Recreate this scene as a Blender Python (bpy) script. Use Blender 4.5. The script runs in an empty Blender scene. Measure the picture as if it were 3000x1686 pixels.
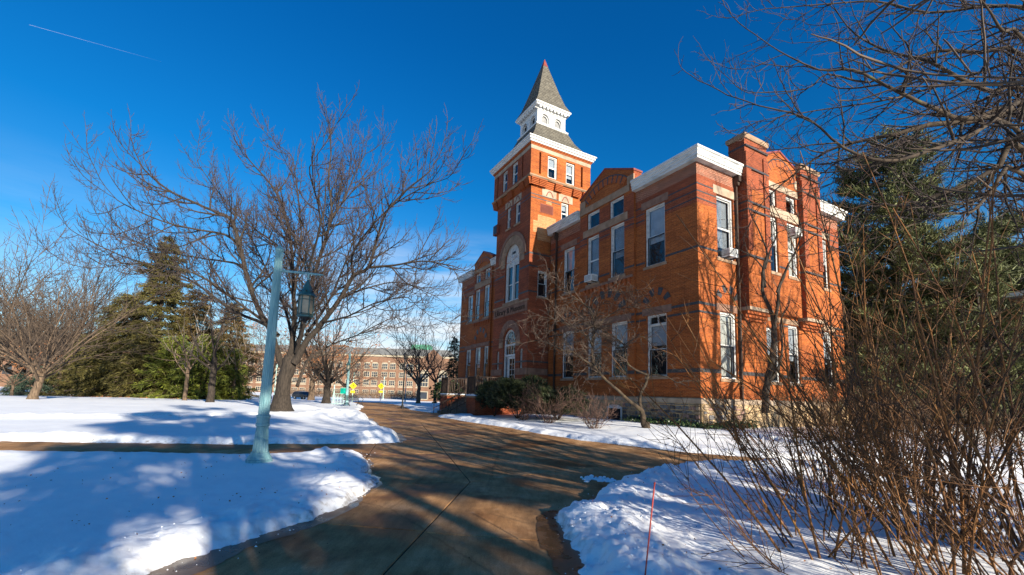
import bpy, bmesh, math, random
import numpy as np
from math import radians, sin, cos, pi, tan, atan2, sqrt, hypot
from mathutils import Vector, Matrix, noise as mnoise
from mathutils.geometry import tessellate_polygon

SC = bpy.context.scene
COL = SC.collection

# ------------------------------------------------------------------ camera
ROLL, PITCH, FPX = radians(1.794), radians(6.79), 1282.0
_r0, _f, _u0 = Vector((1, 0, 0)), Vector((0, cos(PITCH), sin(PITCH))), Vector((0, -sin(PITCH), cos(PITCH)))
CX = cos(ROLL) * _r0 + sin(ROLL) * _u0
CY = -sin(ROLL) * _r0 + cos(ROLL) * _u0
cam_d = bpy.data.cameras.new('camera')
cam = bpy.data.objects.new('camera', cam_d)
COL.objects.link(cam)
cam.matrix_world = Matrix(((CX.x, CY.x, -_f.x, 0), (CX.y, CY.y, -_f.y, 0), (CX.z, CY.z, -_f.z, 1.6), (0, 0, 0, 1)))
cam_d.sensor_width = 36.0
cam_d.lens = FPX / 3000 * 36
cam_d.shift_y = 157 / 3000
cam_d.clip_end = 30000
cam_d.clip_start = 0.05
SC.camera = cam

# ------------------------------------------------------------------ sky, sun, exposure
SUN_EL, SUN_AZ = radians(17.5), radians(142.3)          # azimuth clockwise from +Y
world = bpy.data.worlds.new('World')
SC.world = world
world.use_nodes = True
nt = world.node_tree
nt.nodes.clear()
N = nt.nodes.new
sky = N('ShaderNodeTexSky')
sky.sky_type = 'NISHITA'
sky.sun_disc = False
sky.sun_elevation = SUN_EL
sky.sun_rotation = SUN_AZ
sky.altitude = 250
sky.air_density = 1.0
sky.dust_density = 0.4
sky.ozone_density = 2.0
tc = N('ShaderNodeTexCoord')
sep = N('ShaderNodeSeparateXYZ')
nt.links.new(tc.outputs['Generated'], sep.inputs[0])
ramp = N('ShaderNodeValToRGB')                           # a deep, polarised blue overhead, paler at the horizon
cr = ramp.color_ramp
cr.elements[0].position, cr.elements[0].color = 0.0, (0.80, 0.88, 0.88, 1)
cr.elements[1].position, cr.elements[1].color = 1.0, (0.012, 0.51, 1.06, 1)
for p_, c_ in ((0.10, (0.56, 0.80, 0.92, 1)), (0.24, (0.19, 0.70, 1.0, 1)), (0.42, (0.03, 0.60, 1.04, 1)), (0.65, (0.012, 0.53, 1.06, 1))):
    e_ = cr.elements.new(p_); e_.color = c_
nt.links.new(sep.outputs['Z'], ramp.inputs[0])
mul = N('ShaderNodeMixRGB'); mul.blend_type = 'MULTIPLY'; mul.inputs[0].default_value = 1
nt.links.new(sky.outputs[0], mul.inputs[1]); nt.links.new(ramp.outputs[0], mul.inputs[2])
# thin cirrus near the horizon
mp = N('ShaderNodeMapping'); mp.inputs['Scale'].default_value = (1.6, 1.6, 11.0); mp.inputs['Rotation'].default_value = (0.05, 0.03, 0.4)
nt.links.new(tc.outputs['Generated'], mp.inputs[0])
cn = N('ShaderNodeTexNoise'); cn.inputs['Scale'].default_value = 2.2; cn.inputs['Detail'].default_value = 7; cn.inputs['Roughness'].default_value = 0.62
nt.links.new(mp.outputs[0], cn.inputs['Vector'])
cr2 = N('ShaderNodeMapRange'); cr2.inputs[1].default_value = 0.34; cr2.inputs[2].default_value = 0.64
nt.links.new(cn.outputs['Fac'], cr2.inputs[0])
el = N('ShaderNodeMapRange'); el.inputs[1].default_value = 0.36; el.inputs[2].default_value = 0.14
nt.links.new(sep.outputs['Z'], el.inputs[0])
dp = N('ShaderNodeVectorMath'); dp.operation = 'DOT_PRODUCT'; dp.inputs[1].default_value = (-0.12, 0.985, 0.12)      # a bank of cirrus low to the north
nt.links.new(tc.outputs['Generated'], dp.inputs[0])
dr = N('ShaderNodeMapRange'); dr.inputs[1].default_value = 0.90; dr.inputs[2].default_value = 0.985; dr.inputs[3].default_value = 0.18; dr.inputs[4].default_value = 1.0
nt.links.new(dp.outputs['Value'], dr.inputs[0])
cw = N('ShaderNodeMath'); cw.operation = 'MULTIPLY'
nt.links.new(cr2.outputs[0], cw.inputs[0]); nt.links.new(dr.outputs[0], cw.inputs[1])
cm = N('ShaderNodeMath'); cm.operation = 'MULTIPLY'
nt.links.new(cw.outputs[0], cm.inputs[0]); nt.links.new(el.outputs[0], cm.inputs[1])
cmix = N('ShaderNodeMixRGB'); cmix.inputs[2].default_value = (5.6, 5.9, 6.2, 1)
nt.links.new(cm.outputs[0], cmix.inputs[0]); nt.links.new(mul.outputs[0], cmix.inputs[1])
bg = N('ShaderNodeBackground'); bg.inputs['Strength'].default_value = 0.075
nt.links.new(cmix.outputs[0], bg.inputs[0])
wo = N('ShaderNodeOutputWorld'); nt.links.new(bg.outputs[0], wo.inputs[0])

sun_d = bpy.data.lights.new('sun', 'SUN')
sun_d.energy = 5.0
sun_d.angle = radians(0.53)
sun_d.color = (1.0, 0.90, 0.74)
sun = bpy.data.objects.new('sun', sun_d)
COL.objects.link(sun)
SUN_DIR = Vector((sin(SUN_AZ) * cos(SUN_EL), cos(SUN_AZ) * cos(SUN_EL), sin(SUN_EL)))   # towards the sun
sun.rotation_euler = SUN_DIR.to_track_quat('Z', 'Y').to_euler()
sun.location = SUN_DIR * 60
vs = SC.view_settings
vs.view_transform = 'Standard'; vs.look = 'None'; vs.exposure = 1.15; vs.gamma = 1; vs.use_curve_mapping = False
SC.cycles.max_bounces = 6; SC.cycles.diffuse_bounces = 3; SC.cycles.transparent_max_bounces = 12

# ------------------------------------------------------------------ helpers
def ray(x, y):                                            # viewing direction of a place measured in the photograph, for setting things out
    return CX * ((x - 1500) / FPX) - CY * ((y - 1000) / FPX) + _f
CAM = Vector((0, 0, 1.6))
def at(x, y, depth):
    d = ray(x, y); return CAM + d * (depth / d.y)
def on_ground(x, y, z=0.0):
    d = ray(x, y); return CAM + d * ((z - 1.6) / d.z)

def tag(o, label=None, cat=None, group=None, kind=None):
    if label: o['label'] = label
    if cat: o['category'] = cat
    if group: o['group'] = group
    if kind: o['kind'] = kind
    return o
def empty(name, loc=(0, 0, 0), rz=0.0):
    o = bpy.data.objects.new(name, None); COL.objects.link(o)
    o.location = loc; o.rotation_euler = (0, 0, rz); o.empty_display_size = .2
    return o
def link(name, me, parent=None):
    o = bpy.data.objects.new(name, me); COL.objects.link(o)
    if parent: o.parent = parent
    return o
def copy_tree(o, parent=None):
    c = o.copy(); COL.objects.link(c)
    if parent: c.parent = parent
    for ch in [k for k in ALLCH.get(o.name, [])]:
        copy_tree(ch, c)
    return c
ALLCH = {}
def kids(o):
    return [k for k in bpy.data.objects if k.parent == o]

class MB:
    """collects faces; sw=True: points are (u, v, z) of the hall, stored as local (v, u, z)"""
    def __init__(s, sw=False):
        s.v, s.f, s.m, s.sw = [], [], [], sw
    def add(s, pts, faces, mi=0):
        b = len(s.v)
        s.v.extend([tuple(p) for p in pts])
        for fc in faces:
            s.f.append([b + i for i in fc]); s.m.append(mi)
    def face(s, pts, mi=0):
        s.add(pts, [list(range(len(pts)))], mi)
    def box(s, x0, x1, y0, y1, z0, z1, mi=0):
        if x0 > x1: x0, x1 = x1, x0
        if y0 > y1: y0, y1 = y1, y0
        p = [(x0, y0, z0), (x1, y0, z0), (x1, y1, z0), (x0, y1, z0), (x0, y0, z1), (x1, y0, z1), (x1, y1, z1), (x0, y1, z1)]
        s.add(p, [(0, 3, 2, 1), (4, 5, 6, 7), (0, 1, 5, 4), (1, 2, 6, 5), (2, 3, 7, 6), (3, 0, 4, 7)], mi)
    def loft(s, rings, caps=True, closed=True, mi=0):
        n = len(rings[0]); b = len(s.v)
        for r in rings: s.v.extend([tuple(p) for p in r])
        for k in range(len(rings) - 1):
            for i in range(n if closed else n - 1):
                j = (i + 1) % n
                s.f.append([b + k * n + i, b + k * n + j, b + (k + 1) * n + j, b + (k + 1) * n + i]); s.m.append(mi)
        if caps:
            s.f.append([b + i for i in reversed(range(n))]); s.m.append(mi)
            e = b + (len(rings) - 1) * n
            s.f.append([e + i for i in range(n)]); s.m.append(mi)
    def tube(s, pts, radii, n=8, mi=0, caps=True):
        pts = [Vector(p) for p in pts]
        if not hasattr(radii, '__len__'): radii = [radii] * len(pts)
        rings = []; ref = None
        for i, p in enumerate(pts):
            t = (pts[min(i + 1, len(pts) - 1)] - pts[max(i - 1, 0)]).normalized()
            if ref is None:
                ref = Vector((0, 0, 1)) if abs(t.z) < .9 else Vector((1, 0, 0))
            a = (ref - t * ref.dot(t)).normalized(); ref = a
            b = t.cross(a)
            rings.append([p + (a * cos(2 * pi * k / n) + b * sin(2 * pi * k / n)) * radii[i] for k in range(n)])
        s.loft(rings, caps, True, mi)
    def lathe(s, prof, c=(0, 0), n=24, mi=0):             # prof: (r, z)
        s.loft([[(c[0] + r * cos(2 * pi * k / n), c[1] + r * sin(2 * pi * k / n), z) for k in range(n)] for r, z in prof], True, True, mi)
    def sweep(s, prof, path, closed=False, mi=0):         # prof: closed loop of (out, z); path (x, y); outward = counter-clockwise normal
        n = len(path); rings = []
        for i, p in enumerate(path):
            def nrm(a, b):
                d = (b[0] - a[0], b[1] - a[1]); l = hypot(*d); return (-d[1] / l, d[0] / l)
            n1 = nrm(path[i - 1], p) if (closed or i > 0) else None
            n2 = nrm(p, path[(i + 1) % n]) if (closed or i < n - 1) else None
            if n1 is None: m = n2
            elif n2 is None: m = n1
            else:
                mx, my = n1[0] + n2[0], n1[1] + n2[1]; k = 2 / (mx * mx + my * my); m = (mx * k, my * k)
            rings.append([(p[0] + m[0] * o, p[1] + m[1] * o, z) for o, z in prof])
        if closed: rings.append(rings[0])
        s.loft(rings, not closed, True, mi)
    def build(s, name, mats, parent=None, smooth=False, uv=False, recalc=False):
        me = bpy.data.meshes.new(name)
        if s.sw:
            vv = [(p[1], p[0], p[2]) for p in s.v]; ff = [f[::-1] for f in s.f]
        else: vv, ff = s.v, s.f
        me.from_pydata(vv, [], ff)
        if not isinstance(mats, (list, tuple)): mats = [mats]
        for m in mats: me.materials.append(m)
        if any(s.m): me.polygons.foreach_set('material_index', s.m)
        if recalc:
            bm = bmesh.new(); bm.from_mesh(me); bmesh.ops.recalc_face_normals(bm, faces=bm.faces); bm.to_mesh(me); bm.free()
        if smooth: me.polygons.foreach_set('use_smooth', [True] * len(me.polygons))
        if uv: wall_uv(me)
        me.update()
        return link(name, me, parent)

def wall_uv(me):                                          # metres along the wall and up it
    uvl = me.uv_layers.new(name='wall')
    nv = len(me.vertices); co = np.empty(nv * 3); me.vertices.foreach_get('co', co); co = co.reshape(-1, 3)
    nl = len(me.loops); li = np.empty(nl, int); me.loops.foreach_get('vertex_index', li)
    npol = len(me.polygons); ls = np.empty(npol, int); lt = np.empty(npol, int)
    me.polygons.foreach_get('loop_start', ls); me.polygons.foreach_get('loop_total', lt)
    nr = np.empty(npol * 3); me.polygons.foreach_get('normal', nr); nr = np.abs(nr.reshape(-1, 3))
    pid = np.repeat(np.arange(npol), lt)
    n = nr[pid]; c = co[li]
    uv = np.empty((nl, 2))
    ax = np.argmax(n, axis=1)
    uv[:, 0] = np.where(ax == 0, c[:, 1], c[:, 0]); uv[:, 1] = np.where(ax == 2, c[:, 1], c[:, 2])
    order = np.argsort(np.repeat(ls, lt) + 0, kind='stable')
    uvl.data.foreach_set('uv', uv.ravel())

def mesh_np(name, V, F, mat, parent=None, smooth=False, mi=None):
    """V (n,3), F (m,k) -> one object"""
    me = bpy.data.meshes.new(name)
    V = np.ascontiguousarray(V, dtype=np.float32); F = np.ascontiguousarray(F, dtype=np.int32)
    m, k = F.shape
    me.vertices.add(len(V)); me.vertices.foreach_set('co', V.ravel())
    me.loops.add(m * k); me.loops.foreach_set('vertex_index', F.ravel())
    me.polygons.add(m); me.polygons.foreach_set('loop_start', np.arange(0, m * k, k, dtype=np.int32))
    try: me.polygons.foreach_set('loop_total', np.full(m, k, dtype=np.int32))
    except Exception: pass
    if smooth: me.polygons.foreach_set('use_smooth', np.ones(m, dtype=bool))
    for x in (mat if isinstance(mat, (list, tuple)) else [mat]): me.materials.append(x)
    if mi is not None: me.polygons.foreach_set('material_index', np.asarray(mi, dtype=np.int32))
    me.update(calc_edges=True)
    return link(name, me, parent)

# ------------------------------------------------------------------ materials
MAT = {}
def nodes_of(m):
    m.use_nodes = True; t = m.node_tree; t.nodes.clear()
    b = t.nodes.new('ShaderNodeBsdfPrincipled'); o = t.nodes.new('ShaderNodeOutputMaterial')
    t.links.new(b.outputs[0], o.inputs[0]); return t, b, o
def noisy(name, c1, c2, scale=3.0, rough=.8, bump=0.0, detail=4, metallic=0.0, spec=.3, lo=.35, hi=.65, bscale=None, island=0.0, stretch=None, c3=None, bdist=.02, coord='Object'):
    m = bpy.data.materials.new(name); t, b, o = nodes_of(m)
    tcn = t.nodes.new('ShaderNodeTexCoord')
    src = tcn.outputs[coord]
    if stretch:
        mpn = t.nodes.new('ShaderNodeMapping'); mpn.inputs['Scale'].default_value = stretch
        t.links.new(src, mpn.inputs[0]); src = mpn.outputs[0]
    nz = t.nodes.new('ShaderNodeTexNoise'); nz.inputs['Scale'].default_value = scale; nz.inputs['Detail'].default_value = detail
    t.links.new(src, nz.inputs['Vector'])
    r = t.nodes.new('ShaderNodeValToRGB')
    r.color_ramp.elements[0].position = lo; r.color_ramp.elements[0].color = (*c1, 1)
    r.color_ramp.elements[1].position = hi; r.color_ramp.elements[1].color = (*c2, 1)
    if c3:
        e = r.color_ramp.elements.new(min(hi + .12, .98)); e.color = (*c3, 1)
    t.links.new(nz.outputs['Fac'], r.inputs[0])
    col = r.outputs[0]
    if island:
        g = t.nodes.new('ShaderNodeNewGeometry'); mr = t.nodes.new('ShaderNodeMapRange')
        mr.inputs[3].default_value = 1 - island; mr.inputs[4].default_value = 1 + island
        t.links.new(g.outputs['Random Per Island'], mr.inputs[0])
        mm = t.nodes.new('ShaderNodeMixRGB'); mm.blend_type = 'MULTIPLY'; mm.inputs[0].default_value = 1
        t.links.new(col, mm.inputs[1]); t.links.new(mr.outputs[0], mm.inputs[2]); col = mm.outputs[0]
    t.links.new(col, b.inputs['Base Color'])
    b.inputs['Roughness'].default_value = rough; b.inputs['Metallic'].default_value = metallic
    b.inputs['Specular IOR Level'].default_value = spec
    if bump:
        n2 = t.nodes.new('ShaderNodeTexNoise'); n2.inputs['Scale'].default_value = bscale or scale * 4; n2.inputs['Detail'].default_value = 6
        t.links.new(src, n2.inputs['Vector'])
        bn = t.nodes.new('ShaderNodeBump'); bn.inputs['Strength'].default_value = bump; bn.inputs['Distance'].default_value = bdist
        t.links.new(n2.outputs['Fac'], bn.inputs['Height']); t.links.new(bn.outputs[0], b.inputs['Normal'])
    MAT[name] = m
    return m

def brick_mat(name, c1, c2, mortar, patch, msize=.009, blotch=None, uvn='wall'):
    m = bpy.data.materials.new(name); t, b, o = nodes_of(m)
    uvx = t.nodes.new('ShaderNodeUVMap'); uvx.uv_map = uvn
    br = t.nodes.new('ShaderNodeTexBrick')
    br.inputs['Scale'].default_value = 1; br.inputs['Brick Width'].default_value = .215; br.inputs['Row Height'].default_value = .0675
    br.inputs['Mortar Size'].default_value = msize; br.inputs['Mortar Smooth'].default_value = .2; br.inputs['Bias'].default_value = -.1
    br.inputs['Color1'].default_value = (*c1, 1); br.inputs['Color2'].default_value = (*c2, 1); br.inputs['Mortar'].default_value = (*mortar, 1)
    t.links.new(uvx.outputs[0], br.inputs['Vector'])
    mpn = t.nodes.new('ShaderNodeMapping'); mpn.inputs['Scale'].default_value = (.5, 1.6, 1)
    t.links.new(uvx.outputs[0], mpn.inputs[0])
    nz = t.nodes.new('ShaderNodeTexNoise'); nz.inputs['Scale'].default_value = .55; nz.inputs['Detail'].default_value = 5; nz.inputs['Roughness'].default_value = .65
    t.links.new(mpn.outputs[0], nz.inputs['Vector'])
    r = t.nodes.new('ShaderNodeValToRGB')
    r.color_ramp.elements[0].position = .34; r.color_ramp.elements[0].color = (*patch[0], 1)
    r.color_ramp.elements[1].position = .66; r.color_ramp.elements[1].color = (*patch[1], 1)
    t.links.new(nz.outputs['Fac'], r.inputs[0])
    mm = t.nodes.new('ShaderNodeMixRGB'); mm.blend_type = 'MULTIPLY'; mm.inputs[0].default_value = 1
    t.links.new(br.outputs['Color'], mm.inputs[1]); t.links.new(r.outputs[0], mm.inputs[2])
    # fine per-brick soot
    n3 = t.nodes.new('ShaderNodeTexNoise'); n3.inputs['Scale'].default_value = 7; n3.inputs['Detail'].default_value = 3
    mp3 = t.nodes.new('ShaderNodeMapping'); mp3.inputs['Scale'].default_value = (1, 3, 1)
    t.links.new(uvx.outputs[0], mp3.inputs[0]); t.links.new(mp3.outputs[0], n3.inputs['Vector'])
    mr = t.nodes.new('ShaderNodeMapRange'); mr.inputs[1].default_value = .3; mr.inputs[2].default_value = .7; mr.inputs[3].default_value = .72; mr.inputs[4].default_value = 1.2
    t.links.new(n3.outputs['Fac'], mr.inputs[0])
    m4 = t.nodes.new('ShaderNodeMixRGB'); m4.blend_type = 'MULTIPLY'; m4.inputs[0].default_value = 1
    t.links.new(mm.outputs[0], m4.inputs[1]); t.links.new(mr.outputs[0], m4.inputs[2])
    # courses fired in different batches: long thin bands
    mp5 = t.nodes.new('ShaderNodeMapping'); mp5.inputs['Scale'].default_value = (.6, 9.8, 1); t.links.new(uvx.outputs[0], mp5.inputs[0])
    n5 = t.nodes.new('ShaderNodeTexNoise'); n5.inputs['Scale'].default_value = 1; n5.inputs['Detail'].default_value = 2; t.links.new(mp5.outputs[0], n5.inputs['Vector'])
    mr5 = t.nodes.new('ShaderNodeMapRange'); mr5.inputs[1].default_value = .3; mr5.inputs[2].default_value = .7; mr5.inputs[3].default_value = .80; mr5.inputs[4].default_value = 1.2; t.links.new(n5.outputs['Fac'], mr5.inputs[0])
    m6 = t.nodes.new('ShaderNodeMixRGB'); m6.blend_type = 'MULTIPLY'; m6.inputs[0].default_value = 1; t.links.new(m4.outputs[0], m6.inputs[1]); t.links.new(mr5.outputs[0], m6.inputs[2])
    # soot and damp runs down the wall
    mp7 = t.nodes.new('ShaderNodeMapping'); mp7.inputs['Scale'].default_value = (2.2, .22, 1); t.links.new(uvx.outputs[0], mp7.inputs[0])
    n7 = t.nodes.new('ShaderNodeTexNoise'); n7.inputs['Scale'].default_value = 1; n7.inputs['Detail'].default_value = 6; n7.inputs['Roughness'].default_value = .7; t.links.new(mp7.outputs[0], n7.inputs['Vector'])
    mr7 = t.nodes.new('ShaderNodeMapRange'); mr7.inputs[1].default_value = .50; mr7.inputs[2].default_value = .74; mr7.inputs[3].default_value = 0; mr7.inputs[4].default_value = .34; t.links.new(n7.outputs['Fac'], mr7.inputs[0])
    m8 = t.nodes.new('ShaderNodeMixRGB'); m8.blend_type = 'MULTIPLY'; m8.inputs[2].default_value = (.48, .42, .42, 1); t.links.new(mr7.outputs[0], m8.inputs[0]); t.links.new(m6.outputs[0], m8.inputs[1])
    t.links.new(m8.outputs[0], b.inputs['Base Color'])
    b.inputs['Roughness'].default_value = .85; b.inputs['Specular IOR Level'].default_value = .25
    bn = t.nodes.new('ShaderNodeBump'); bn.inputs['Strength'].default_value = .5; bn.inputs['Distance'].default_value = .008; bn.invert = True
    t.links.new(br.outputs['Fac'], bn.inputs['Height']); t.links.new(bn.outputs[0], b.inputs['Normal'])
    MAT[name] = m
    return m

def glass_mat(name, tint=(.8, .85, .9), rough=.02, refl=1.0):
    m = bpy.data.materials.new(name); m.use_nodes = True; t = m.node_tree; t.nodes.clear()
    o = t.nodes.new('ShaderNodeOutputMaterial'); mx = t.nodes.new('ShaderNodeMixShader')
    tr = t.nodes.new('ShaderNodeBsdfTransparent'); tr.inputs[0].default_value = (*tint, 1)
    gl = t.nodes.new('ShaderNodeBsdfGlossy'); gl.inputs['Roughness'].default_value = rough; gl.inputs[0].default_value = (refl, refl, refl, 1)
    lw = t.nodes.new('ShaderNodeLayerWeight'); lw.inputs[0].default_value = .5; pw = t.nodes.new('ShaderNodeMath'); pw.operation = 'POWER'; pw.inputs[1].default_value = 4.0; t.links.new(lw.outputs['Facing'], pw.inputs[0]); fr = t.nodes.new('ShaderNodeMapRange'); fr.inputs[3].default_value = .06; fr.inputs[4].default_value = 1.0; t.links.new(pw.outputs[0], fr.inputs[0])
    nb = t.nodes.new('ShaderNodeTexNoise'); nb.inputs['Scale'].default_value = 1.3
    bn = t.nodes.new('ShaderNodeBump'); bn.inputs['Strength'].default_value = .04; bn.inputs['Distance'].default_value = .1
    t.links.new(nb.outputs['Fac'], bn.inputs['Height']); t.links.new(bn.outputs[0], gl.inputs['Normal'])
    t.links.new(fr.outputs[0], mx.inputs[0]); t.links.new(tr.outputs[0], mx.inputs[1]); t.links.new(gl.outputs[0], mx.inputs[2])
    t.links.new(mx.outputs[0], o.inputs[0])
    MAT[name] = m
    return m

brick_mat('brick_orange', (.345, .083, .011), (.215, .044, .008), (.37, .155, .06), ((.70, .62, .60), (1.12, 1.08, 1.0)))
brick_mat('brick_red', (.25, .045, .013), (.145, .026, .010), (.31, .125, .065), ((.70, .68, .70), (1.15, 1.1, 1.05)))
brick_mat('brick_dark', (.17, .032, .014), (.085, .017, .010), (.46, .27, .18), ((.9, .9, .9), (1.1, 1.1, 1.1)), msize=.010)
brick_mat('brick_pale', (.50, .22, .085), (.42, .15, .05), (.40, .25, .14), ((.85, .82, .8), (1.1, 1.1, 1.1)))
brick_mat('brick_far', (.20, .108, .068), (.16, .085, .054), (.24, .15, .10), ((.9, .9, .9), (1.1, 1.1, 1.1)))
noisy('slate_brick', (.030, .028, .029), (.058, .054, .056), 9, .5, .15)
noisy('voussoir_brick', (.24, .055, .016), (.34, .09, .022), 8, .85, .3, stretch=(1, 1, 3))
noisy('sandstone', (.20, .125, .075), (.33, .215, .14), 2.4, .85, .25, detail=7, lo=.3, hi=.7)
noisy('sandstone_red', (.15, .075, .05), (.25, .14, .095), 3.0, .85, .25, detail=7, lo=.3, hi=.7)
noisy('limestone', (.25, .185, .13), (.38, .295, .215), 2.0, .85, .2, detail=7)
noisy('mortar', (.36, .25, .135), (.46, .33, .19), 5, .9, .4)
noisy('stone_grey', (.09, .088, .092), (.19, .18, .175), 6, .8, .3, detail=7)
noisy('stone_tan', (.19, .135, .088), (.34, .25, .165), 6, .8, .3, detail=7)
noisy('stone_pink', (.19, .115, .095), (.30, .19, .155), 6, .8, .3, detail=7)
noisy('stone_dark', (.045, .042, .045), (.10, .09, .09), 6, .8, .3, detail=7)
noisy('white_paint', (.28, .28, .275), (.52, .52, .50), 1.3, .55, .06, detail=9, lo=.28, hi=.52, stretch=(1, 1, 4))
noisy('white_trim', (.47, .47, .46), (.56, .56, .545), 3, .45, .03)
noisy('black_frame', (.012, .012, .014), (.022, .022, .026), 5, .4)
noisy('unlit_interior', (.006, .006, .008), (.012, .012, .014), 1, .9)  # near-black colour paints the darkness of unlit rooms
noisy('blind', (.30, .31, .315), (.38, .385, .385), 2, .8)
noisy('curtain', (.36, .33, .27), (.48, .45, .38), 9, .9, stretch=(6, 6, .3))
noisy('metal_brown', (.035, .025, .02), (.075, .05, .04), 4, .45, metallic=.3, stretch=(1, 1, .3))
noisy('red_metal', (.16, .034, .024), (.22, .05, .036), 3, .5)
noisy('louver_paint', (.16, .035, .02), (.20, .05, .03), 3, .6)
noisy('roof_tar', (.05, .05, .05), (.08, .08, .08), 3, .9)
noisy('ac_white', (.55, .55, .53), (.66, .66, .63), 4, .5)
noisy('ac_grille', (.16, .16, .16), (.22, .22, .22), 4, .5)
noisy('wood_rail', (.036, .022, .016), (.075, .046, .032), 8, .7, .2, stretch=(4, 4, .4))
noisy('concrete_step', (.075, .06, .048), (.13, .105, .085), 5, .9, .3)
noisy('snow_cap', (.80, .83, .87), (.86, .88, .91), 6, .7, .4)
glass_mat('glass')
glass_mat('glass_lamp', (.62, .50, .36), .25)
# ================================================================== GROUND: lawn under snow, concrete paths
MAIN = [(-2.95, 3.86), (-2.61, 4.51), (-2.37, 5.45), (-2.21, 6.46), (-2.24, 7.63), (-2.71, 8.66), (-3.15, 10.2), (-3.5, 11.0), (-4.36, 11.25), (-5.05, 10.95), (-6.13, 10.45), (-9.36, 10.02), (-11.42, 9.76), (-60, 3.7),
        (-60, 5.4), (-12.9, 11.40), (-10.34, 11.74), (-6.95, 12.2), (-4.79, 12.86), (-3.26, 13.67), (-4.22, 16.17), (-5.25, 18.42), (-7.87, 24.5), (-10.4, 30), (-13.06, 39.5), (-15.6, 45), (-22, 60),
        (-18, 60), (-10.69, 44.2), (-8.06, 36.2), (-5.2, 31.8), (-4.31, 27.6), (-3.26, 26.0), (-1.65, 23.2), (.13, 20.3), (1.47, 17.66), (2.57, 16.07), (4.02, 14.61), (5.25, 13.48), (6.49, 12.89), (8.2, 12.6), (12, 12.2), (40, 11.2),
        (40, 9.3), (12, 10.6), (8.1, 11.05), (6.5, 11.0), (5.12, 10.8), (3.96, 10.25), (2.96, 9.45), (2.19, 8.45), (1.53, 7.39), (1.05, 6.48), (.61, 5.89), (.64, 5.49), (.63, 4.89), (.62, 4.13), (.62, 2), (.8, -30), (-3.6, -30), (-3.3, 2)]
DU = Vector((-0.48730, 0.87324, 0)); DV = Vector((0.87324, 0.48730, 0)); HC = Vector((8.889, 20.552, 0))
def Wd(u, v, z=0.0): return HC + DU * u + DV * v + Vector((0, 0, z))
_w = lambda u, v: tuple(Wd(u, v))[:2]
STEPW = [_w(17.9, -8.4), _w(13.5, -8.4), _w(13.5, -6.2), _w(17.9, -6.2)]
_a, _b = (-60, -15.2), (-8.3, 26.8)
_dx, _dy = _b[0] - _a[0], _b[1] - _a[1]; _l = hypot(_dx, _dy); _nx, _ny = -_dy / _l * .55, _dx / _l * .55
THIN = [(_a[0] - _nx, _a[1] - _ny), (_b[0] - _nx, _b[1] - _ny), (_b[0] + _nx, _b[1] + _ny), (_a[0] + _nx, _a[1] + _ny)]
DU = Vector((-0.48730, 0.87324, 0)); DV = Vector((0.87324, 0.48730, 0)); HC = Vector((8.889, 20.552, 0))

def sdist(P, poly):
    """signed distance of points (n,2) to a polygon: positive outside"""
    P = np.asarray(P); A = np.asarray(poly, float); B = np.roll(A, -1, 0)
    best = np.full(len(P), 1e9); inside = np.zeros(len(P), bool)
    for a, b in zip(A, B):
        e = b - a; w = P - a
        t = np.clip((w @ e) / (e @ e), 0, 1)
        d = w - t[:, None] * e
        best = np.minimum(best, np.einsum('ij,ij->i', d, d))
        c = ((a[1] <= P[:, 1]) != (b[1] <= P[:, 1])) & (P[:, 0] < (b[0] - a[0]) * (P[:, 1] - a[1]) / ((b[1] - a[1]) if b[1] != a[1] else 1e-9) + a[0])
        inside ^= c
    s = np.sqrt(best)
    return np.where(inside, -s, s)
_rg = np.random.default_rng(11)
_LAT = _rg.random((256, 256))
def vnoise(x, y, seed=0):
    x = x + seed * 17.31; y = y + seed * 9.77
    xi, yi = np.floor(x).astype(int), np.floor(y).astype(int); fx, fy = x - xi, y - yi
    fx = fx * fx * (3 - 2 * fx); fy = fy * fy * (3 - 2 * fy)
    g = lambda i, j: _LAT[i % 256, j % 256]
    return (g(xi, yi) * (1 - fx) + g(xi + 1, yi) * fx) * (1 - fy) + (g(xi, yi + 1) * (1 - fx) + g(xi + 1, yi + 1) * fx) * fy
def fbm(x, y, o=4, seed=0, g=.5):
    s = np.zeros_like(x); a = 1.0; t = 0
    for k in range(o):
        s += a * (vnoise(x * 2 ** k, y * 2 ** k, seed + k) - .5); t += a; a *= g
    return s / t * 2
def terrain(x, y):
    r = np.hypot(x, y); t = np.clip((r - 46) / 60, 0, 1); return -1.0 * t * t * (3 - 2 * t)
def smooth01(t): t = np.clip(t, 0, 1); return t * t * (3 - 2 * t)
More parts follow.
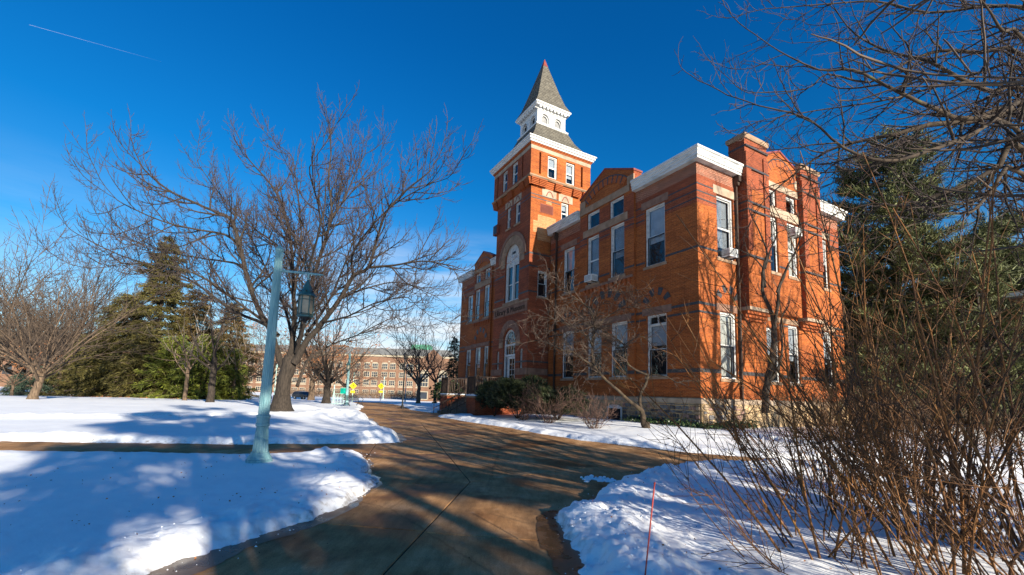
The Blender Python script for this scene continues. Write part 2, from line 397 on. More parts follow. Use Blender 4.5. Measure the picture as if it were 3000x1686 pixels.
def snow_height(x, y):
    P = np.stack([x, y], 1)
    near = (np.abs(x) < 62) & (np.abs(y) < 62)
    d = np.full(len(x), 5.0)
    Q = P[near]
    dm = np.minimum(np.minimum(sdist(Q, MAIN), sdist(Q, STEPW)), sdist(Q, THIN))
    d[near] = dm
    T = terrain(x, y)
    # ragged edge
    e = d + .12 * fbm(x * 1.4, y * 1.4, 3, 3) + .085 * fbm(x * 6, y * 6, 4, 5) + .03 * fbm(x * 19, y * 19, 3, 6)
    lump = fbm(x * 2.4, y * 2.4, 4, 8)
    fine = fbm(x * 9, y * 9, 3, 13)
    roll = .05 * fbm(x * .35, y * .35, 3, 20)
    # the shovelled ridge along the path, higher on the right island and at the tips
    ridge = np.exp(-((e - .55) / .42) ** 2)
    amp = .08 + .05 * fbm(x * .5, y * .5, 2, 30)
    right = smooth01((x - .3) / .8) * smooth01((13 - y) / 2.0)
    amp = amp + .08 * right
    tip2 = np.exp(-(((x + 4.2) / 1.6) ** 2 + ((y - 14.6) / 1.4) ** 2)); amp = amp + .20 * tip2
    tip1 = np.exp(-(((x + 3.1) / 1.3) ** 2 + ((y - 9.9) / 1.2) ** 2)); amp = amp + .10 * tip1
    mA = np.exp(-(((x + 9.2) / 1.6) ** 2 + ((y - 24.0) / 1.5) ** 2)); mB = np.exp(-(((x + 14.6) / 1.5) ** 2 + ((y - 31.0) / 1.3) ** 2))
    h = .075 + ridge * (amp + .07 * lump + .03 * fine) + roll + .010 * fine
    strip = smooth01((-4.2 - x) / 1.2) * smooth01((y - 4.5) / 3.0) * smooth01((11.6 - y) / .3); h = h * (1 - .62 * strip)
    wide = np.exp(-((e - 1.1) / .9) ** 2) * right
    h += wide * (.03 + .08 * np.abs(lump) + .035 * np.abs(fine))
    h += .34 * mA * (1 + .5 * lump) + .22 * mB * (1 + .6 * lump)
    h += tip2 * .06 * lump + tip1 * .05 * lump
    # lawn rises to the hall
    q = P - np.array([HC.x, HC.y]); u = q @ np.array([DU.x, DU.y]); v = q @ np.array([DV.x, DV.y])
    front = smooth01((v + 7.6) / 5.5) * smooth01((u + 3.5) / 3) * smooth01((13.3 - u) / 2.0)
    sider = smooth01((1 - u * 0 - (u + 5.5) / -4.0) * .5 + .0) * 0
    side = smooth01((u + 7.0) / 5.0) * (v > 0) * (u < 2)
    h = np.where(h > 0, h, h) + .20 * np.maximum(front, side)
    # a bare strip of leaf litter by the foundation
    bare = smooth01((v + 1.5) / .9) * (v < .2) * (u > -.6) * (u < 12.6)
    h = h - .0 * bare
    cov = smooth01((e + .03) / (.10 + .34 * np.clip(fbm(x * .8, y * .8, 3, 50) + .35, 0, 1)))
    z = T + np.where(e > -.03, cov * h + (1 - cov) * -.02, -.05)
    z = np.where(e < -.03, T - .05 + 0 * z, z)
    return z
def H(x, y): return float(snow_height(np.array([float(x)]), np.array([float(y)]))[0])

# snow material
m = bpy.data.materials.new('snow'); t, b, o = nodes_of(m); MAT['snow'] = m
tcn = t.nodes.new('ShaderNodeTexCoord')
nz = t.nodes.new('ShaderNodeTexNoise'); nz.inputs['Scale'].default_value = .8; nz.inputs['Detail'].default_value = 8; nz.inputs['Roughness'].default_value = .7
t.links.new(tcn.outputs['Object'], nz.inputs['Vector'])
r = t.nodes.new('ShaderNodeValToRGB'); r.color_ramp.elements[0].position = .3; r.color_ramp.elements[0].color = (.78, .80, .83, 1); r.color_ramp.elements[1].position = .6; r.color_ramp.elements[1].color = (.88, .89, .90, 1)
t.links.new(nz.outputs['Fac'], r.inputs[0])
at_ = t.nodes.new('ShaderNodeAttribute'); at_.attribute_name = 'dirt'
n2 = t.nodes.new('ShaderNodeTexNoise'); n2.inputs['Scale'].default_value = 9; n2.inputs['Detail'].default_value = 5
t.links.new(tcn.outputs['Object'], n2.inputs['Vector'])
mr = t.nodes.new('ShaderNodeMapRange'); mr.inputs[1].default_value = .46; mr.inputs[2].default_value = .72; t.links.new(n2.outputs['Fac'], mr.inputs[0])
mu = t.nodes.new('ShaderNodeMath'); mu.operation = 'MULTIPLY'; t.links.new(at_.outputs['Fac'], mu.inputs[0]); t.links.new(mr.outputs[0], mu.inputs[1])
mx = t.nodes.new('ShaderNodeMixRGB'); mx.inputs[2].default_value = (.22, .17, .12, 1)
t.links.new(mu.outputs[0], mx.inputs[0]); t.links.new(r.outputs[0], mx.inputs[1]); t.links.new(mx.outputs[0], b.inputs['Base Color'])
b.inputs['Roughness'].default_value = .6; b.inputs['Specular IOR Level'].default_value = .25
b.inputs['Subsurface Weight'].default_value = .0
n3 = t.nodes.new('ShaderNodeTexNoise'); n3.inputs['Scale'].default_value = 34; n3.inputs['Detail'].default_value = 5; t.links.new(tcn.outputs['Object'], n3.inputs['Vector'])
bn = t.nodes.new('ShaderNodeBump'); bn.inputs['Strength'].default_value = .35; bn.inputs['Distance'].default_value = .012
t.links.new(n3.outputs['Fac'], bn.inputs['Height']); t.links.new(bn.outputs[0], b.inputs['Normal'])

def snow_sheet():
    ang = np.concatenate([np.linspace(-56, 56, 470), np.linspace(56, 304, 74)[1:-1]]); ang = np.radians(ang)
    rad = np.concatenate([[.05], np.geomspace(.6, 2.6, 14)[:-1], np.geomspace(2.6, 60, 330), np.geomspace(60, 6000, 34)[1:]])
    R, A = np.meshgrid(rad, ang, indexing='ij')
    x, y = (R * np.sin(A)).ravel(), (R * np.cos(A)).ravel()
    z = snow_height(x, y)
    nr, na = len(rad), len(ang)
    i, j = np.meshgrid(np.arange(nr - 1), np.arange(na), indexing='ij'); j2 = (j + 1) % na
    F = np.stack([i * na + j, i * na + j2, (i + 1) * na + j2, (i + 1) * na + j], -1).reshape(-1, 4)
    F = F[:, ::-1]
    ob = mesh_np('snow_ground', np.stack([x, y, z], 1), F, MAT['snow'], smooth=True)
    near = (np.hypot(x, y) < 60); d = np.full(len(x), 5.0)
    Q = np.stack([x, y], 1)[near]
    d[near] = np.minimum(sdist(Q, MAIN), sdist(Q, THIN))
    dirt = 1.0 * np.exp(-np.maximum(d, 0) / .20) * np.clip(.62 + 1.6 * fbm(x * .9, y * .9, 3, 40), 0, 1)
    dirt += .55 * np.exp(-(((x + 11.2) / 1.1) ** 2 + ((y - 32.2) / 1.6) ** 2)) + .35 * np.exp(-(((x - 2.8) / .5) ** 2 + ((y - 8.1) / .4) ** 2))
    at = ob.data.attributes.new('dirt', 'FLOAT', 'POINT'); at.data.foreach_set('value', dirt.astype(np.float32))
    tag(ob, kind='structure'); ob.name = 'snow_ground'
    return ob
snow = snow_sheet()

# concrete
def concrete(name):
    m = bpy.data.materials.new(name); t, b, o = nodes_of(m); MAT[name] = m
    tcn = t.nodes.new('ShaderNodeTexCoord')
    nz = t.nodes.new('ShaderNodeTexNoise'); nz.inputs['Scale'].default_value = .9; nz.inputs['Detail'].default_value = 9; nz.inputs['Roughness'].default_value = .66
    t.links.new(tcn.outputs['Object'], nz.inputs['Vector'])
    r = t.nodes.new('ShaderNodeValToRGB'); e = r.color_ramp.elements
    e[0].position = .28; e[0].color = (.24, .124, .054, 1); e[1].position = .74; e[1].color = (.54, .34, .185, 1)
    k = e.new(.5); k.color = (.39, .212, .095, 1)
    t.links.new(nz.outputs['Fac'], r.inputs[0])
    n2 = t.nodes.new('ShaderNodeTexNoise'); n2.inputs['Scale'].default_value = 70; n2.inputs['Detail'].default_value = 3; t.links.new(tcn.outputs['Object'], n2.inputs['Vector'])
    mr = t.nodes.new('ShaderNodeMapRange'); mr.inputs[1].default_value = .3; mr.inputs[2].default_value = .7; mr.inputs[3].default_value = .78; mr.inputs[4].default_value = 1.2; t.links.new(n2.outputs['Fac'], mr.inputs[0])
    mm = t.nodes.new('ShaderNodeMixRGB'); mm.blend_type = 'MULTIPLY'; mm.inputs[0].default_value = 1; t.links.new(r.outputs[0], mm.inputs[1]); t.links.new(mr.outputs[0], mm.inputs[2])
    mp8 = t.nodes.new('ShaderNodeMapping'); mp8.inputs['Scale'].default_value = (3.2, .7, 1); mp8.inputs['Rotation'].default_value = (0, 0, .3); t.links.new(tcn.outputs['Object'], mp8.inputs[0])
    n8 = t.nodes.new('ShaderNodeTexNoise'); n8.inputs['Scale'].default_value = 2.4; n8.inputs['Detail'].default_value = 7; n8.inputs['Roughness'].default_value = .7; t.links.new(mp8.outputs[0], n8.inputs['Vector'])
    mr8 = t.nodes.new('ShaderNodeMapRange'); mr8.inputs[1].default_value = .3; mr8.inputs[2].default_value = .7; mr8.inputs[3].default_value = .66; mr8.inputs[4].default_value = 1.3; t.links.new(n8.outputs['Fac'], mr8.inputs[0])
    m8 = t.nodes.new('ShaderNodeMixRGB'); m8.blend_type = 'MULTIPLY'; m8.inputs[0].default_value = 1; t.links.new(mm.outputs[0], m8.inputs[1]); t.links.new(mr8.outputs[0], m8.inputs[2]); mm = m8
    # hairline cracks
    vo = t.nodes.new('ShaderNodeTexVoronoi'); vo.feature = 'DISTANCE_TO_EDGE'; vo.inputs['Scale'].default_value = .26; vo.inputs['Randomness'].default_value = 1
    dn = t.nodes.new('ShaderNodeMixRGB'); dn.inputs[0].default_value = .16; t.links.new(tcn.outputs['Object'], dn.inputs[1]); t.links.new(n8.outputs['Color'], dn.inputs[2]); t.links.new(dn.outputs[0], vo.inputs['Vector'])
    cr_ = t.nodes.new('ShaderNodeMapRange'); cr_.inputs[1].default_value = .0015; cr_.inputs[2].default_value = .006; cr_.inputs[3].default_value = .72; cr_.inputs[4].default_value = 1; t.links.new(vo.outputs['Distance'], cr_.inputs[0])
    m9 = t.nodes.new('ShaderNodeMixRGB'); m9.blend_type = 'MULTIPLY'; m9.inputs[0].default_value = .8; t.links.new(mm.outputs[0], m9.inputs[1]); t.links.new(cr_.outputs[0], m9.inputs[2]); mm = m9
    # damp patches of meltwater
    n4 = t.nodes.new('ShaderNodeTexNoise'); n4.inputs['Scale'].default_value = .55; n4.inputs['Detail'].default_value = 5; n4.inputs['Distortion'].default_value = .6; t.links.new(tcn.outputs['Object'], n4.inputs['Vector'])
    w = t.nodes.new('ShaderNodeMapRange'); w.inputs[1].default_value = .52; w.inputs[2].default_value = .60; t.links.new(n4.outputs['Fac'], w.inputs[0])
    m5 = t.nodes.new('ShaderNodeMixRGB'); m5.blend_type = 'MULTIPLY'; m5.inputs[2].default_value = (.55, .47, .42, 1)
    t.links.new(w.outputs[0], m5.inputs[0]); t.links.new(mm.outputs[0], m5.inputs[1])
    # a little dried road salt
    n6 = t.nodes.new('ShaderNodeTexNoise'); n6.inputs['Scale'].default_value = 5; n6.inputs['Detail'].default_value = 8; t.links.new(tcn.outputs['Object'], n6.inputs['Vector'])
    s6 = t.nodes.new('ShaderNodeMapRange'); s6.inputs[1].default_value = .66; s6.inputs[2].default_value = .80; s6.inputs[4].default_value = .35; t.links.new(n6.outputs['Fac'], s6.inputs[0])
    m6 = t.nodes.new('ShaderNodeMixRGB'); m6.inputs[2].default_value = (.42, .33, .25, 1); t.links.new(s6.outputs[0], m6.inputs[0]); t.links.new(m5.outputs[0], m6.inputs[1])
    t.links.new(m6.outputs[0], b.inputs['Base Color'])
    rr_ = t.nodes.new('ShaderNodeMapRange'); rr_.inputs[3].default_value = .78; rr_.inputs[4].default_value = .5; t.links.new(w.outputs[0], rr_.inputs[0]); t.links.new(rr_.outputs[0], b.inputs['Roughness'])
    b.inputs['Specular IOR Level'].default_value = .06
    bn = t.nodes.new('ShaderNodeBump'); bn.inputs['Strength'].default_value = .25; bn.inputs['Distance'].default_value = .004; t.links.new(n2.outputs['Fac'], bn.inputs['Height']); t.links.new(bn.outputs[0], b.inputs['Normal'])
concrete('concrete_path')
noisy('joint_soil', (.012, .009, .007), (.025, .018, .013), 6, .95)

def flat_poly(name, poly, z, mt, grow=.5, zf=None):
    n = len(poly); out = []
    area = sum(poly[i][0] * poly[(i + 1) % n][1] - poly[(i + 1) % n][0] * poly[i][1] for i in range(n)); sg = 1 if area > 0 else -1
    for i in range(n):
        p0, p, p1 = Vector(poly[i - 1]), Vector(poly[i]), Vector(poly[(i + 1) % n])
        n1 = Vector(((p - p0).y, -(p - p0).x)).normalized() * sg; n2 = Vector(((p1 - p).y, -(p1 - p).x)).normalized() * sg
        mv = n1 + n2
        if mv.length < .3: mv = n1
        else: mv = mv / max(mv.length_squared / 2, .5)
        q = p + mv * grow; out.append((q.x, q.y, z))
    tris = tessellate_polygon([[Vector(q) for q in out]])
    me = bpy.data.meshes.new(name); me.from_pydata(out, [], [tuple(tr) for tr in tris]); me.materials.append(MAT[mt]); me.update()
    bm = bmesh.new(); bm.from_mesh(me); bmesh.ops.recalc_face_normals(bm, faces=bm.faces)
    if bm.faces and sum(f.normal.z for f in bm.faces) < 0: bmesh.ops.reverse_faces(bm, faces=bm.faces)
    bmesh.ops.subdivide_edges(bm, edges=bm.edges, cuts=3, use_grid_fill=True)
    if zf:
        for v in bm.verts: v.co.z = z + zf(v.co.x, v.co.y)
    bm.to_mesh(me); bm.free()
    return link(name, me)
tz = lambda x, y: float(terrain(np.array([x]), np.array([y]))[0])
path = flat_poly('path', MAIN, -.016, 'concrete_path', .35, tz); tag(path, kind='structure')
walk = flat_poly('step_walk', STEPW, -.012, 'concrete_path', .25); tag(walk, kind='structure')
foot = flat_poly('lawn_footpath', THIN, -.02, 'concrete_path', .2); tag(foot, kind='structure')

# concrete bays of the near path: each slab a part
def clip(poly, p, d, keep=1):
    """half-plane: keeps the left of the line (p, d) when keep=1"""
    out = []
    s = lambda q: keep * (d[0] * (q[1] - p[1]) - d[1] * (q[0] - p[0]))
    for i in range(len(poly)):
        a, b = poly[i], poly[(i + 1) % len(poly)]; sa, sb = s(a), s(b)
        if sa >= 0: out.append(a)
        if sa * sb < 0:
            t = sa / (sa - sb); out.append((a[0] + (b[0] - a[0]) * t, a[1] + (b[1] - a[1]) * t))
    return out
def split(polys, p, d):
    out = []
    for q in polys:
        for k in (1, -1):
            c = clip(q, p, d, k)
            if len(c) > 2: out.append(c)
    return out
K = (-.67, 8.1)
BOX = [(-4.6, -2.0), (9.0, -2.0), (9.0, 22.0), (-8.0, 22.0)]
dA, dB, dL, dR = (-2.64, 9.87), (-.39, -4.09), (-1.56, -.47), (2.18, 1.76)
far = lambda d, k=40: (K[0] + d[0] * k, K[1] + d[1] * k)
def sector(d1, d2): return clip(clip(BOX, K, d1, 1), K, d2, -1)    # left of d1, right of d2
UR, UL, LL_, LR = sector(dR, dA), sector(dA, dL), sector(dL, dB), sector(dB, dR)
slabs = []
def rows(poly, lines):
    q = [poly]
    for p, d in lines: q = split(q, p, d)
    return q
slabs += rows(UR, [((-3.35, 10.9), (3.56, 1.61)), ((.55, 16.06), (1.97, -6.95)), ((-2.0, 14.6), (3.4, 1.0)), ((3.3, 16.5), (1.97, -6.95)), ((5.8, 16.5), (1.8, -6.95)), ((-2.6, 18.0), (3.4, .6))])
slabs += rows(UL, [((-3.35, 10.9), (3.56, 1.61)), ((-2.0, 14.6), (3.4, 1.0)), ((-3.4, 10.85), (-.45, 2.1)), ((-2.6, 18.0), (3.4, .6))])
slabs += rows(LL_, [((-1.94, 5.38), (2.58, -.37)), ((-1.94, 2.6), (2.58, -.37)), ((-1.9, 0), (2.6, -.3))])
slabs += rows(LR, [((-.91, 5.2), (1.55, -.19)), ((-.9, 2.5), (1.55, -.19)), ((-.9, 0), (1.55, -.19)), ((4.1, 11.56), (1.2, -2.6)), ((6.6, 13), (1.0, -3))])
G = .010
for q in slabs:
    P = np.array(q)
    dd = sdist(np.concatenate([P, P.mean(0)[None], (P + P.mean(0)) / 2]), MAIN)
    if dd.min() > .15: continue
    n = len(q); c = P.mean(0)
    a2 = sum(q[i][0] * q[(i + 1) % n][1] - q[(i + 1) % n][0] * q[i][1] for i in range(n))
    if abs(a2) < .25: continue
    if a2 < 0: q = q[::-1]
    r = q
    for i in range(n):                                    # inset by half the joint
        a, b_ = q[i], q[(i + 1) % n]; l = hypot(b_[0] - a[0], b_[1] - a[1])
        if l < 1e-4: continue
        nx, ny = -(b_[1] - a[1]) / l, (b_[0] - a[0]) / l
        r = clip(r, (a[0] + nx * G, a[1] + ny * G), (b_[0] - a[0], b_[1] - a[1]), 1)
        if len(r) < 3: break
    if len(r) < 3: continue
    mb = MB(); bev = []
    cx, cy = sum(p[0] for p in r) / len(r), sum(p[1] for p in r) / len(r)
    k = .994
    mb.loft([[(p[0], p[1], -.05) for p in r], [(p[0], p[1], -.004) for p in r], [(cx + (p[0] - cx) * k, cy + (p[1] - cy) * k, 0.0) for p in r]])
    mb.build('slab', MAT['concrete_path'], path, recalc=True)
js = MB()
js.face([(-4.4, -2, -.013), (8.6, -2, -.013), (8.6, 14.5, -.013), (-4.4, 14.5, -.013)])
# soil in the joints: only under the slabs, as a sheet following the path outline
jo = flat_poly('joint_bed', [p for p in MAIN if -4.5 < p[0] < 9 and -31 < p[1] < 20.5], -.011, 'joint_soil', .3)
jo.parent = path
# meltwater creeping out from under the right bank
m = bpy.data.materials.new('wet_concrete'); t, b, o = nodes_of(m); MAT['wet_concrete'] = m
tcn = t.nodes.new('ShaderNodeTexCoord'); nz = t.nodes.new('ShaderNodeTexNoise'); nz.inputs['Scale'].default_value = 3; nz.inputs['Detail'].default_value = 8; t.links.new(tcn.outputs['Object'], nz.inputs['Vector'])
r = t.nodes.new('ShaderNodeValToRGB'); r.color_ramp.elements[0].position = .3; r.color_ramp.elements[0].color = (.085, .048, .023, 1); r.color_ramp.elements[1].position = .7; r.color_ramp.elements[1].color = (.18, .105, .053, 1)
t.links.new(nz.outputs['Fac'], r.inputs[0]); t.links.new(r.outputs[0], b.inputs['Base Color'])
mr = t.nodes.new('ShaderNodeMapRange'); mr.inputs[1].default_value = .35; mr.inputs[2].default_value = .65; mr.inputs[3].default_value = .16; mr.inputs[4].default_value = .5; t.links.new(nz.outputs['Fac'], mr.inputs[0]); t.links.new(mr.outputs[0], b.inputs['Roughness'])
b.inputs['Specular IOR Level'].default_value = .4
def melt(name, line, wmin, wmax, seed, side=1):
    pts = []
    for a, c in zip(line[:-1], line[1:]):
        n_ = max(2, int(hypot(c[0] - a[0], c[1] - a[1]) / .05))
        for k in range(n_): pts.append((a[0] + (c[0] - a[0]) * k / n_, a[1] + (c[1] - a[1]) * k / n_))
    P = np.array(pts); D = np.gradient(P, axis=0); D /= np.linalg.norm(D, axis=1, keepdims=True); Nn = np.stack([-D[:, 1], D[:, 0]], 1) * side
    w = wmin + (wmax - wmin) * np.clip(.45 + 1.5 * fbm(P[:, 0] * .9, P[:, 1] * .9, 2, seed) + .5 * fbm(P[:, 0] * 4, P[:, 1] * 4, 3, seed + 3), 0, 1.3)
    tp_ = np.clip(np.minimum(np.arange(len(P)), np.arange(len(P))[::-1]) / 14, 0, 1); w = w * tp_ + .01
    A, B = P - Nn * .25, P + Nn * w[:, None]; n = len(P)
    V = np.concatenate([np.c_[A, np.full(n, .004)], np.c_[B, np.full(n, .004)]]); i = np.arange(n - 1)
    F = np.stack([i, i + n, i + n + 1, i + 1], 1)
    ob = mesh_np(name, V, F[:, ::-1] if side > 0 else F, MAT['wet_concrete']); tag(ob, kind='structure')
melt('meltwater', [(.62, 2.6), (.62, 4.13), (.63, 4.89), (.61, 5.89), (1.05, 6.48), (1.53, 7.39), (2.19, 8.45), (2.96, 9.45), (3.96, 10.25), (5.12, 10.8), (6.5, 11.0)], .02, .20, 60)
melt('meltwater', [(-3.0, 3.2), (-2.61, 4.51), (-2.37, 5.45), (-2.21, 6.46), (-2.24, 7.63), (-2.71, 8.66), (-3.15, 10.2)], .02, .16, 66, -1)
melt('meltwater', [(-3.26, 13.67), (-4.22, 16.17), (-5.25, 18.42), (-7.87, 24.5)], .02, .22, 70, -1)
noisy('letter_shade', (.04, .024, .016), (.07, .045, .03), 5, .9)  # dark colour stands in for the shadows around the raised letters
# ================================================================== THE BRICK HALL
HZ = 0.0
DU = Vector((-0.48730, 0.87324, 0)); DV = Vector((0.87324, 0.48730, 0))     # along the front, along the right side
HC = Vector((8.889, 20.552, 0))
def Wd(u, v, z=0.0): return HC + DU * u + DV * v + Vector((0, 0, z))
hall = empty('brick_hall', HC, radians(29.163))
tag(hall, 'orange brick hall with square tower, white belfry and pointed grey spire', 'building')

class Face:
    """a wall plane: axis 'u' spans u at v=plane (looks to -v), axis 'v' spans v at u=plane (looks to -u); d goes into the wall"""
    def __init__(s, axis, plane): s.ax, s.pl = axis, plane
    def P(s, a, d, z): return (a, s.pl + d, z) if s.ax == 'u' else (s.pl + d, a, z)
    def box(s, mb, a0, a1, d0, d1, z0, z1, mi=0):
        p, q = s.P(a0, d0, z0), s.P(a1, d1, z1)
        mb.box(p[0], q[0], p[1], q[1], z0, z1, mi)
    def sheet(s, mb, a0, a1, d, z0, z1): mb.face([s.P(a0, d, z0), s.P(a1, d, z0), s.P(a1, d, z1), s.P(a0, d, z1)])
    def prism(s, mb, pts, d0, d1, mi=0):                  # pts: (a, z) loop
        n = len(pts)
        mb.add([s.P(a, d0, z) for a, z in pts] + [s.P(a, d1, z) for a, z in pts],
               [list(range(n))[::-1], list(range(n, 2 * n))] + [[i, (i + 1) % n, n + (i + 1) % n, n + i] for i in range(n)], mi)
    def wall(s, mb, a0, a1, z0, z1, holes=(), depth=.3, zmat=(), back=False):
        As = sorted({a0, a1, *[x for h in holes for x in h[:2] if a0 < x < a1]})
        Zs = sorted({z0, z1, *[x for h in holes for x in h[2:4] if z0 < x < z1], *[z for z, _ in zmat if z0 < z < z1]})
        def mat_at(z):
            k = 0
            for zz, i in zmat:
                if z >= zz: k = i
            return k
        for i in range(len(As) - 1):
            for j in range(len(Zs) - 1):
                ca, cz = (As[i] + As[i + 1]) / 2, (Zs[j] + Zs[j + 1]) / 2
                if any(h[0] < ca < h[1] and h[2] < cz < h[3] for h in holes): continue
                mb.face([s.P(As[i], 0, Zs[j]), s.P(As[i + 1], 0, Zs[j]), s.P(As[i + 1], 0, Zs[j + 1]), s.P(As[i], 0, Zs[j + 1])], mat_at(cz))
        for h in holes:
            b0, b1, y0, y1 = h[:4]
            k = mat_at((y0 + y1) / 2)
            for q in (((b0, y0), (b0, y1)), ((b1, y1), (b1, y0)), ((b0, y1), (b1, y1)), ((b1, y0), (b0, y0))):
                (p0, q0), (p1, q1) = q
                mb.face([s.P(p0, 0, q0), s.P(p1, 0, q1), s.P(p1, depth, q1), s.P(p0, depth, q0)], k)
    def arch_fill(s, mb, a0, a1, zs, zt, depth=.3, n=14, mi=0):   # brick above a round-headed opening, inside its square hole
        ac, rx, rz = (a0 + a1) / 2, (a1 - a0) / 2, zt - zs
        L = [(ac - rx * cos(k * pi / 2 / n), zs + rz * sin(k * pi / 2 / n)) for k in range(n + 1)]
        R = [(2 * ac - a, z) for a, z in L]
        for side, c in ((L, a0), (R, a1)):
            for k in range(n):
                (x0, y0), (x1, y1) = side[k], side[k + 1]
                mb.face([s.P(x0, 0, y0), s.P(x1, 0, y1), s.P(x1, 0, zt), s.P(x0, 0, zt)] if k else [s.P(x0, 0, y0), s.P(x1, 0, y1), s.P(x1, 0, zt), s.P(c, 0, zt)], mi)
                mb.face([s.P(x0, 0, y0), s.P(x1, 0, y1), s.P(x1, depth, y1), s.P(x0, depth, y0)], mi)

def HB(): return MB(sw=True)
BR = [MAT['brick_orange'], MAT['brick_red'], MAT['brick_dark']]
FR, SI = Face('u', 0.0), Face('v', 0.0)
BAYF, BAYS = Face('u', -.14), Face('v', -.26)
ZW = 13.42                                               # top of the main walls
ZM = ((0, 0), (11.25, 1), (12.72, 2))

def part(mb, name, m, uv=False, smooth=False, parent=None):
    return mb.build(name, m, parent or hall, smooth=smooth, uv=uv, recalc=not uv)

# ---------------------------------------------------------------- windows
BLR = random.Random(77)
def window(F, a0, a1, z0, z1, inset=.10, style='storm', sill=True, blind=.5, frame=.11, blind_mat='blind', transom=0):
    """white frame in the opening; upper sash, dark lower storm sash, panes, roller blind"""
    m = HB()
    ft = frame
    if 0 < blind < .9: blind = max(.2, min(.8, blind + BLR.uniform(-.14, .16)))
    zb = z1 - transom
    for (x0, x1, y0, y1) in ((a0, a0 + ft, z0, z1), (a1 - ft, a1, z0, z1), (a0 + ft, a1 - ft, z1 - ft, z1), (a0 + ft, a1 - ft, z0, z0 + .07)):
        F.box(m, x0, x1, inset, inset + .14, y0, y1)
    for (x0, x1, y0, y1) in ((a0 + ft, a0 + ft + .03, z0 + .07, z1 - ft), (a1 - ft - .03, a1 - ft, z0 + .07, z1 - ft)):
        F.box(m, x0, x1, inset + .05, inset + .13, y0, y1)
    if transom: F.box(m, a0 + ft, a1 - ft, inset + .01, inset + .13, zb - .07, zb)
    w = part(m, 'window', MAT['white_paint'])
    i0, i1, y0, y1 = a0 + ft, a1 - ft, z0 + .07, (zb - .07 if transom else z1 - ft)
    ym = (y0 + y1) / 2
    st = .055
    if style == 'single':
        m = HB()
        for (p, q, r, s_) in ((i0, i0 + .04, y0, y1), (i1 - .04, i1, y0, y1), (i0 + .04, i1 - .04, y1 - .04, y1), (i0 + .04, i1 - .04, y0, y0 + .04)):
            F.box(m, p, q, inset + .05, inset + .09, r, s_)
        part(m, 'sash', MAT['white_trim'], parent=w)
        m = HB(); F.sheet(m, i0 + .04, i1 - .04, inset + .068, y0 + .04, y1 - .04); part(m, 'pane', MAT['glass'], parent=w)
    else:
        m = HB()
        for (p, q, r, s_) in ((i0, i0 + st, ym, y1), (i1 - st, i1, ym, y1), (i0 + st, i1 - st, y1 - st, y1), (i0 + st, i1 - st, ym, ym + st)):
            F.box(m, p, q, inset + .075, inset + .115, r, s_)
        part(m, 'upper_sash', MAT['white_trim'], parent=w)
        m = HB(); F.sheet(m, i0 + st, i1 - st, inset + .095, ym + st, y1 - st); part(m, 'pane', MAT['glass'], parent=w)
        m = HB(); d0 = inset + (.0 if style == 'storm' else .03)
        sl = .05 if style == 'storm' else st
        for (p, q, r, s_) in ((i0, i0 + sl, y0, ym), (i1 - sl, i1, y0, ym), (i0 + sl, i1 - sl, ym - .055, ym), (i0 + sl, i1 - sl, y0, y0 + .06)):
            F.box(m, p, q, d0 + .02, d0 + .06, r, s_)
        part(m, 'lower_sash', MAT['black_frame' if style == 'storm' else 'white_trim'], parent=w)
        m = HB(); F.sheet(m, i0 + sl, i1 - sl, d0 + .039, y0 + .06, ym - .055); part(m, 'pane', MAT['glass'], parent=w)
    if transom:
        m = HB(); F.sheet(m, i0, i1, inset + .073, zb, z1 - ft); part(m, 'transom_pane', MAT['glass'], parent=w)
        m = HB(); F.box(m, (i0 + i1) / 2 - .02, (i0 + i1) / 2 + .02, inset + .04, inset + .1, zb, z1 - ft); part(m, 'glazing_bar', MAT['white_trim'], parent=w)
    if blind > 0:
        m = HB()
        yb = y1 - blind * (y1 - y0)
        if blind_mat == 'slats':
            k = 0; y = y1 - .03
            while y > yb:
                F.prism(m, [(i0 + .04, y), (i1 - .04, y), (i1 - .04, y - .034), (i0 + .04, y - .034)], inset + .20, inset + .215); y -= .055
            part(m, 'venetian_blind', MAT['blind'], parent=w)
        else:
            F.box(m, i0 + .03, i1 - .03, inset + .17, inset + .178, yb, y1); part(m, 'blind' if blind_mat == 'blind' else 'curtain', MAT[blind_mat], parent=w)
    m = HB(); F.box(m, a0 + .005, a1 - .005, inset + .32, inset + .34, z0 + .005, z1 - .005); part(m, 'unlit_room_sheet', MAT['unlit_interior'], parent=w)  # black sheet in place of the unlit room behind the glass
    if sill:
        m = HB(); F.box(m, a0 - .10, a1 + .10, -.05, inset + .02, z0 - .16, z0 - .002); part(m, 'sill', MAT['sandstone'], parent=w)
    return w

def ac_unit(F, a0, a1, z0, out=.42, label=''):
    c = HB(); F.box(c, a0, a1, -out, .10, z0, z0 + .42)
    t = c.build('air_conditioner', MAT['ac_white'])
    # keep it standing free of the hall in the list of things, yet at its place
    t.matrix_world = hall_m.copy()
    g = HB()
    for k in range(7): F.box(g, a0 + .04, a1 - .04, -out - .006, -out, z0 + .05 + k * .05, z0 + .075 + k * .05)
    for k in range(5): F.box(g, a0 - .006, a0, -out + .05, -.02, z0 + .06 + k * .06, z0 + .085 + k * .06)
    g.build('grille', MAT['ac_grille'], t)
    for q in (a0 + .05, a1 - .09):
        b = HB(); F.box(b, q, q + .04, -out + .05, .05, z0 - .06, z0 - .004); b.build('bracket', MAT['metal_brown'], t)
    tag(t, label, 'air conditioner', 'air conditioners in the hall windows')
    return t
hall_m = Matrix.Translation(HC) @ Matrix.Rotation(radians(29.163), 4, 'Z')

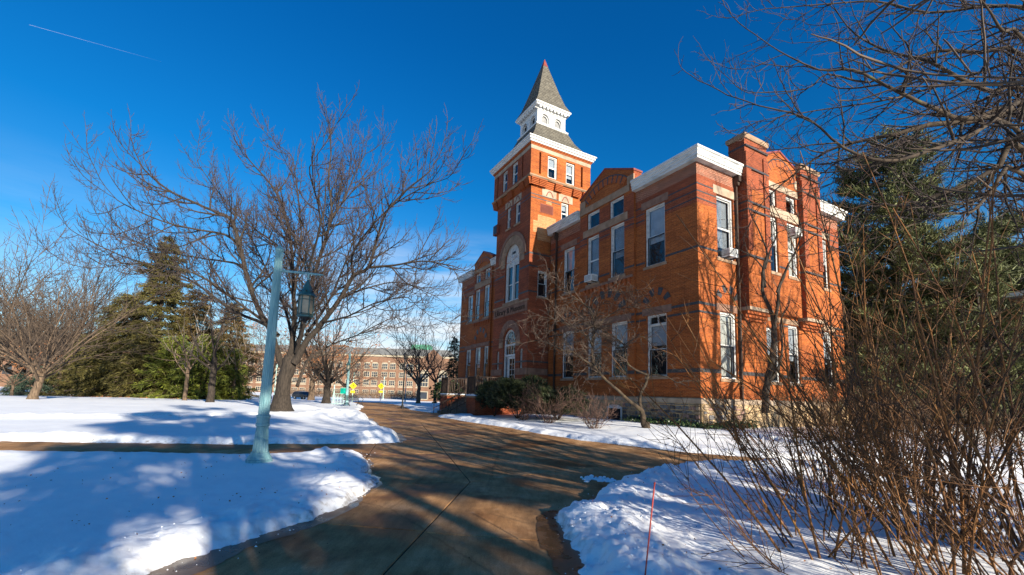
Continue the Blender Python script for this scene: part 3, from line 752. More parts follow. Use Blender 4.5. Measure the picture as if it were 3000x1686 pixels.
# ---------------------------------------------------------------- main walls (right wing, left wing)
A2, A1, B2, B1 = (2.0, 3.4, 8.72, 12.06), (1.96, 3.32, 2.72, 6.0), (9.82, 11.1, 8.66, 11.84), (9.78, 11.08, 2.72, 5.95)
BASE = (5.02, 6.23, .35, 1.0)
def band_boxes(F, mb, a0, a1, zs, h, out, skip):
    for z in zs:
        cuts = [(s[0] - .02, s[1] + .02) for s in skip if s[2] - .18 < z < s[3] + .38]
        x = a0
        for c0, c1 in sorted(cuts):
            if c0 > x + .03: mb.append((F, x, min(c0, a1), -out, .02, z - h / 2, z + h / 2))
            x = max(x, c1)
        if x < a1 - .03: mb.append((F, x, a1, -out, .02, z - h / 2, z + h / 2))
def slate(L):
    for q in L:
        m_ = HB(); q[0].box(m_, *q[1:]); part(m_, 'slate_course', MAT['slate_brick'])
BANDS = ((12.24, .07), (11.86, .065), (11.47, .065), (9.0, .11), (6.2, .13), (5.78, .10), (2.96, .18))

w = HB()
FR.wall(w, 0, 4.1, 1.65, ZW, [A2, A1], .3, ZM)
part(w, 'front_wall', BR, uv=True)
w = HB(); FR.wall(w, 9.05, 12.75, 1.65, ZW, [B2, B1], .3, ZM); part(w, 'front_wall', BR, uv=True)
LW = [(26.7, 28.0, 8.66, 11.5), (26.65, 27.9, 2.72, 5.85)]
w = HB(); FR.wall(w, 18.3, 22.2, 1.65, ZW, [], .3, ZM); part(w, 'far_wing_wall', BR, uv=True)
w = HB()
FR.wall(w, 26.25, 29.75, 1.65, ZW, LW, .3, ZM)
Face('v', 29.75).wall(w, 0, 13.7, .2, ZW, [], .3, ZM)
Face('u', 13.7).wall(w, 0, 29.75, .2, ZW, [], .3, ZM)
part(w, 'far_wing_wall', BR, uv=True)
S2, S1, S2r, S1r = (1.5, 2.86, 8.7, 12.05), (1.55, 2.86, 2.64, 5.97), (11.2, 12.3, 8.6, 11.77), (11.2, 12.25, 2.64, 5.9)
LOWS = [(5.42, 6.58, 2.64, 5.56), (7.5, 8.6, 2.64, 5.9)]
w = HB()
SI.wall(w, 0, 3.2, 1.65, ZW, [S2, S1], .3, ZM)
SI.wall(w, 3.2, 10.5, 1.65, 6.35, LOWS, .3, ZM)
SI.wall(w, 10.5, 13.7, 1.65, ZW, [S2r, S1r], .3, ZM)
part(w, 'side_wall', BR, uv=True)
# bays: the shallow gabled projections
def gable_bay(F, a0, a1, zlow, apex, zend, holes, name):
    d = abs(F.pl)
    w = HB()
    F.wall(w, a0, a1, zlow, 14.2, holes, .3, ((0, 0), (11.25, 1), (13.4, 0)))
    F.face_top = None
    w.face([F.P(a0, 0, 14.2), F.P(a1, 0, 14.2), F.P(a1, 0, zend), F.P((a0 + a1) / 2, 0, apex), F.P(a0, 0, zend)], 0)
    w.face([F.P(a0, .62, 13.4), F.P(a1, .62, 13.4), F.P(a1, .62, zend), F.P((a0 + a1) / 2, .62, apex), F.P(a0, .62, zend)], 0)
    for a in (a0, a1):
        w.face([F.P(a, 0, zlow), F.P(a, d, zlow), F.P(a, d, 13.4), F.P(a, 0, 13.4)], 0)
        w.face([F.P(a, 0, 13.4), F.P(a, .62, 13.4), F.P(a, .62, zend), F.P(a, 0, zend)], 1)
    w.face([F.P(a0, 0, zlow), F.P(a1, 0, zlow), F.P(a1, d, zlow), F.P(a0, d, zlow)], 0)
    part(w, name, BR, uv=True)
    c = HB(); am = (a0 + a1) / 2
    for (p, zp, q, zq) in ((a0 - .04, zend, am, apex), (am, apex, a1 + .04, zend)):
        F.prism(c, [(p, zp - .02), (q, zq - .02), (q, zq + .09), (p, zp + .09)], -.05, .67)
    part(c, 'gable_coping', MAT['red_metal'])
T1, T2 = (7.1, 8.32, 12.4, 13.5), (4.92, 6.16, 12.4, 13.55)
W1, W2 = (7.12, 8.28, 8.68, 11.84), (4.88, 6.1, 8.68, 11.9)
L1, L2 = (6.82, 8.16, 2.72, 5.82), (4.62, 6.0, 2.72, 5.92)
gable_bay(BAYF, 4.1, 9.05, 1.65, 15.85, 14.72, [T1, T2, W1, W2, L1, L2], 'front_bay_wall')
for h in (T1, T2): window(BAYF, *h, style='single', sill=False, blind=0)
window(BAYF, *W1, style='white', blind=.95, blind_mat='slats'); window(BAYF, *W2, blind=.52, blind_mat='slats')
window(BAYF, *L1, blind=.5); window(BAYF, *L2, blind=.5)
window(FR, *A2, blind=.5); window(FR, *A1, blind=.52, transom=.48); window(FR, *B2, blind=.5); window(FR, *B1, blind=.5)
for h in LW: window(FR, *h, blind=.5)
LT = [(24.75, 25.85, 12.4, 13.35), (22.65, 23.8, 12.4, 13.4)]; LWW = [(24.75, 25.85, 8.68, 11.7), (22.65, 23.8, 8.68, 11.75)]; LL = [(24.1, 25.35, 2.72, 5.9), (22.45, 23.4, 2.72, 5.9)]
gable_bay(BAYF, 22.2, 26.25, 1.65, 15.3, 14.4, LT + LWW + LL, 'far_bay_wall')
for h in LT: window(BAYF, *h, style='single', sill=False, blind=0)
for h in LWW + LL: window(BAYF, *h, blind=.5)
window(SI, *S2, style='white', blind=.75, blind_mat='slats'); window(SI, *S1, style='storm', blind=1, blind_mat='curtain')
window(SI, *S2r, blind=.5); window(SI, *S1r, blind=.5)
for h in LOWS: window(SI, *h, blind=.5)
UPS = [(5.42, 6.42, 8.62, 11.8), (7.36, 8.36, 8.62, 11.8)]; TPS = [(5.4, 6.42, 12.4, 13.4), (7.36, 8.36, 12.4, 13.4)]
gable_bay(BAYS, 5.2, 8.55, 6.35, 15.85, 15.18, UPS + TPS, 'side_bay_wall')
window(BAYS, *UPS[0], blind=.5, blind_mat='curtain'); window(BAYS, *UPS[1], style='white', blind=1, blind_mat='curtain')
for h in TPS: window(BAYS, *h, style='single', sill=False, blind=.0)

# basement window
m = HB()
FR.box(m, 5.02, 6.23, -.20, -.14, .92, 1.0); FR.box(m, 5.02, 5.1, -.20, -.14, .1, .92); FR.box(m, 6.15, 6.23, -.20, -.14, .1, .92)
FR.prism(m, [(5.02, 1.0), (6.23, 1.0), (5.95, 1.13), (5.3, 1.13)], -.20, -.14)
bw = part(m, 'basement_window', MAT['white_paint'])
m = HB(); FR.box(m, 5.1, 6.15, -.17, -.16, .1, .92); part(m, 'pane', MAT['unlit_interior'], parent=bw)

# ---------------------------------------------------------------- courses of slate-blue brick
b = []
for z, h in BANDS:
    FR_sk = [A2, A1, B2, B1]
    band_boxes(FR, b, -.012, 4.1, [z], h, .012, FR_sk)
    band_boxes(FR, b, 9.05, 12.75, [z], h, .012, FR_sk)
    band_boxes(BAYF, b, 4.088, 9.062, [z], h, .012, [T1, T2, W1, W2, L1, L2] if z < 12 else [(4.1, 9.05, 11, 15)])
    band_boxes(FR, b, 18.4, 22.2, [z], h, .012, LW); band_boxes(FR, b, 26.25, 29.76, [z], h, .012, LW)
    band_boxes(BAYF, b, 22.19, 26.26, [z], h, .012, LWW + LL if z < 12 else [(22, 27, 11, 15)])
    band_boxes(SI, b, .02, 3.2, [z], h, .012, [S2, S1]); band_boxes(SI, b, 10.5, 13.71, [z], h, .012, [S2r, S1r])
    if z < 6.1: band_boxes(SI, b, 3.2, 10.5, [z], h, .012, LOWS)
    elif z > 7: band_boxes(BAYS, b, 5.2, 8.55, [z], h, .012, UPS + TPS)
slate(b)

# ---------------------------------------------------------------- stone lintels, sill bands
def lintel(F, a0, a1, z0, z1, mt='sandstone_red', out=.02, n=1):
    for k in range(n):
        m = HB(); x0 = a0 + (a1 - a0) * k / n; x1 = a0 + (a1 - a0) * (k + 1) / n
        F.box(m, x0 + .004, x1 - .004, -out, .08, z0 + .003, z1 - .003); part(m, 'stone_lintel', MAT[mt])
lintel(FR, 1.76, 3.66, 12.06, 12.48); lintel(FR, 9.55, 11.4, 11.86, 12.28); lintel(SI, 1.24, 3.1, 12.06, 12.5, 'limestone')
lintel(FR, 1.62, 3.62, 6.0, 6.4); lintel(SI, 1.25, 3.1, 5.98, 6.36, 'sandstone_red'); lintel(FR, 9.5, 11.4, 5.95, 6.35)
lintel(BAYF, 4.42, 9.06, 13.56, 13.98, 'sandstone', .05, 3)
lintel(BAYF, 4.6, 8.7, 11.92, 12.38, 'sandstone', .03, 3)
lintel(BAYF, 4.3, 8.5, 5.93, 6.3, 'sandstone_red', .03, 3)
lintel(BAYS, 5.22, 8.53, 13.42, 13.8, 'limestone', .05, 2); lintel(BAYS, 5.22, 8.53, 11.82, 12.36, 'limestone', .04, 2)
lintel(SI, 10.95, 12.6, 11.79, 12.2, 'limestone'); lintel(SI, 10.9, 12.6, 5.92, 6.3, 'sandstone')
lintel(SI, 5.25, 8.75, 5.92, 6.2, 'sandstone', .03, 2)
lintel(BAYF, 22.25, 26.2, 13.42, 13.75, 'sandstone', .05, 3); lintel(BAYF, 22.4, 26.0, 11.78, 12.36, 'sandstone', .03, 2)
lintel(FR, 26.4, 28.3, 11.52, 11.9); lintel(FR, 26.4, 28.2, 5.87, 6.25); lintel(BAYF, 22.3, 26.1, 5.92, 6.28, 'sandstone_red', .03, 3)

# ---------------------------------------------------------------- arches made of voussoirs
def ring(F, ac, zc, r0, r1, t0, t1, n, mats, out=.03, gap=.012, name='voussoir', sx=1.0):
    for k in range(n):
        s0 = t0 + (t1 - t0) * k / n; s1 = t0 + (t1 - t0) * (k + 1) / n
        g0, g1 = gap / r0 / 2, gap / r1 / 2
        pts = []
        for t in (s0 + g0, (s0 + s1) / 2, s1 - g0): pts.append((ac + sx * r0 * cos(t), zc + r0 * sin(t)))
        for t in (s1 - g1, (s0 + s1) / 2, s0 + g1): pts.append((ac + sx * r1 * cos(t), zc + r1 * sin(t)))
        m = HB(); F.prism(m, pts, -out - .004 * (k % 2), .04); part(m, name, MAT[mats(k) if callable(mats) else mats])
def seg_arch(F, am, half, zspring, rise, thick, n, z_t):
    R = (half * half + rise * rise) / (2 * rise); zc = zspring + rise - R; th = math.asin(half / R)
    # alternating: nine bundles of orange brick parted by thin slate ones
    t0, t1 = pi / 2 - th, pi / 2 + th
    for k in range(n):
        a, b_ = t0 + (t1 - t0) * k / n, t0 + (t1 - t0) * (k + 1) / n
        ring(F, am, zc, R - thick, R, a + .032, b_, 1, 'voussoir_brick', .045)
        ring(F, am, zc, R - thick, R, a, a + .032, 1, 'slate_brick', .05, 0.002, 'slate_voussoir')
    ring(F, am, zc, R + .004, R + .07, t0, t1, n, 'slate_brick', .055, .004, 'arch_hood')
seg_arch(BAYF, 6.56, 1.93, 14.45, .72, .44, 9, 0)
seg_arch(BAYS, 6.88, 1.45, 14.35, .95, .40, 8, 0)
seg_arch(BAYF, 24.2, 1.55, 14.05, .6, .38, 7, 0)
for F, a0, a1, mt in ((BAYF, 8.5, 9.06, 'sandstone'), (BAYF, 4.09, 4.62, 'sandstone'), (BAYS, 5.21, 5.45, 'limestone'), (BAYS, 8.3, 8.54, 'limestone')):
    m = HB(); F.box(m, a0, a1, -.035, .05, 13.985, 14.5); part(m, 'impost_stone', MAT[mt])
def relieving(F, ac, zs, r0, r1, n=9):
    ring(F, ac, zs, r0, r1, 0.02, pi - .02, n, lambda k: 'slate_brick' if k % 2 else 'voussoir_brick', .03)
    m = HB()                                              # herringbone infill set back as a shallow panel of slanting bricks
    for i in range(-6, 7):
        for j in range(0, 8):
            x, z = i * .11, j * .085 + .02
            if x * x + z * z < (r0 - .07) ** 2:
                s_ = 1 if i % 2 else -1
                F.prism(m, [(ac + x - .045, zs + z - .03 * s_), (ac + x + .045, zs + z + .03 * s_), (ac + x + .045, zs + z + .03 * s_ + .045), (ac + x - .045, zs + z - .03 * s_ + .045)], -.008, .01)
    part(m, 'herringbone_panel', MAT['voussoir_brick'])
relieving(FR, 2.62, 6.42, .62, 1.02); relieving(SI, 2.18, 6.4, .58, .98); relieving(FR, 10.45, 6.38, .55, .92)
ring(BAYF, 6.4, 6.34, 1.2, 1.75, .05, pi - .05, 13, lambda k: 'slate_brick' if k % 2 else 'voussoir_brick', .03)
ring(BAYF, 24.2, 6.3, 1.05, 1.5, .05, pi - .05, 11, lambda k: 'slate_brick' if k % 2 else 'voussoir_brick', .03)
# corbel tables under the upper bay windows
for a0, a1 in ((4.35, 8.75), (22.5, 26.0)):
    n = int((a1 - a0) / .36)
    for k in range(n):
        m = HB(); x = a0 + (a1 - a0) * k / n
        BAYF.box(m, x, x + .2, -.06, .02, 7.98, 8.2); BAYF.box(m, x, x + .2, -.10, .02, 8.2, 8.36); part(m, 'corbel', MAT['voussoir_brick'])
    m = HB(); BAYF.box(m, a0 - .15, a1 + .1, -.10, .02, 8.362, 8.5); part(m, 'sill_course', MAT['sandstone_red'])

# ---------------------------------------------------------------- chimney piers of the right side
def pier(v0, v1, ztop):
    F = Face('v', -.5)
    w = HB()
    F.wall(w, v0, v1, 6.35, ztop, [], .3, ((0, 0), (12.7, 1)))
    for v in (v0, v1): w.face([(-.5, v, 6.35), (0.02, v, 6.35), (.02, v, ztop), (-.5, v, ztop)], 1)
    w.face([(.42, v0, 13.3), (.42, v1, 13.3), (.42, v1, ztop), (.42, v0, ztop)], 1)
    for v in (v0, v1): w.face([(.02, v, 13.3), (.42, v, 13.3), (.42, v, ztop), (.02, v, ztop)], 1)
    w.face([(-.5, v0, 6.35), (-.5, v1, 6.35), (0, v1, 6.35), (0, v0, 6.35)], 0)
    # raised corner strips
    for a in (v0, v1 - .42): F.box(w, a, a + .42, -.07, .0, 9.3, ztop - .75, 1)
    part(w, 'chimney', BR, uv=True)
    c = HB(); c.sweep([(-.1, ztop), (.06, ztop), (.10, ztop + .09), (.10, ztop + .26), (-.1, ztop + .26)], [(.42, v0), (-.5, v0), (-.5, v1), (.42, v1)], closed=True)
    c.box(-.45, .38, v0 + .05, v1 - .05, ztop + .05, ztop + .24); part(c, 'chimney_cap', MAT['sandstone'])
    for z in (ztop - .42, 13.8, 11.9, 11.47, 9.0):
        s = HB(); s.box(-.585, .43 if z > 13.4 else 0, v0 - .012, v1 + .012, z - .05, z + .05); part(s, 'chimney_slate_course', MAT['slate_brick'])
    # stepped corbel carrying the pier
    for k, (z0, z1, o) in enumerate(((6.18, 6.35, .50), (6.02, 6.177, .36), (5.86, 6.017, .22), (5.72, 5.857, .10))):
        m = HB(); m.box(-o - .03, .02, v0 - .02 + k * .03, v1 + .02 - k * .03, z0, z1); part(m, 'pier_corbel', MAT['limestone' if k == 0 else 'voussoir_brick'])
pier(3.22, 5.2, 15.42); pier(8.55, 10.5, 15.25)

# ---------------------------------------------------------------- foundation
m = HB()
FR.wall(m, -.10, 12.75, -.3, 1.38, [], .1); FR.wall(m, 18.3, 29.85, -.3, 1.38, [], .1)
m2 = HB(); m2.box(-.10, 12.75, -.10, .3, -.4, 1.38); m2.box(18.3, 29.85, -.10, .3, -.4, 1.38); m2.box(-.10, .3, -.10, 13.8, -.4, 1.38)
part(m2, 'foundation', MAT['mortar'])
rs = random.Random(5)
STN = ['stone_grey', 'stone_tan', 'stone_pink', 'stone_tan', 'stone_grey', 'stone_dark']
def rubble(F, a0, a1, z0, z1, pale=False):
    z = z0
    while z < z1 - .05:
        h = min(rs.uniform(.14, .30), z1 - z)
        a = a0
        while a < a1 - .05:
            wd = rs.uniform(.16, .48)
            if a + wd > a1 - .12: wd = a1 - a
            sub = [(z, h)] if rs.random() < .65 or h < .24 else [(z, h * .5), (z + h * .5, h * .5)]
            for (zz, hh) in sub:
                g = rs.uniform(.012, .03)
                x0, x1, y0, y1 = a + g, a + wd - g, zz + g, zz + hh - g
                c = min(x1 - x0, y1 - y0) * .3
                J = lambda: rs.uniform(-.012, .012)
                pts = [(x0 + c * rs.random(), y0 + J()), (x1 - c * rs.random(), y0 + J()), (x1 + J(), y0 + c * rs.random()), (x1 + J(), y1 - c * rs.random()),
                       (x1 - c * rs.random(), y1 + J()), (x0 + c * rs.random(), y1 + J()), (x0 + J(), y1 - c * rs.random()), (x0 + J(), y0 + c * rs.random())]
                cx, cz = (x0 + x1) / 2, (y0 + y1) / 2
                o = rs.uniform(.115, .15)
                mm = HB()
                n = 8
                r1 = [F.P(p, -.09, q) for p, q in pts]; r2 = [F.P(p, -o, q) for p, q in pts]
                r3 = [F.P(cx + (p - cx) * .72, -o - rs.uniform(.008, .03), cz + (q - cz) * .72) for p, q in pts]
                mm.loft([r1, r2, r3])
                mt = rs.choice(['stone_tan', 'stone_tan', 'stone_grey', 'stone_pink']) if pale else rs.choice(STN)
                part(mm, 'stone', MAT[mt])
            a += wd
        z += h
rubble(FR, -.04, 5.0, .12, 1.36); rubble(SI, .02, 3.2, .12, 1.36, True)
for F, a0, a1, n in ((FR, -.13, 12.74, 13), (SI, .05, 13.8, 12), (FR, 18.3, 29.8, 9)):
    for k in range(n):
        x0, x1 = a0 + (a1 - a0) * k / n, a0 + (a1 - a0) * (k + 1) / n
        mm = HB(); F.box(mm, x0 + .004, x1 - .004, -.13, .05, 1.385, 1.60); F.prism(mm, [(x0 + .004, 1.60), (x1 - .004, 1.60), (x1 - .004, 1.648), (x0 + .004, 1.648)], -.06, .05)
        part(mm, 'water_table_stone', MAT['limestone'])

# ---------------------------------------------------------------- white cornices
CORN = [(.0, 13.36), (.30, 13.36), (.30, 13.50), (.34, 13.50), (.34, 13.64), (.38, 13.68), (.38, 13.80), (.44, 13.84), (.44, 13.94), (.40, 13.98), (0, 13.98)]
for path in ([(4.1, 0), (0, 0), (0, 3.22)], [(0, 10.5), (0, 13.7), (1.2, 13.7)], [(12.74, 0), (9.05, 0)], [(22.2, 0), (18.3, 0)], [(29.75, 1.2), (29.75, 0), (26.25, 0)]):
    m = HB(); m.sweep(CORN, path); part(m, 'cornice', MAT['white_paint'])
m = HB(); m.box(.1, 29.7, .1, 13.6, 13.5, 13.8); part(m, 'roof', MAT['roof_tar'])
# downspouts
for F, a in ((FR, 11.85), (SI, 3.0)):
    m = HB()
    F.box(m, a - .10, a + .10, -.34, -.04, 13.0, 13.34)
    F.prism(m, [(a - .10, 13.0), (a + .10, 13.0), (a + .055, 12.8), (a - .055, 12.8)], -.26, -.04)
    F.box(m, a - .05, a + .05, -.15, -.05, .4, 12.8)
    for z in (2.2, 4.6, 7.2, 9.6, 12.0): F.box(m, a - .075, a + .075, -.165, -.0, z, z + .05)
    part(m, 'downspout', MAT['metal_brown'])
# air conditioners
ac_unit(SI, 1.95, 2.6, 8.78, .36, 'white air conditioner in the upper window beside the downspout at the sunlit corner')
ac_unit(BAYS, 7.55, 8.2, 11.0, .36, 'white air conditioner high in the gabled side bay window behind bare branches')
ac_unit(BAYF, 7.3, 7.98, 8.76, .45, 'air conditioner in the shaded front gable bay window above the crabapple tree')

# ---------------------------------------------------------------- tower
TU0, TU1, TV0, TV1 = 12.9, 18.3, -1.75, 3.5
TS, TF = Face('v', TU0), Face('u', TV0)
TN = (-.98, -.12, 8.7, 10.66)                            # narrow window in the return
T3 = (1.02, 1.72, 14.77, 16.38)
LV = (-.92, .24, 15.12, 15.82)
w = HB()
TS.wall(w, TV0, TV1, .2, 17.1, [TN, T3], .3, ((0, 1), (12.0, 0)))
FW = [(15.95, 16.62, 14.75, 16.5), (14.48, 15.25, 14.72, 16.45)]
AW, DO = (14.36, 16.6, 8.64, 13.42), (14.58, 16.46, 1.42, 6.46)
NW = [(17.14, 17.56, 3.43, 4.87), (13.52, 13.92, 3.43, 4.85)]
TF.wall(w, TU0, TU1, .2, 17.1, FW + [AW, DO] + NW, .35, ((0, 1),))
TF.arch_fill(w, AW[0], AW[1], 11.95, 13.42, .35, mi=1); TF.arch_fill(w, DO[0], DO[1], 5.5, 6.46, .35, mi=1)
Face('v', TU1).wall(w, TV0, TV1, .2, 17.1, [], .3, ((0, 1),))
Face('u', TV1).wall(w, TU0, TU1, 13, 17.1, [], .3, ((0, 1),))
part(w, 'tower_wall', BR, uv=True)
# pale patch of renewed brick beside the louvre, a shallow raised face
for q in ((-1.12, .52, 12.95, 14.9), (-.4, .1, 15.9, 16.2), (-1.5, -1.124, 13.5, 14.4)):
    m = HB(); TS.box(m, q[0], q[1], -.006, .01, q[2], q[3]); part(m, 'renewed_brick', MAT['brick_pale'], uv=True)
window(TS, *TN, style='storm', blind=0); window(TS, *T3, style='white', blind=.35, frame=.09)
for h in FW: window(TF, *h, style='white', blind=0, frame=.09)
for h in NW: window(TF, *h, style='single', blind=0, frame=.08)
m = HB(); TS.box(m, LV[0], LV[1], -.02, .03, LV[2], LV[3]); lv = part(m, 'louver', MAT['louver_paint'])
for k in range(8):
    m = HB(); z = LV[2] + .05 + k * .08; TS.prism(m, [(LV[0] + .05, z), (LV[1] - .05, z), (LV[1] - .05, z + .028), (LV[0] + .05, z + .028)], -.06, -.02); part(m, 'slat', MAT['louver_paint'], parent=lv)
# upper stage
UU0, UU1, UV0, UV1 = 12.72, 18.72, -1.95, 3.68
US, UF = Face('v', UU0), Face('u', UV0)
UW = [(-.43, .43, 17.95, 19.72), (1.27, 2.12, 17.92, 19.7)]; UFW = [(16.4, 17.22, 18.03, 19.8), (14.72, 15.6, 18.03, 19.82)]
SLS, SLF = [(-1.22, -1.06, 18.0, 19.73), (2.72, 2.9, 18.0, 19.68)], [(13.84, 14.03, 18.0, 19.9), (17.95, 18.14, 18.0, 19.8)]
w = HB()
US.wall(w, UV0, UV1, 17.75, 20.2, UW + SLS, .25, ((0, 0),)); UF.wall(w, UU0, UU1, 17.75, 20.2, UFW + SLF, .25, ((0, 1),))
Face('v', UU1).wall(w, UV0, UV1, 17.75, 20.2, [], .25, ((0, 1),)); Face('u', UV1).wall(w, UU0, UU1, 17.75, 20.2, [], .25, ((0, 1),))
part(w, 'tower_upper_wall', BR, uv=True)
for F, hs in ((US, SLS), (UF, SLF)):
    for h in hs: m = HB(); F.box(m, h[0], h[1], .2, .24, h[2], h[3]); part(m, 'slot_panel', MAT['louver_paint'])
for h in UW: window(US, *h, style='white', blind=.6, sill=False, frame=.09)
for h in UFW: window(UF, *h, style='white', blind=0, sill=False, frame=.09)
RECT = [(UU1, UV0), (UU0, UV0), (UU0, UV1), (UU1, UV1)]
m = HB(); m.sweep([(-.02, 17.62), (.06, 17.62), (.14, 17.7), (.14, 17.78), (-.02, 17.8)], RECT, True); part(m, 'tower_ledge', MAT['sandstone'])
m = HB(); m.sweep([(-.02, 19.84), (.012, 19.84), (.012, 20.14), (-.02, 20.14)], RECT, True); part(m, 'tower_stone_band', MAT['limestone'])
m = HB(); m.sweep([(-.02, 20.15), (.05, 20.15), (.05, 20.22), (.11, 20.24), (.11, 20.31), (-.02, 20.31)], RECT, True); part(m, 'tower_brick_cornice', MAT['voussoir_brick'])
m = HB(); m.sweep([(-.1, 20.315), (.18, 20.315), (.20, 20.42), (.28, 20.46), (.28, 20.60), (.36, 20.64), (.36, 20.72), (-.1, 20.74)], RECT, True); part(m, 'tower_cornice', MAT['white_trim'])
LRECT = [(TU1, TV0), (TU0, TV0), (TU0, TV1), (TU1, TV1)]
for z0, z1, o in ((17.1, 17.2, .03), (17.2, 17.33, .06), (17.33, 17.48, .10), (17.48, 17.618, .14)):
    m = HB(); m.sweep([(-.2, z0), (o, z0), (o, z1 - .002), (-.2, z1 - .002)], LRECT, True); part(m, 'tower_corbel_course', MAT['voussoir_brick'])
for F, L in ((US, (-1.9, -1.2, .25, 1.95, 2.9)), (UF, (12.75, 13.6, 15.4, 17.1, 18.0))):
    for a in L:
        for k in range(5):
            m = HB(); F.box(m, a, a + .66, -.045 - .028 * k, .35, 17.06 + k * .11, 17.06 + k * .11 + .075); part(m, 'corbel', MAT['voussoir_brick'])
# trefoil-headed stone panels
def trefoil(F, a0, a1, z0, z1, ac):
    m = HB(); F.box(m, a0, a1, -.02, .05, z0, z1); p = part(m, 'trefoil_panel', MAT['limestone'])
    m = HB()
    pts_o, pts_i = [], []
    for k in range(21):
        t = pi * k / 20; r = .30 + .05 * abs(sin(1.5 * t * 2 / 2 + pi / 2 * 0))
        bump = .07 * abs(cos(1.5 * (t - pi / 2)))
        pts_o.append((ac + (.30 + bump) * cos(t), z0 + .06 + (.36 + bump) * sin(t))); pts_i.append((ac + (.22 + bump) * cos(t), z0 + .06 + (.28 + bump) * sin(t)))
    for k in range(20): F.prism(m, [pts_o[k], pts_o[k + 1], pts_i[k + 1], pts_i[k]], -.034, -.019)
    part(m, 'hood_mould', MAT['louver_paint'], parent=p)
trefoil(TS, -.78, .52, 16.45, 17.04, -.1); trefoil(TS, .74, 2.06, 16.4, 17.02, 1.37)
trefoil(TF, 15.75, 16.9, 16.52, 17.02, 16.3); trefoil(TF, 14.3, 15.5, 16.48, 17.02, 14.88)
for F, a0, a1 in ((TS, TV0 - .01, .9), (TF, TU0 - .01, TU1)):
    m = []
    sk = [T3] if F is TS else FW
    band_boxes(F, m, a0, a1, [16.42, 16.14], .07, .012, [(h[0], h[1], h[2], 16.2) for h in sk])
    band_boxes(F, m, a0, TV1 - 3 if F is TS else a1, [11.86, 10.9, 9.0, 3.9], .12, .012, [AW, DO, TN] if F is TF else [TN])
    slate(m)
# big arched window
ring(TF, 15.48, 12.0, 1.16, 1.86, 0, pi, 15, 'sandstone', .04, .02); ring(TF, 15.48, 12.0, 1.87, 2.14, 0, pi, 15, 'sandstone_red', .08, .006, 'arch_hood')
for a in (13.62, 16.64):
    m = HB(); TF.box(m, a, a + .70, -.04, .03, 11.55, 11.99); part(m, 'impost_stone', MAT['sandstone'])
m = HB()
ins = .12
def arc_band(F, mb, ac, zs, r0, r1, d0, d1, n=20, t0=0, t1=pi, sz=1.0):
    for k in range(n):
        a, b_ = t0 + (t1 - t0) * k / n, t0 + (t1 - t0) * (k + 1) / n
        F.prism(mb, [(ac + r * cos(t), zs + sz * r * sin(t)) for r, t in ((r0, a), (r1, a), (r1, b_), (r0, b_))], d0, d1)
arc_band(TF, m, 15.48, 11.95, .94, 1.12, ins, ins + .18, sz=1.31)
TF.box(m, 14.36, 14.54, ins, ins + .18, 8.64, 11.95); TF.box(m, 16.42, 16.6, ins, ins + .18, 8.64, 11.95)
TF.box(m, 15.38, 15.58, ins, ins + .18, 8.64, 11.7); TF.box(m, 14.54, 16.42, ins + .03, ins + .15, 8.64, 8.8)
aw = part(m, 'arched_window', MAT['white_trim'])
m = HB()                                                  # tracery plate over two lancets, with a round medallion
plate = [(15.48 + .94 * cos(pi * k / 20), 11.95 + 1.31 * .94 * sin(pi * k / 20)) for k in range(21)] + [(14.54, 11.5), (16.42, 11.5)]
TF.prism(m, plate, ins + .06, ins + .1); part(m, 'tracery_plate', MAT['white_trim'], parent=aw)
m = HB()
arc_band(TF, m, 15.48, 12.55, .36, .44, ins + .02, ins + .06, 24, 0, 2 * pi); arc_band(TF, m, 15.48, 12.55, .28, .31, ins + .03, ins + .06, 24, 0, 2 * pi)
for ac in (14.96, 16.0):
    arc_band(TF, m, ac, 11.5, .36, .43, ins + .02, ins + .06, 12, 0, pi)
    for t in (.5, 1.57, 2.64): arc_band(TF, m, ac + .17 * cos(t), 11.62 + .17 * sin(t), .08, .12, ins + .03, ins + .06, 10, 0, 2 * pi)
for ax_, az_ in ((14.82, 12.5), (16.14, 12.5), (15.0, 12.85), (15.96, 12.85), (15.48, 11.98)): arc_band(TF, m, ax_, az_, .05, .10, ins + .03, ins + .06, 8, 0, 2 * pi)
part(m, 'tracery', MAT['white_trim'], parent=aw)
for a0, a1 in ((14.54, 15.38), (15.58, 16.42)):
    m = HB()
    TF.box(m, a0, a1, ins + .08, ins + .12, 10.02, 10.10); TF.box(m, a0, a0 + .05, ins + .08, ins + .12, 8.8, 11.5); TF.box(m, a1 - .05, a1, ins + .08, ins + .12, 8.8, 11.5)
    part(m, 'sash', MAT['white_trim'], parent=aw)
    m = HB(); TF.sheet(m, a0, a1, ins + .127, 8.8, 11.5); part(m, 'pane', MAT['glass'], parent=aw)
m = HB(); TF.box(m, 14.37, 16.59, ins + .3, ins + .33, 8.66, 13.3); part(m, 'unlit_room_sheet', MAT['unlit_interior'], parent=aw)
m = HB(); TF.box(m, 14.2, 16.76, -.06, .1, 8.46, 8.635); part(m, 'sill', MAT['sandstone'], parent=aw)

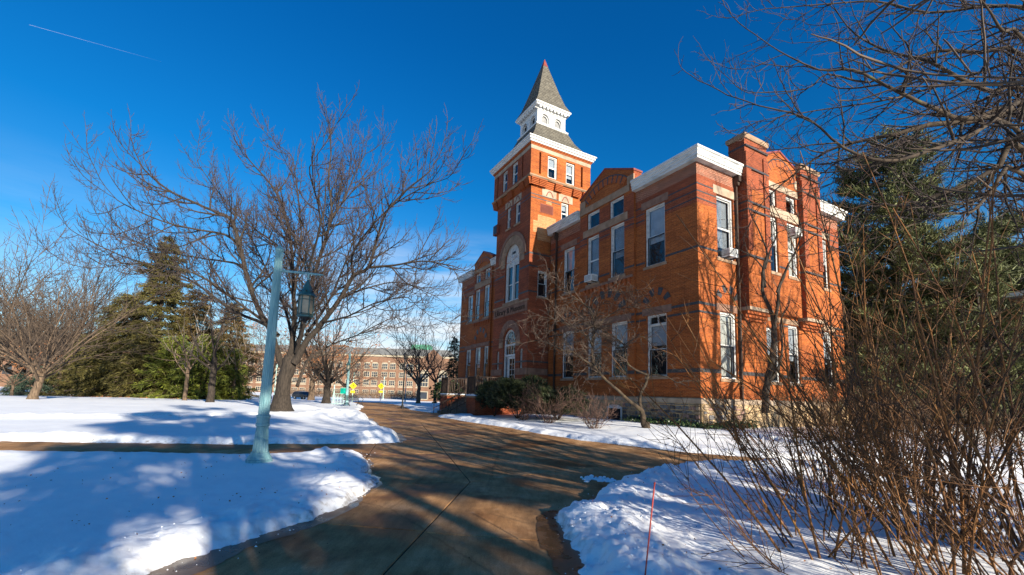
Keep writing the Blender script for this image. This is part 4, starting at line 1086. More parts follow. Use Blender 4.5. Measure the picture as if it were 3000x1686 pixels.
def lettering(txt, F, a_c, d, z_c, size, mat, name, parent, depth=.015, width=None, shear=0.0):
    cu = bpy.data.curves.new('tmp', 'FONT'); cu.body = txt; cu.size = size; cu.extrude = depth; cu.align_x = 'CENTER'; cu.align_y = 'CENTER'; cu.shear = shear; cu.resolution_u = 3
    ob = bpy.data.objects.new('tmp', cu); COL.objects.link(ob)
    me = bpy.data.meshes.new_from_object(ob.evaluated_get(bpy.context.evaluated_depsgraph_get()))
    bpy.data.objects.remove(ob); bpy.data.curves.remove(cu)
    xs = [v.co.x for v in me.vertices]; k = 1.0
    if width: k = width / (max(xs) - min(xs))
    for v in me.vertices:
        x, y, z = v.co
        p = F.P(a_c - x * k, d - z, z_c + y)              # the front is read with u running to the left
        v.co = (p[1], p[0], p[2])
    me.name = name; me.materials.clear(); me.materials.append(mat)
    return link(name, me, parent)
med = lettering('1881', TF, 15.48, ins + .045, 12.55, .30, MAT['black_frame'], 'year_numerals', aw, .02)
m = HB(); TF.box(m, 13.0, 18.28, -.05, .05, 7.58, 8.3); pn = part(m, 'inscription_panel', MAT['sandstone_red'])
lettering('Library & Museum', TF, 15.62, -.06, 7.93, .62, MAT['letter_shade'], 'inscription_letters', pn, .02, 4.7)
m = HB(); TF.box(m, 12.88, 18.32, -.08, .05, 8.302, 8.44); part(m, 'string_course', MAT['sandstone'])
m = HB(); TF.box(m, 12.86, 14.5, -.06, .04, 2.95, 3.42); part(m, 'tower_base_course', MAT['sandstone_red'])
m = HB(); TF.box(m, 16.55, 18.34, -.06, .04, 2.95, 3.42); part(m, 'tower_base_course', MAT['sandstone_red'])
m = HB(); TS.box(m, -1.685, 0, -.06, .04, 2.95, 3.42); part(m, 'tower_base_course', MAT['sandstone_red'])
# doorway
ring(TF, 15.52, 5.55, 1.02, 1.62, 0, pi, 13, 'sandstone_red', .05, .02)
for a in (13.9, 16.55):
    m = HB(); TF.box(m, a, a + .60, -.05, .03, 5.1, 5.54); part(m, 'impost_stone', MAT['sandstone'])
m = HB()
arc_band(TF, m, 15.52, 5.5, .80, .94, ins, ins + .16, sz=1.02)
TF.box(m, 14.58, 14.74, ins, ins + .16, 1.42, 5.5); TF.box(m, 16.3, 16.46, ins, ins + .16, 1.42, 5.5)
TF.box(m, 14.74, 16.3, ins, ins + .16, 4.38, 4.55); TF.box(m, 14.74, 16.3, ins, ins + .16, 5.2, 5.34)
for k in range(5):
    t = pi * (k + 1) / 6
    TF.prism(m, [(15.52 + .1 * cos(t) - .015, 5.36 + .1 * sin(t)), (15.52 + .1 * cos(t) + .015, 5.36 + .1 * sin(t)), (15.52 + .82 * cos(t) + .015, 5.4 + .82 * sin(t)), (15.52 + .82 * cos(t) - .015, 5.4 + .82 * sin(t))], ins + .05, ins + .08)
for k in range(3): TF.box(m, 14.74 + .39 * (k + 1) - .015, 14.74 + .39 * (k + 1) + .015, ins + .05, ins + .08, 4.55, 5.2)
TF.box(m, 15.85, 15.93, ins, ins + .14, 1.42, 4.38)
dr = part(m, 'entrance_frame', MAT['white_trim'])
m = HB()
for (p, q, r, s_) in ((14.76, 14.9, 1.46, 4.36), (15.69, 15.83, 1.46, 4.36), (14.9, 15.69, 4.2, 4.36), (14.9, 15.69, 1.46, 1.75)): TF.box(m, p, q, ins + .03, ins + .08, r, s_)
for k in range(1, 6): TF.box(m, 14.9, 15.69, ins + .045, ins + .07, 1.75 + k * .408 - .012, 1.75 + k * .408 + .012)
TF.box(m, 15.28, 15.305, ins + .045, ins + .07, 1.75, 4.2)
part(m, 'door', MAT['white_trim'], parent=dr)
m = HB(); TF.sheet(m, 14.75, 16.29, ins + .06, 1.5, 6.3); part(m, 'pane', MAT['glass'], parent=dr)
m = HB(); TF.box(m, 14.6, 16.44, ins + .34, ins + .36, 1.44, 6.4); part(m, 'unlit_room_sheet', MAT['unlit_interior'], parent=dr)
# alarm horn on the tower's far edge
m = HB(); TF.box(m, 17.85, 18.6, -.22, .1, 14.78, 15.6); hn = part(m, 'alarm_box', MAT['louver_paint'])
m = HB(); TF.box(m, 17.95, 18.5, -.236, -.22, 14.86, 15.52); part(m, 'horn_mouth', MAT['black_frame'], parent=hn)

# ---------------------------------------------------------------- roof, belfry, spire of the tower
def shingle_mat():
    m = bpy.data.materials.new('shingles'); t, b, o = nodes_of(m)
    uvx = t.nodes.new('ShaderNodeUVMap'); uvx.uv_map = 'wall'
    br = t.nodes.new('ShaderNodeTexBrick'); br.inputs['Scale'].default_value = 1; br.inputs['Brick Width'].default_value = .24; br.inputs['Row Height'].default_value = .135
    br.inputs['Mortar Size'].default_value = .012; br.inputs['Bias'].default_value = 0
    br.inputs['Color1'].default_value = (.16, .148, .115, 1); br.inputs['Color2'].default_value = (.09, .083, .065, 1); br.inputs['Mortar'].default_value = (.045, .03, .025, 1)
    t.links.new(uvx.outputs[0], br.inputs['Vector'])
    nz = t.nodes.new('ShaderNodeTexNoise'); nz.inputs['Scale'].default_value = 5; t.links.new(uvx.outputs[0], nz.inputs['Vector'])
    mr = t.nodes.new('ShaderNodeMapRange'); mr.inputs[3].default_value = .6; mr.inputs[4].default_value = 1.45; t.links.new(nz.outputs['Fac'], mr.inputs[0])
    mm = t.nodes.new('ShaderNodeMixRGB'); mm.blend_type = 'MULTIPLY'; mm.inputs[0].default_value = 1
    t.links.new(br.outputs['Color'], mm.inputs[1]); t.links.new(mr.outputs[0], mm.inputs[2]); t.links.new(mm.outputs[0], b.inputs['Base Color'])
    b.inputs['Roughness'].default_value = .9
    bn = t.nodes.new('ShaderNodeBump'); bn.inputs['Strength'].default_value = .8; bn.inputs['Distance'].default_value = .015; bn.invert = True
    t.links.new(br.outputs['Fac'], bn.inputs['Height']); t.links.new(bn.outputs[0], b.inputs['Normal']); MAT['shingles'] = m
shingle_mat()
BUC, BVC = 15.58, .82
def sq(h, z, uc=BUC, vc=BVC, hv=None): 
    hv = hv or h
    return [(uc + h, vc - hv, z), (uc - h, vc - hv, z), (uc - h, vc + hv, z), (uc + h, vc + hv, z)]
def curved_roof(hz, name, uc0=None):                      # stepped courses: each course oversails the one below, so the roof has real rows
    m = HB()
    rows = []
    for (h0, z0, u0, v0), (h1, z1, u1, v1) in zip(hz[:-1], hz[1:]):
        n = max(1, int(hypot(h0[0] - h1[0], z1 - z0) / .16))
        for k in range(n):
            t0, t1 = k / n, (k + 1) / n
            L = lambda a, b_, t: a + (b_ - a) * t
            lo = sq(L(h0[0], h1[0], t0) + .018, L(z0, z1, t0), L(u0, u1, t0), L(v0, v1, t0), L(h0[1], h1[1], t0) + .018)
            hi = sq(L(h0[0], h1[0], t1), L(z0, z1, t1), L(u0, u1, t1), L(v0, v1, t1), L(h0[1], h1[1], t1))
            lo2 = sq(L(h0[0], h1[0], t0) - .01, L(z0, z1, t0), L(u0, u1, t0), L(v0, v1, t0), L(h0[1], h1[1], t0) - .01)
            b0 = len(m.v); m.v.extend(lo2 + lo + hi)
            for i in range(4):
                j = (i + 1) % 4
                m.f += [[b0 + i, b0 + j, b0 + 4 + j, b0 + 4 + i], [b0 + 4 + i, b0 + 4 + j, b0 + 8 + j, b0 + 8 + i]]; m.m += [0, 0]
    o = part(m, name, MAT['shingles'], uv=True)
    return o
uc, vc = (UU0 + UU1) / 2, (UV0 + UV1) / 2
curved_roof([((3.3, 3.1), 20.74, uc, vc), ((2.45, 2.4), 21.35, uc - .05, vc), ((1.95, 1.93), 22.05, BUC + .02, BVC), ((1.52, 1.52), 23.0, BUC, BVC)], 'tower_skirt_roof')
m = HB(); BR_ = sq(1.35, 0); R4 = [(p[0], p[1]) for p in BR_]
m.sweep([(-.3, 22.8), (.10, 22.8), (.20, 22.86), (.20, 22.98), (.08, 23.04), (.08, 23.10), (-.3, 23.1)], R4, True)
m.sweep([(-.3, 24.22), (.06, 24.22), (.06, 24.30), (-.3, 24.30)], R4, True)
m.sweep([(-.3, 24.46), (.26, 24.46), (.28, 24.56), (.36, 24.60), (.36, 24.72), (-.3, 24.74)], R4, True)
bf = part(m, 'belfry', MAT['white_trim']); bf.location.z = .16
BS, BF = Face('v', BUC - 1.35), Face('u', BVC - 1.35)
for F, c in ((BS, BVC), (BF, BUC), (Face('v', BUC + 1.35), BVC), (Face('u', BVC + 1.35), BUC)):
    inw = 1 if F in (BS, BF) else -1
    m = HB()
    hs = [(c - .98, c - .28, 23.2, 24.0), (c + .28, c + .98, 23.2, 24.0)]
    F.wall(m, c - 1.35, c + 1.35, 23.08, 24.5, hs, .22 * inw)
    for h in hs: F.arch_fill(m, h[0], h[1], 23.62, 24.0, .22 * inw, 8)
    if inw > 0:
        for h in hs:
            arc_band(F, m, (h[0] + h[1]) / 2, 23.62, .36, .43, -.03, .01, 12, 0, pi)
            F.box(m, h[0] - .07, h[0], -.03, .01, 23.14, 23.62); F.box(m, h[1], h[1] + .07, -.03, .01, 23.14, 23.62)
        F.box(m, c - 1.35, c - 1.13, -.025, .0, 23.1, 24.22); F.box(m, c + 1.13, c + 1.35, -.025, .0, 23.1, 24.22); F.box(m, c - .12, c + .12, -.025, .0, 23.1, 24.1)
    part(m, 'belfry_wall', MAT['white_trim'], parent=bf)
    if inw > 0:
        for h in hs:
            m = HB(); F.box(m, h[0], h[1], .2, .22, 23.2, 24.0); part(m, 'belfry_pane', MAT['ac_grille' if F is BS else 'unlit_interior'], parent=bf)
            m = HB(); arc_band(F, m, (h[0] + h[1]) / 2, 23.6, .27, .33, .10, .16, 12, 0, pi); F.box(m, h[0], h[0] + .06, .1, .16, 23.2, 23.6); F.box(m, h[1] - .06, h[1], .1, .16, 23.2, 23.6)
            part(m, 'belfry_window_frame', MAT['white_trim'], parent=bf)
        for k in range(8):
            a = c - 1.31 + k * .346
            m = HB(); F.box(m, a, a + .2, -.24, .02, 24.32, 24.46); part(m, 'dentil', MAT['white_trim'], parent=bf)
curved_roof([((1.68, 1.68), 24.74, BUC, BVC), ((1.33, 1.33), 25.45, BUC, BVC), ((.94, .94), 26.7, BUC, BVC), ((.20, .20), 29.35, BUC + .02, BVC + .05)], 'spire').location.z = .16
m = HB(); m.add(sq(.23, 29.3, BUC + .02, BVC + .05) + [(BUC + .02, BVC + .05, 30.15)], [(0, 1, 4), (1, 2, 4), (2, 3, 4), (3, 0, 4), (3, 2, 1, 0)]); part(m, 'spire_cap', MAT['red_metal']).location.z = .16

# ================================================================== PORCH
porch = empty('entrance_porch', Wd(15.6, -3.8), radians(29.163))
porch.matrix_world = hall_m.copy()
tag(porch, 'raised brick entrance porch with stone steps in front of the tower door', 'porch')
PZ = 1.36
def pp(mb, name, m, uv=False): return mb.build(name, m, porch, uv=uv, recalc=not uv)
m = HB()
m.box(12.4, 18.8, -4.3, -1.76, -.2, PZ - .12)
for a0, a1 in ((12.4, 13.8), (17.4, 18.8)): m.box(a0, a1, -5.85, -4.3, -.2, PZ - .12)
pp(m, 'porch_wall', MAT['brick_red'], uv=True)
for (a0, a1, b0, b1) in ((12.33, 18.87, -4.36, -1.762), (12.33, 13.87, -5.92, -4.37), (17.33, 18.87, -5.92, -4.37)):
    m = HB(); m.box(a0, a1, b0, b1, PZ - .118, PZ); pp(m, 'cap_slab', MAT['sandstone'])
    m = HB(); rings = []
    for o, z in ((.02, PZ + .003), (.05, PZ + .05), (.14, PZ + .075)): rings.append([(a0 + o, b0 + o, z), (a1 - o, b0 + o, z), (a1 - o, b1 - o, z), (a0 + o, b1 - o, z)])
    m.loft(rings); pp(m, 'snow_cap', MAT['snow_cap'])
for k in range(8):
    m = HB(); z = k * PZ / 8; v0 = -6.5 + k * .3
    m.box(13.803 if v0 > -5.9 else 13.6, 17.397 if v0 > -5.9 else 17.6, v0, v0 + .34, z - .02, z + PZ / 8 - .004); m.box(13.803, 17.397, v0 + .3, v0 + .6, z - .02, z + .02); pp(m, 'step', MAT['concrete_step'])
# railing: a thing that stands on the porch
rl = empty('porch_railing'); rl.matrix_world = hall_m.copy()
tag(rl, 'brown wooden porch railing with upright balusters round the brick porch', 'railing')
def rr(mb, name): return mb.build(name, MAT['wood_rail'], rl, recalc=True)
RT = PZ + 1.27
for (p, q) in (((12.45, -5.8), (12.45, -1.85)), ((18.75, -5.8), (18.75, -1.85)), ((12.45, -5.8), (13.75, -5.8)), ((17.45, -5.8), (18.75, -5.8))):
    d = hypot(q[0] - p[0], q[1] - p[1]); dx, dy = (q[0] - p[0]) / d, (q[1] - p[1]) / d; nx, ny = -dy, dx
    for z0, z1, wd in ((RT - .06, RT, .07), (PZ + .12, PZ + .18, .04)):
        m = HB(); m.loft([[(e[0] + nx * s_ * wd, e[1] + ny * s_ * wd, z) for s_, z in ((-1, z0), (1, z0), (1, z1), (-1, z1))] for e in (p, q)]); rr(m, 'rail')
    n = int(d / .145)
    for k in range(1, n):
        x, y = p[0] + dx * d * k / n, p[1] + dy * d * k / n
        m = HB(); m.box(x - .024, x + .024, y - .024, y + .024, PZ + .18, RT - .06); rr(m, 'baluster')
for x, y in ((12.45, -5.8), (12.45, -3.8), (12.45, -1.85), (13.75, -5.8), (17.45, -5.8), (18.75, -5.8), (18.75, -3.8), (18.75, -1.85), (13.75, -4.4), (17.45, -4.4)):
    m = HB(); m.box(x - .055, x + .055, y - .055, y + .055, PZ + .08, RT + .03); rr(m, 'post')
for i, a in enumerate((13.95, 15.55, 17.25)):
    hr = empty('stair_handrail'); hr.matrix_world = hall_m.copy()
    tag(hr, ('brown pipe handrail on the steps beside the right brick pier', 'brown pipe handrail running up the middle of the steps', 'brown pipe handrail on the steps beside the left brick pier')[i], 'handrail', 'handrails on the entrance steps')
    for dz, nm in ((.92, 'top_rail'), (.45, 'lower_rail')):
        m = HB(); m.tube([(a, -6.95, dz - .12), (a, -6.6, dz + .05), (a, -4.1, dz + PZ), (a, -3.75, dz + PZ)], .026, 8); m.build(nm, MAT['wood_rail'], hr)
    for v, z in ((-6.9, 0), (-6.45, .1), (-5.2, .6), (-4.0, PZ - .1)):
        m = HB(); m.tube([(a, v, z - .05), (a, v, z + .92 + (.0 if v > -6.6 else -.06))], .026, 8); m.build('post', MAT['wood_rail'], hr)
# ================================================================== TREES AND SHRUBS
noisy('bark_grey', (.018, .014, .011), (.052, .040, .031), 5, .9, .6, detail=8, stretch=(4, 4, .6), bscale=7, bdist=.05)
noisy('bark_tan', (.07, .047, .031), (.16, .112, .075), 5, .9, .4, detail=6, stretch=(4, 4, .6))
noisy('twig_brown', (.05, .035, .025), (.115, .082, .058), 1.2, .8)
noisy('twig_plum', (.028, .019, .018), (.070, .050, .044), .8, .8)
noisy('twig_pale', (.20, .155, .115), (.36, .29, .225), 1.5, .75)
noisy('bark_lichen', (.024, .017, .012), (.065, .046, .03), 4, .9, .5, c3=(.095, .095, .03))
noisy('twig_crab', (.032, .021, .016), (.105, .075, .058), 2.5, .75)
noisy('stem_ochre', (.085, .036, .012), (.22, .095, .025), 3, .6, c3=(.33, .18, .04))
noisy('stem_dark', (.035, .018, .010), (.09, .044, .02), 3, .7)
noisy('stem_grey', (.13, .085, .055), (.28, .19, .125), 3, .8)
noisy('needles_olive', (.045, .040, .010), (.105, .09, .024), .9, .7, island=.35)
noisy('needles_brown', (.065, .046, .016), (.125, .088, .032), .9, .7, island=.35)
noisy('needles_bright', (.055, .072, .010), (.14, .155, .02), .8, .7, island=.4)
noisy('needles_green', (.018, .028, .010), (.05, .068, .022), .9, .65, island=.4)
noisy('needles_pine', (.045, .052, .018), (.13, .14, .05), .7, .65, island=.45)
noisy('needles_blue', (.025, .045, .03), (.055, .085, .055), 1, .65, island=.4)
noisy('leaves_holly', (.02, .04, .012), (.05, .085, .025), 2, .4, island=.4, spec=.5)
noisy('leaves_rust', (.22, .085, .03), (.36, .15, .06), 1, .8, island=.35)

def frame_of(d):
    a = Vector((0, 0, 1)) if abs(d.z) < .9 else Vector((1, 0, 0))
    u = d.cross(a).normalized(); return u, d.cross(u).normalized()

class Grower:
    """grows branches as polylines; levels are kept apart so that limbs and twigs become different parts"""
    def __init__(s, seed, P): s.r = random.Random(seed); s.P = P; s.out = {}
    def add(s, lev, pts, rad): s.out.setdefault(lev, []).append((pts, rad))
    def spawn(s, pts, rad, lev, L):
        """side shoots of level lev along a polyline"""
        P, r = s.P, s.r
        if lev > P['max']: return
        seg = [(pts[i + 1] - pts[i]).length for i in range(len(pts) - 1)]; tot = sum(seg)
        n = P['n'][lev]; n = max(1, int(n * r.uniform(.75, 1.25) * (P.get('bylen', 0) and tot or 1)))
        for k in range(n):
            t = P['t0'][lev] + (1 - P['t0'][lev]) * (k + r.random()) / n
            d = t * tot; i = 0
            while i < len(seg) - 1 and d > seg[i]: d -= seg[i]; i += 1
            f = min(1, d / max(seg[i], 1e-6)); p = pts[i].lerp(pts[i + 1], f); dr = (pts[i + 1] - pts[i]).normalized()
            ra = rad[i] + (rad[i + 1] - rad[i]) * f
            u, v = frame_of(dr); az = r.uniform(0, 2 * pi); an = radians(r.uniform(*P['ang'][lev]))
            nd = dr * cos(an) + (u * cos(az) + v * sin(az)) * sin(an)
            ll = L * P['len'][lev] * r.uniform(.6, 1.2) * (1 - .45 * t)
            s.grow(p, nd, ll, min(ra * .75, P['rad'][lev] * r.uniform(.8, 1.2)), lev)
        if P.get('tip') and lev <= P['max'] and len(pts) > 1:
            s.grow(pts[-1], (pts[-1] - pts[-2]).normalized(), L * P['len'][lev] * .8, rad[-1], lev)
    def grow(s, p, d, L, r0, lev):
        P, r = s.P, s.r
        n = P['seg'][lev]; st = L / n; pts = [p.copy()]; rad = [r0]; w = P['wob'][lev]; up = P['up'][lev]
        rend = max(P['rmin'], r0 * P.get('taper', .35))
        if P.get('rend'): rend = P['rend'][lev]
        for i in range(n):
            d = Vector((d.x + r.gauss(0, w), d.y + r.gauss(0, w), d.z + r.gauss(0, w) + up * (i + 1) / n)).normalized()
            p = p + d * st; pts.append(p); rad.append(r0 + (rend - r0) * (i + 1) / n)
        s.add(lev, pts, rad); s.spawn(pts, rad, lev + 1, L)
    def limb(s, pts, radii, lev=0, length=None, smooth=3):
        """a limb given by its course; smoothed, then it throws side shoots of level lev+1"""
        q = []; rr_ = []
        m = len(pts)
        for i in range(m - 1):
            p0, p1, p2, p3 = pts[max(i - 1, 0)], pts[i], pts[i + 1], pts[min(i + 2, m - 1)]
            for k in range(smooth):
                t = k / smooth
                q.append(.5 * ((2 * p1) + (-p0 + p2) * t + (2 * p0 - 5 * p1 + 4 * p2 - p3) * t * t + (-p0 + 3 * p1 - 3 * p2 + p3) * t ** 3)); rr_.append(radii[i] + (radii[i + 1] - radii[i]) * t)
        q.append(pts[-1]); rr_.append(radii[-1])
        for i in range(1, len(q) - 1): q[i] = q[i] + Vector((s.r.gauss(0, 1), s.r.gauss(0, 1), s.r.gauss(0, 1))) * rr_[i] * .10
        s.add(lev, q, rr_)
        tot = sum((q[i + 1] - q[i]).length for i in range(len(q) - 1))
        s.spawn(q, rr_, lev + 1, length or tot)
        return q

def tubes_np(items, n):
    """many polylines -> one vertex and face array of n-sided tubes"""
    by = {}
    for pts, rad in items: by.setdefault(len(pts), []).append((pts, rad))
    Vs, Fs, base = [], [], 0
    for m, L in by.items():
        A = np.array([[tuple(p) for p in pts] for pts, _ in L]); R = np.array([rad for _, rad in L])
        T = np.empty_like(A); T[:, 1:-1] = A[:, 2:] - A[:, :-2]; T[:, 0] = A[:, 1] - A[:, 0]; T[:, -1] = A[:, -1] - A[:, -2]
        T /= np.linalg.norm(T, axis=2, keepdims=True) + 1e-9
        mean = A[:, -1] - A[:, 0]; mean /= np.linalg.norm(mean, axis=1, keepdims=True) + 1e-9
        ref = np.where(np.abs(mean[:, 2:3]) < .8, np.array([[0, 0, 1.]]), np.array([[1., .3, 0]]))[:, None, :]
        U = np.cross(T, np.broadcast_to(ref, T.shape)); U /= np.linalg.norm(U, axis=2, keepdims=True) + 1e-9
        W = np.cross(T, U)
        an = np.arange(n) * 2 * pi / n
        V = A[:, :, None, :] + R[:, :, None, None] * (U[:, :, None, :] * np.cos(an)[None, None, :, None] + W[:, :, None, :] * np.sin(an)[None, None, :, None])
        B = len(L)
        idx = base + np.arange(B * m * n).reshape(B, m, n)
        a = idx[:, :-1, :]; b = np.roll(a, -1, 2); c = idx[:, 1:, :]; d = np.roll(c, -1, 2)
        Fs.append(np.stack([a, b, d, c], -1).reshape(-1, 4)); Vs.append(V.reshape(-1, 3)); base += B * m * n
    return np.concatenate(Vs), np.concatenate(Fs)
def tubes(name, items, n, mat, parent=None, smooth=True):
    V, F = tubes_np(items, n)
    if parent is not None:
        V = V - np.array(parent.location)
    o = mesh_np(name, V, F, mat, parent, smooth)
    if parent is not None and len(items) > 1: o['kind'] = 'stuff'
    return o

def flare(base, r, n=14, h=.5, seed=1, k=1.7):
    """root flare under a trunk"""
    rs_ = random.Random(seed); mb = MB(); rings = []
    ph = [rs_.uniform(.85, 1.35) for _ in range(n)]
    for z, f in ((-.25, k * 1.1), (0, k), (h * .25, 1 + (k - 1) * .5), (h * .6, 1 + (k - 1) * .17), (h, 1.0)):
        rings.append([(base[0] + r * (1 + (f - 1) * ph[i]) * cos(2 * pi * i / n), base[1] + r * (1 + (f - 1) * ph[i]) * sin(2 * pi * i / n), base[2] + z) for i in range(n)])
    mb.loft(rings); return mb

def leaf_clumps(name, C, D, size, per, mat, parent, seed, aspect=.28, spread=.9, droop=0.0, tri=True):
    """C (m,3) clump centres, D (m,3) their axes: `per` narrow leaves or needle sprays each"""
    rg = np.random.default_rng(seed); m = len(C)
    C = np.repeat(np.asarray(C, float), per, 0); D = np.repeat(np.asarray(D, float), per, 0)
    D = D / (np.linalg.norm(D, axis=1, keepdims=True) + 1e-9)
    d = D + rg.normal(0, spread, D.shape); d[:, 2] -= droop; d /= np.linalg.norm(d, axis=1, keepdims=True) + 1e-9
    s = np.cross(d, rg.normal(0, 1, d.shape)); s /= np.linalg.norm(s, axis=1, keepdims=True) + 1e-9
    L = size * rg.uniform(.6, 1.3, (len(C), 1)); w = L * aspect
    o = C + rg.normal(0, size * .25, C.shape)
    a = o - s * w * .5; b = o + s * w * .5; c = o + d * L
    mid1 = o + d * L * .5 + s * w * .55; mid0 = o + d * L * .5 - s * w * .55
    if tri: V = np.stack([a, b, c], 1).reshape(-1, 3); F = np.arange(len(V)).reshape(-1, 3)
    else: V = np.stack([o, mid1, c, mid0], 1).reshape(-1, 3); F = np.arange(len(V)).reshape(-1, 4)
    if parent is not None: V = V - np.array(parent.location)
    o = mesh_np(name, V, F, mat, parent); o['kind'] = 'stuff'
    return o

def px_limb(pts, depth):                                  # (x, y[, depth]) as measured in the photograph -> points in the place
    out = []
    for q in pts: out.append(at(q[0], q[1], q[2] if len(q) > 2 else depth))
    return out

# ---------------------------------------------------------------- the big maple left of the path
def build_maple():
    zx = lambda x, y, dd=0: (100 + x * .6214, 250 + y * .6214, 27.4 + dd)
    base = on_ground(822, 1208); base.z = H(base.x, base.y) - .02
    root = empty('maple_tree', base)
    tag(root, 'huge bare maple with forking trunk and wide crown behind the pale lamp post', 'tree')
    P = dict(max=4, n=[0, 1.6, 3.0, 4.8, 5.4], bylen=1, t0=[0, .12, .12, .12, .1], ang=[(0, 0), (28, 58), (28, 60), (25, 60), (25, 55)], len=[1, .43, .48, .48, .50],
             rad=[.3, .058, .026, .014, .0105], seg=[6, 6, 5, 3, 1], wob=[.05, .08, .10, .11, .10], up=[.0, .22, .22, .20, .16], rmin=.007, rend=[.03, .017, .011, .0083, .0066], tip=True)
    g = Grower(3, P)
    trunk = px_limb([(822, 1212, 27.36), (822, 1170, 27.38), (834, 1120, 27.4), (846, 1075, 27.4), (850, 1050, 27.4)], 27.4)
    g.limb(trunk, [.50, .44, .40, .42, .36], 0, .01)
    L = [
        ([(1175, 1330, 0), (1150, 1270, -.3), (1115, 1160, -1), (1050, 1040, -1.6), (1000, 880, -2), (960, 720, -2), (925, 630, -2), (860, 600, -2.2), (770, 560, -2.5), (640, 500, -3), (530, 410, -3), (430, 270, -3)], (.36, .05)),
        ([(1150, 1180, -.5), (1090, 1130, 0), (950, 1070, .8), (850, 1000, 1.5), (720, 910, 2), (560, 850, 2.5), (400, 800, 3), (200, 700, 3), (60, 590, 3)], (.22, .03)),
        ([(1000, 880, -2), (960, 845, -1.5), (890, 830, -1), (780, 815, 0), (600, 780, 1), (380, 700, 1.5), (180, 540, 2)], (.15, .025)),
        ([(975, 760, -2), (900, 705, -3), (760, 680, -4), (600, 640, -5), (420, 560, -5.5), (250, 420, -6)], (.14, .025)),
        ([(1200, 1320, 0), (1215, 1230, 0), (1228, 1100, .4), (1222, 950, .6), (1215, 800, .6), (1195, 660, .8), (1160, 540, 1), (1100, 450, 1.4), (1020, 360, 1.8), (955, 260, 2)], (.36, .04)),
        ([(1222, 900, .6), (1190, 800, 1.6), (1100, 720, 3), (1000, 650, 4), (880, 520, 5), (780, 380, 5.5), (740, 220, 6)], (.15, .025)),
        ([(1225, 1000, .4), (1245, 850, -.6), (1260, 700, -1.6), (1240, 500, -2.6), (1220, 350, -3), (1130, 230, -3)], (.14, .025)),
        ([(1215, 1290, 0), (1255, 1180, .3), (1290, 1000, .6), (1330, 860, .6), (1370, 740, .4), (1402, 600, .2), (1388, 450, 0), (1400, 330, 0), (1395, 200, 0)], (.32, .04)),
        ([(1390, 640, .2), (1450, 560, 1), (1500, 450, 1.8), (1560, 320, 2.4), (1560, 230, 3)], (.14, .025)),
        ([(1330, 860, .6), (1380, 700, 2), (1450, 560, 3.5), (1600, 400, 5), (1690, 230, 6)], (.14, .025)),
        ([(1225, 1310, -.2), (1290, 1200, -.4), (1360, 1120, -.6), (1440, 1010, -1), (1505, 900, -1.2), (1575, 860, -1.4), (1615, 730, -1.6), (1660, 600, -2), (1750, 500, -2.4), (1850, 420, -3), (1930, 330, -3)], (.36, .04)),
        ([(1575, 860, -1.4), (1700, 850, -2), (1830, 830, -2.6), (1960, 850, -3), (2060, 880, -3)], (.14, .025)),
        ([(1505, 900, -1.2), (1500, 800, -2.4), (1580, 680, -3.6), (1700, 560, -4.6), (1860, 470, -5.4), (1960, 430, -6)], (.14, .025)),
        ([(1440, 1010, -1), (1560, 960, .4), (1720, 930, 2), (1880, 990, 3.2), (1990, 1060, 4)], (.12, .02)),
        ([(1240, 1420, 0), (1290, 1300, .8), (1400, 1225, 2), (1520, 1180, 3), (1680, 1100, 4.4), (1820, 1110, 5.6)], (.17, .025)),
        ([(1360, 1120, -.6), (1480, 1090, -2), (1600, 1030, -3.6), (1740, 1000, -5), (1880, 1060, -6)], (.12, .02)),
        ([(1230, 1260, .2), (1180, 1050, 2.6), (1100, 880, 4.6), (1010, 700, 6.4), (900, 560, 8), (800, 330, 9)], (.18, .025)),
        ([(1235, 1260, -.2), (1290, 1050, -2.6), (1300, 850, -4.8), (1350, 640, -6.6), (1300, 420, -8), (1330, 250, -9)], (.18, .025)),
        ([(1280, 1180, .4), (1400, 1000, 3), (1480, 800, 5), (1560, 620, 7), (1700, 480, 8.4), (1800, 300, 9)], (.17, .025)),
        ([(1110, 1130, -.4), (980, 1040, -2.4), (820, 920, -4), (640, 850, -5.4), (450, 840, -6.4), (280, 860, -7)], (.15, .022)),
    ]
    for pts, (r0, r1) in L:
        q = px_limb([zx(*p) for p in pts], 27.4); q[-1] = q[-2].lerp(q[-1], .30); n = len(q)
        g.limb(q, [.64 * (r0 + (r1 - r0) * (k / (n - 1)) ** .60) for k in range(n)], 0, 8.2)
    tubes('trunk', g.out[0][:1], 14, MAT['bark_grey'], root)
    fb = flare((0, 0, 0), .48, 16, 1.0, 2, 1.5); fb.build('root_flare', MAT['bark_grey'], root, smooth=True)
    for it in g.out[0][1:]: tubes('limb', [it], 9, MAT['bark_grey'], root)
    tubes('branches', g.out[1], 6, MAT['bark_grey'], root)
    cr_ = tubes('crown', g.out[2] + g.out[3] + g.out.get(4, []), 3, MAT['twig_plum'], root, False)
    print('maple', {k: len(v) for k, v in g.out.items()})
build_maple()

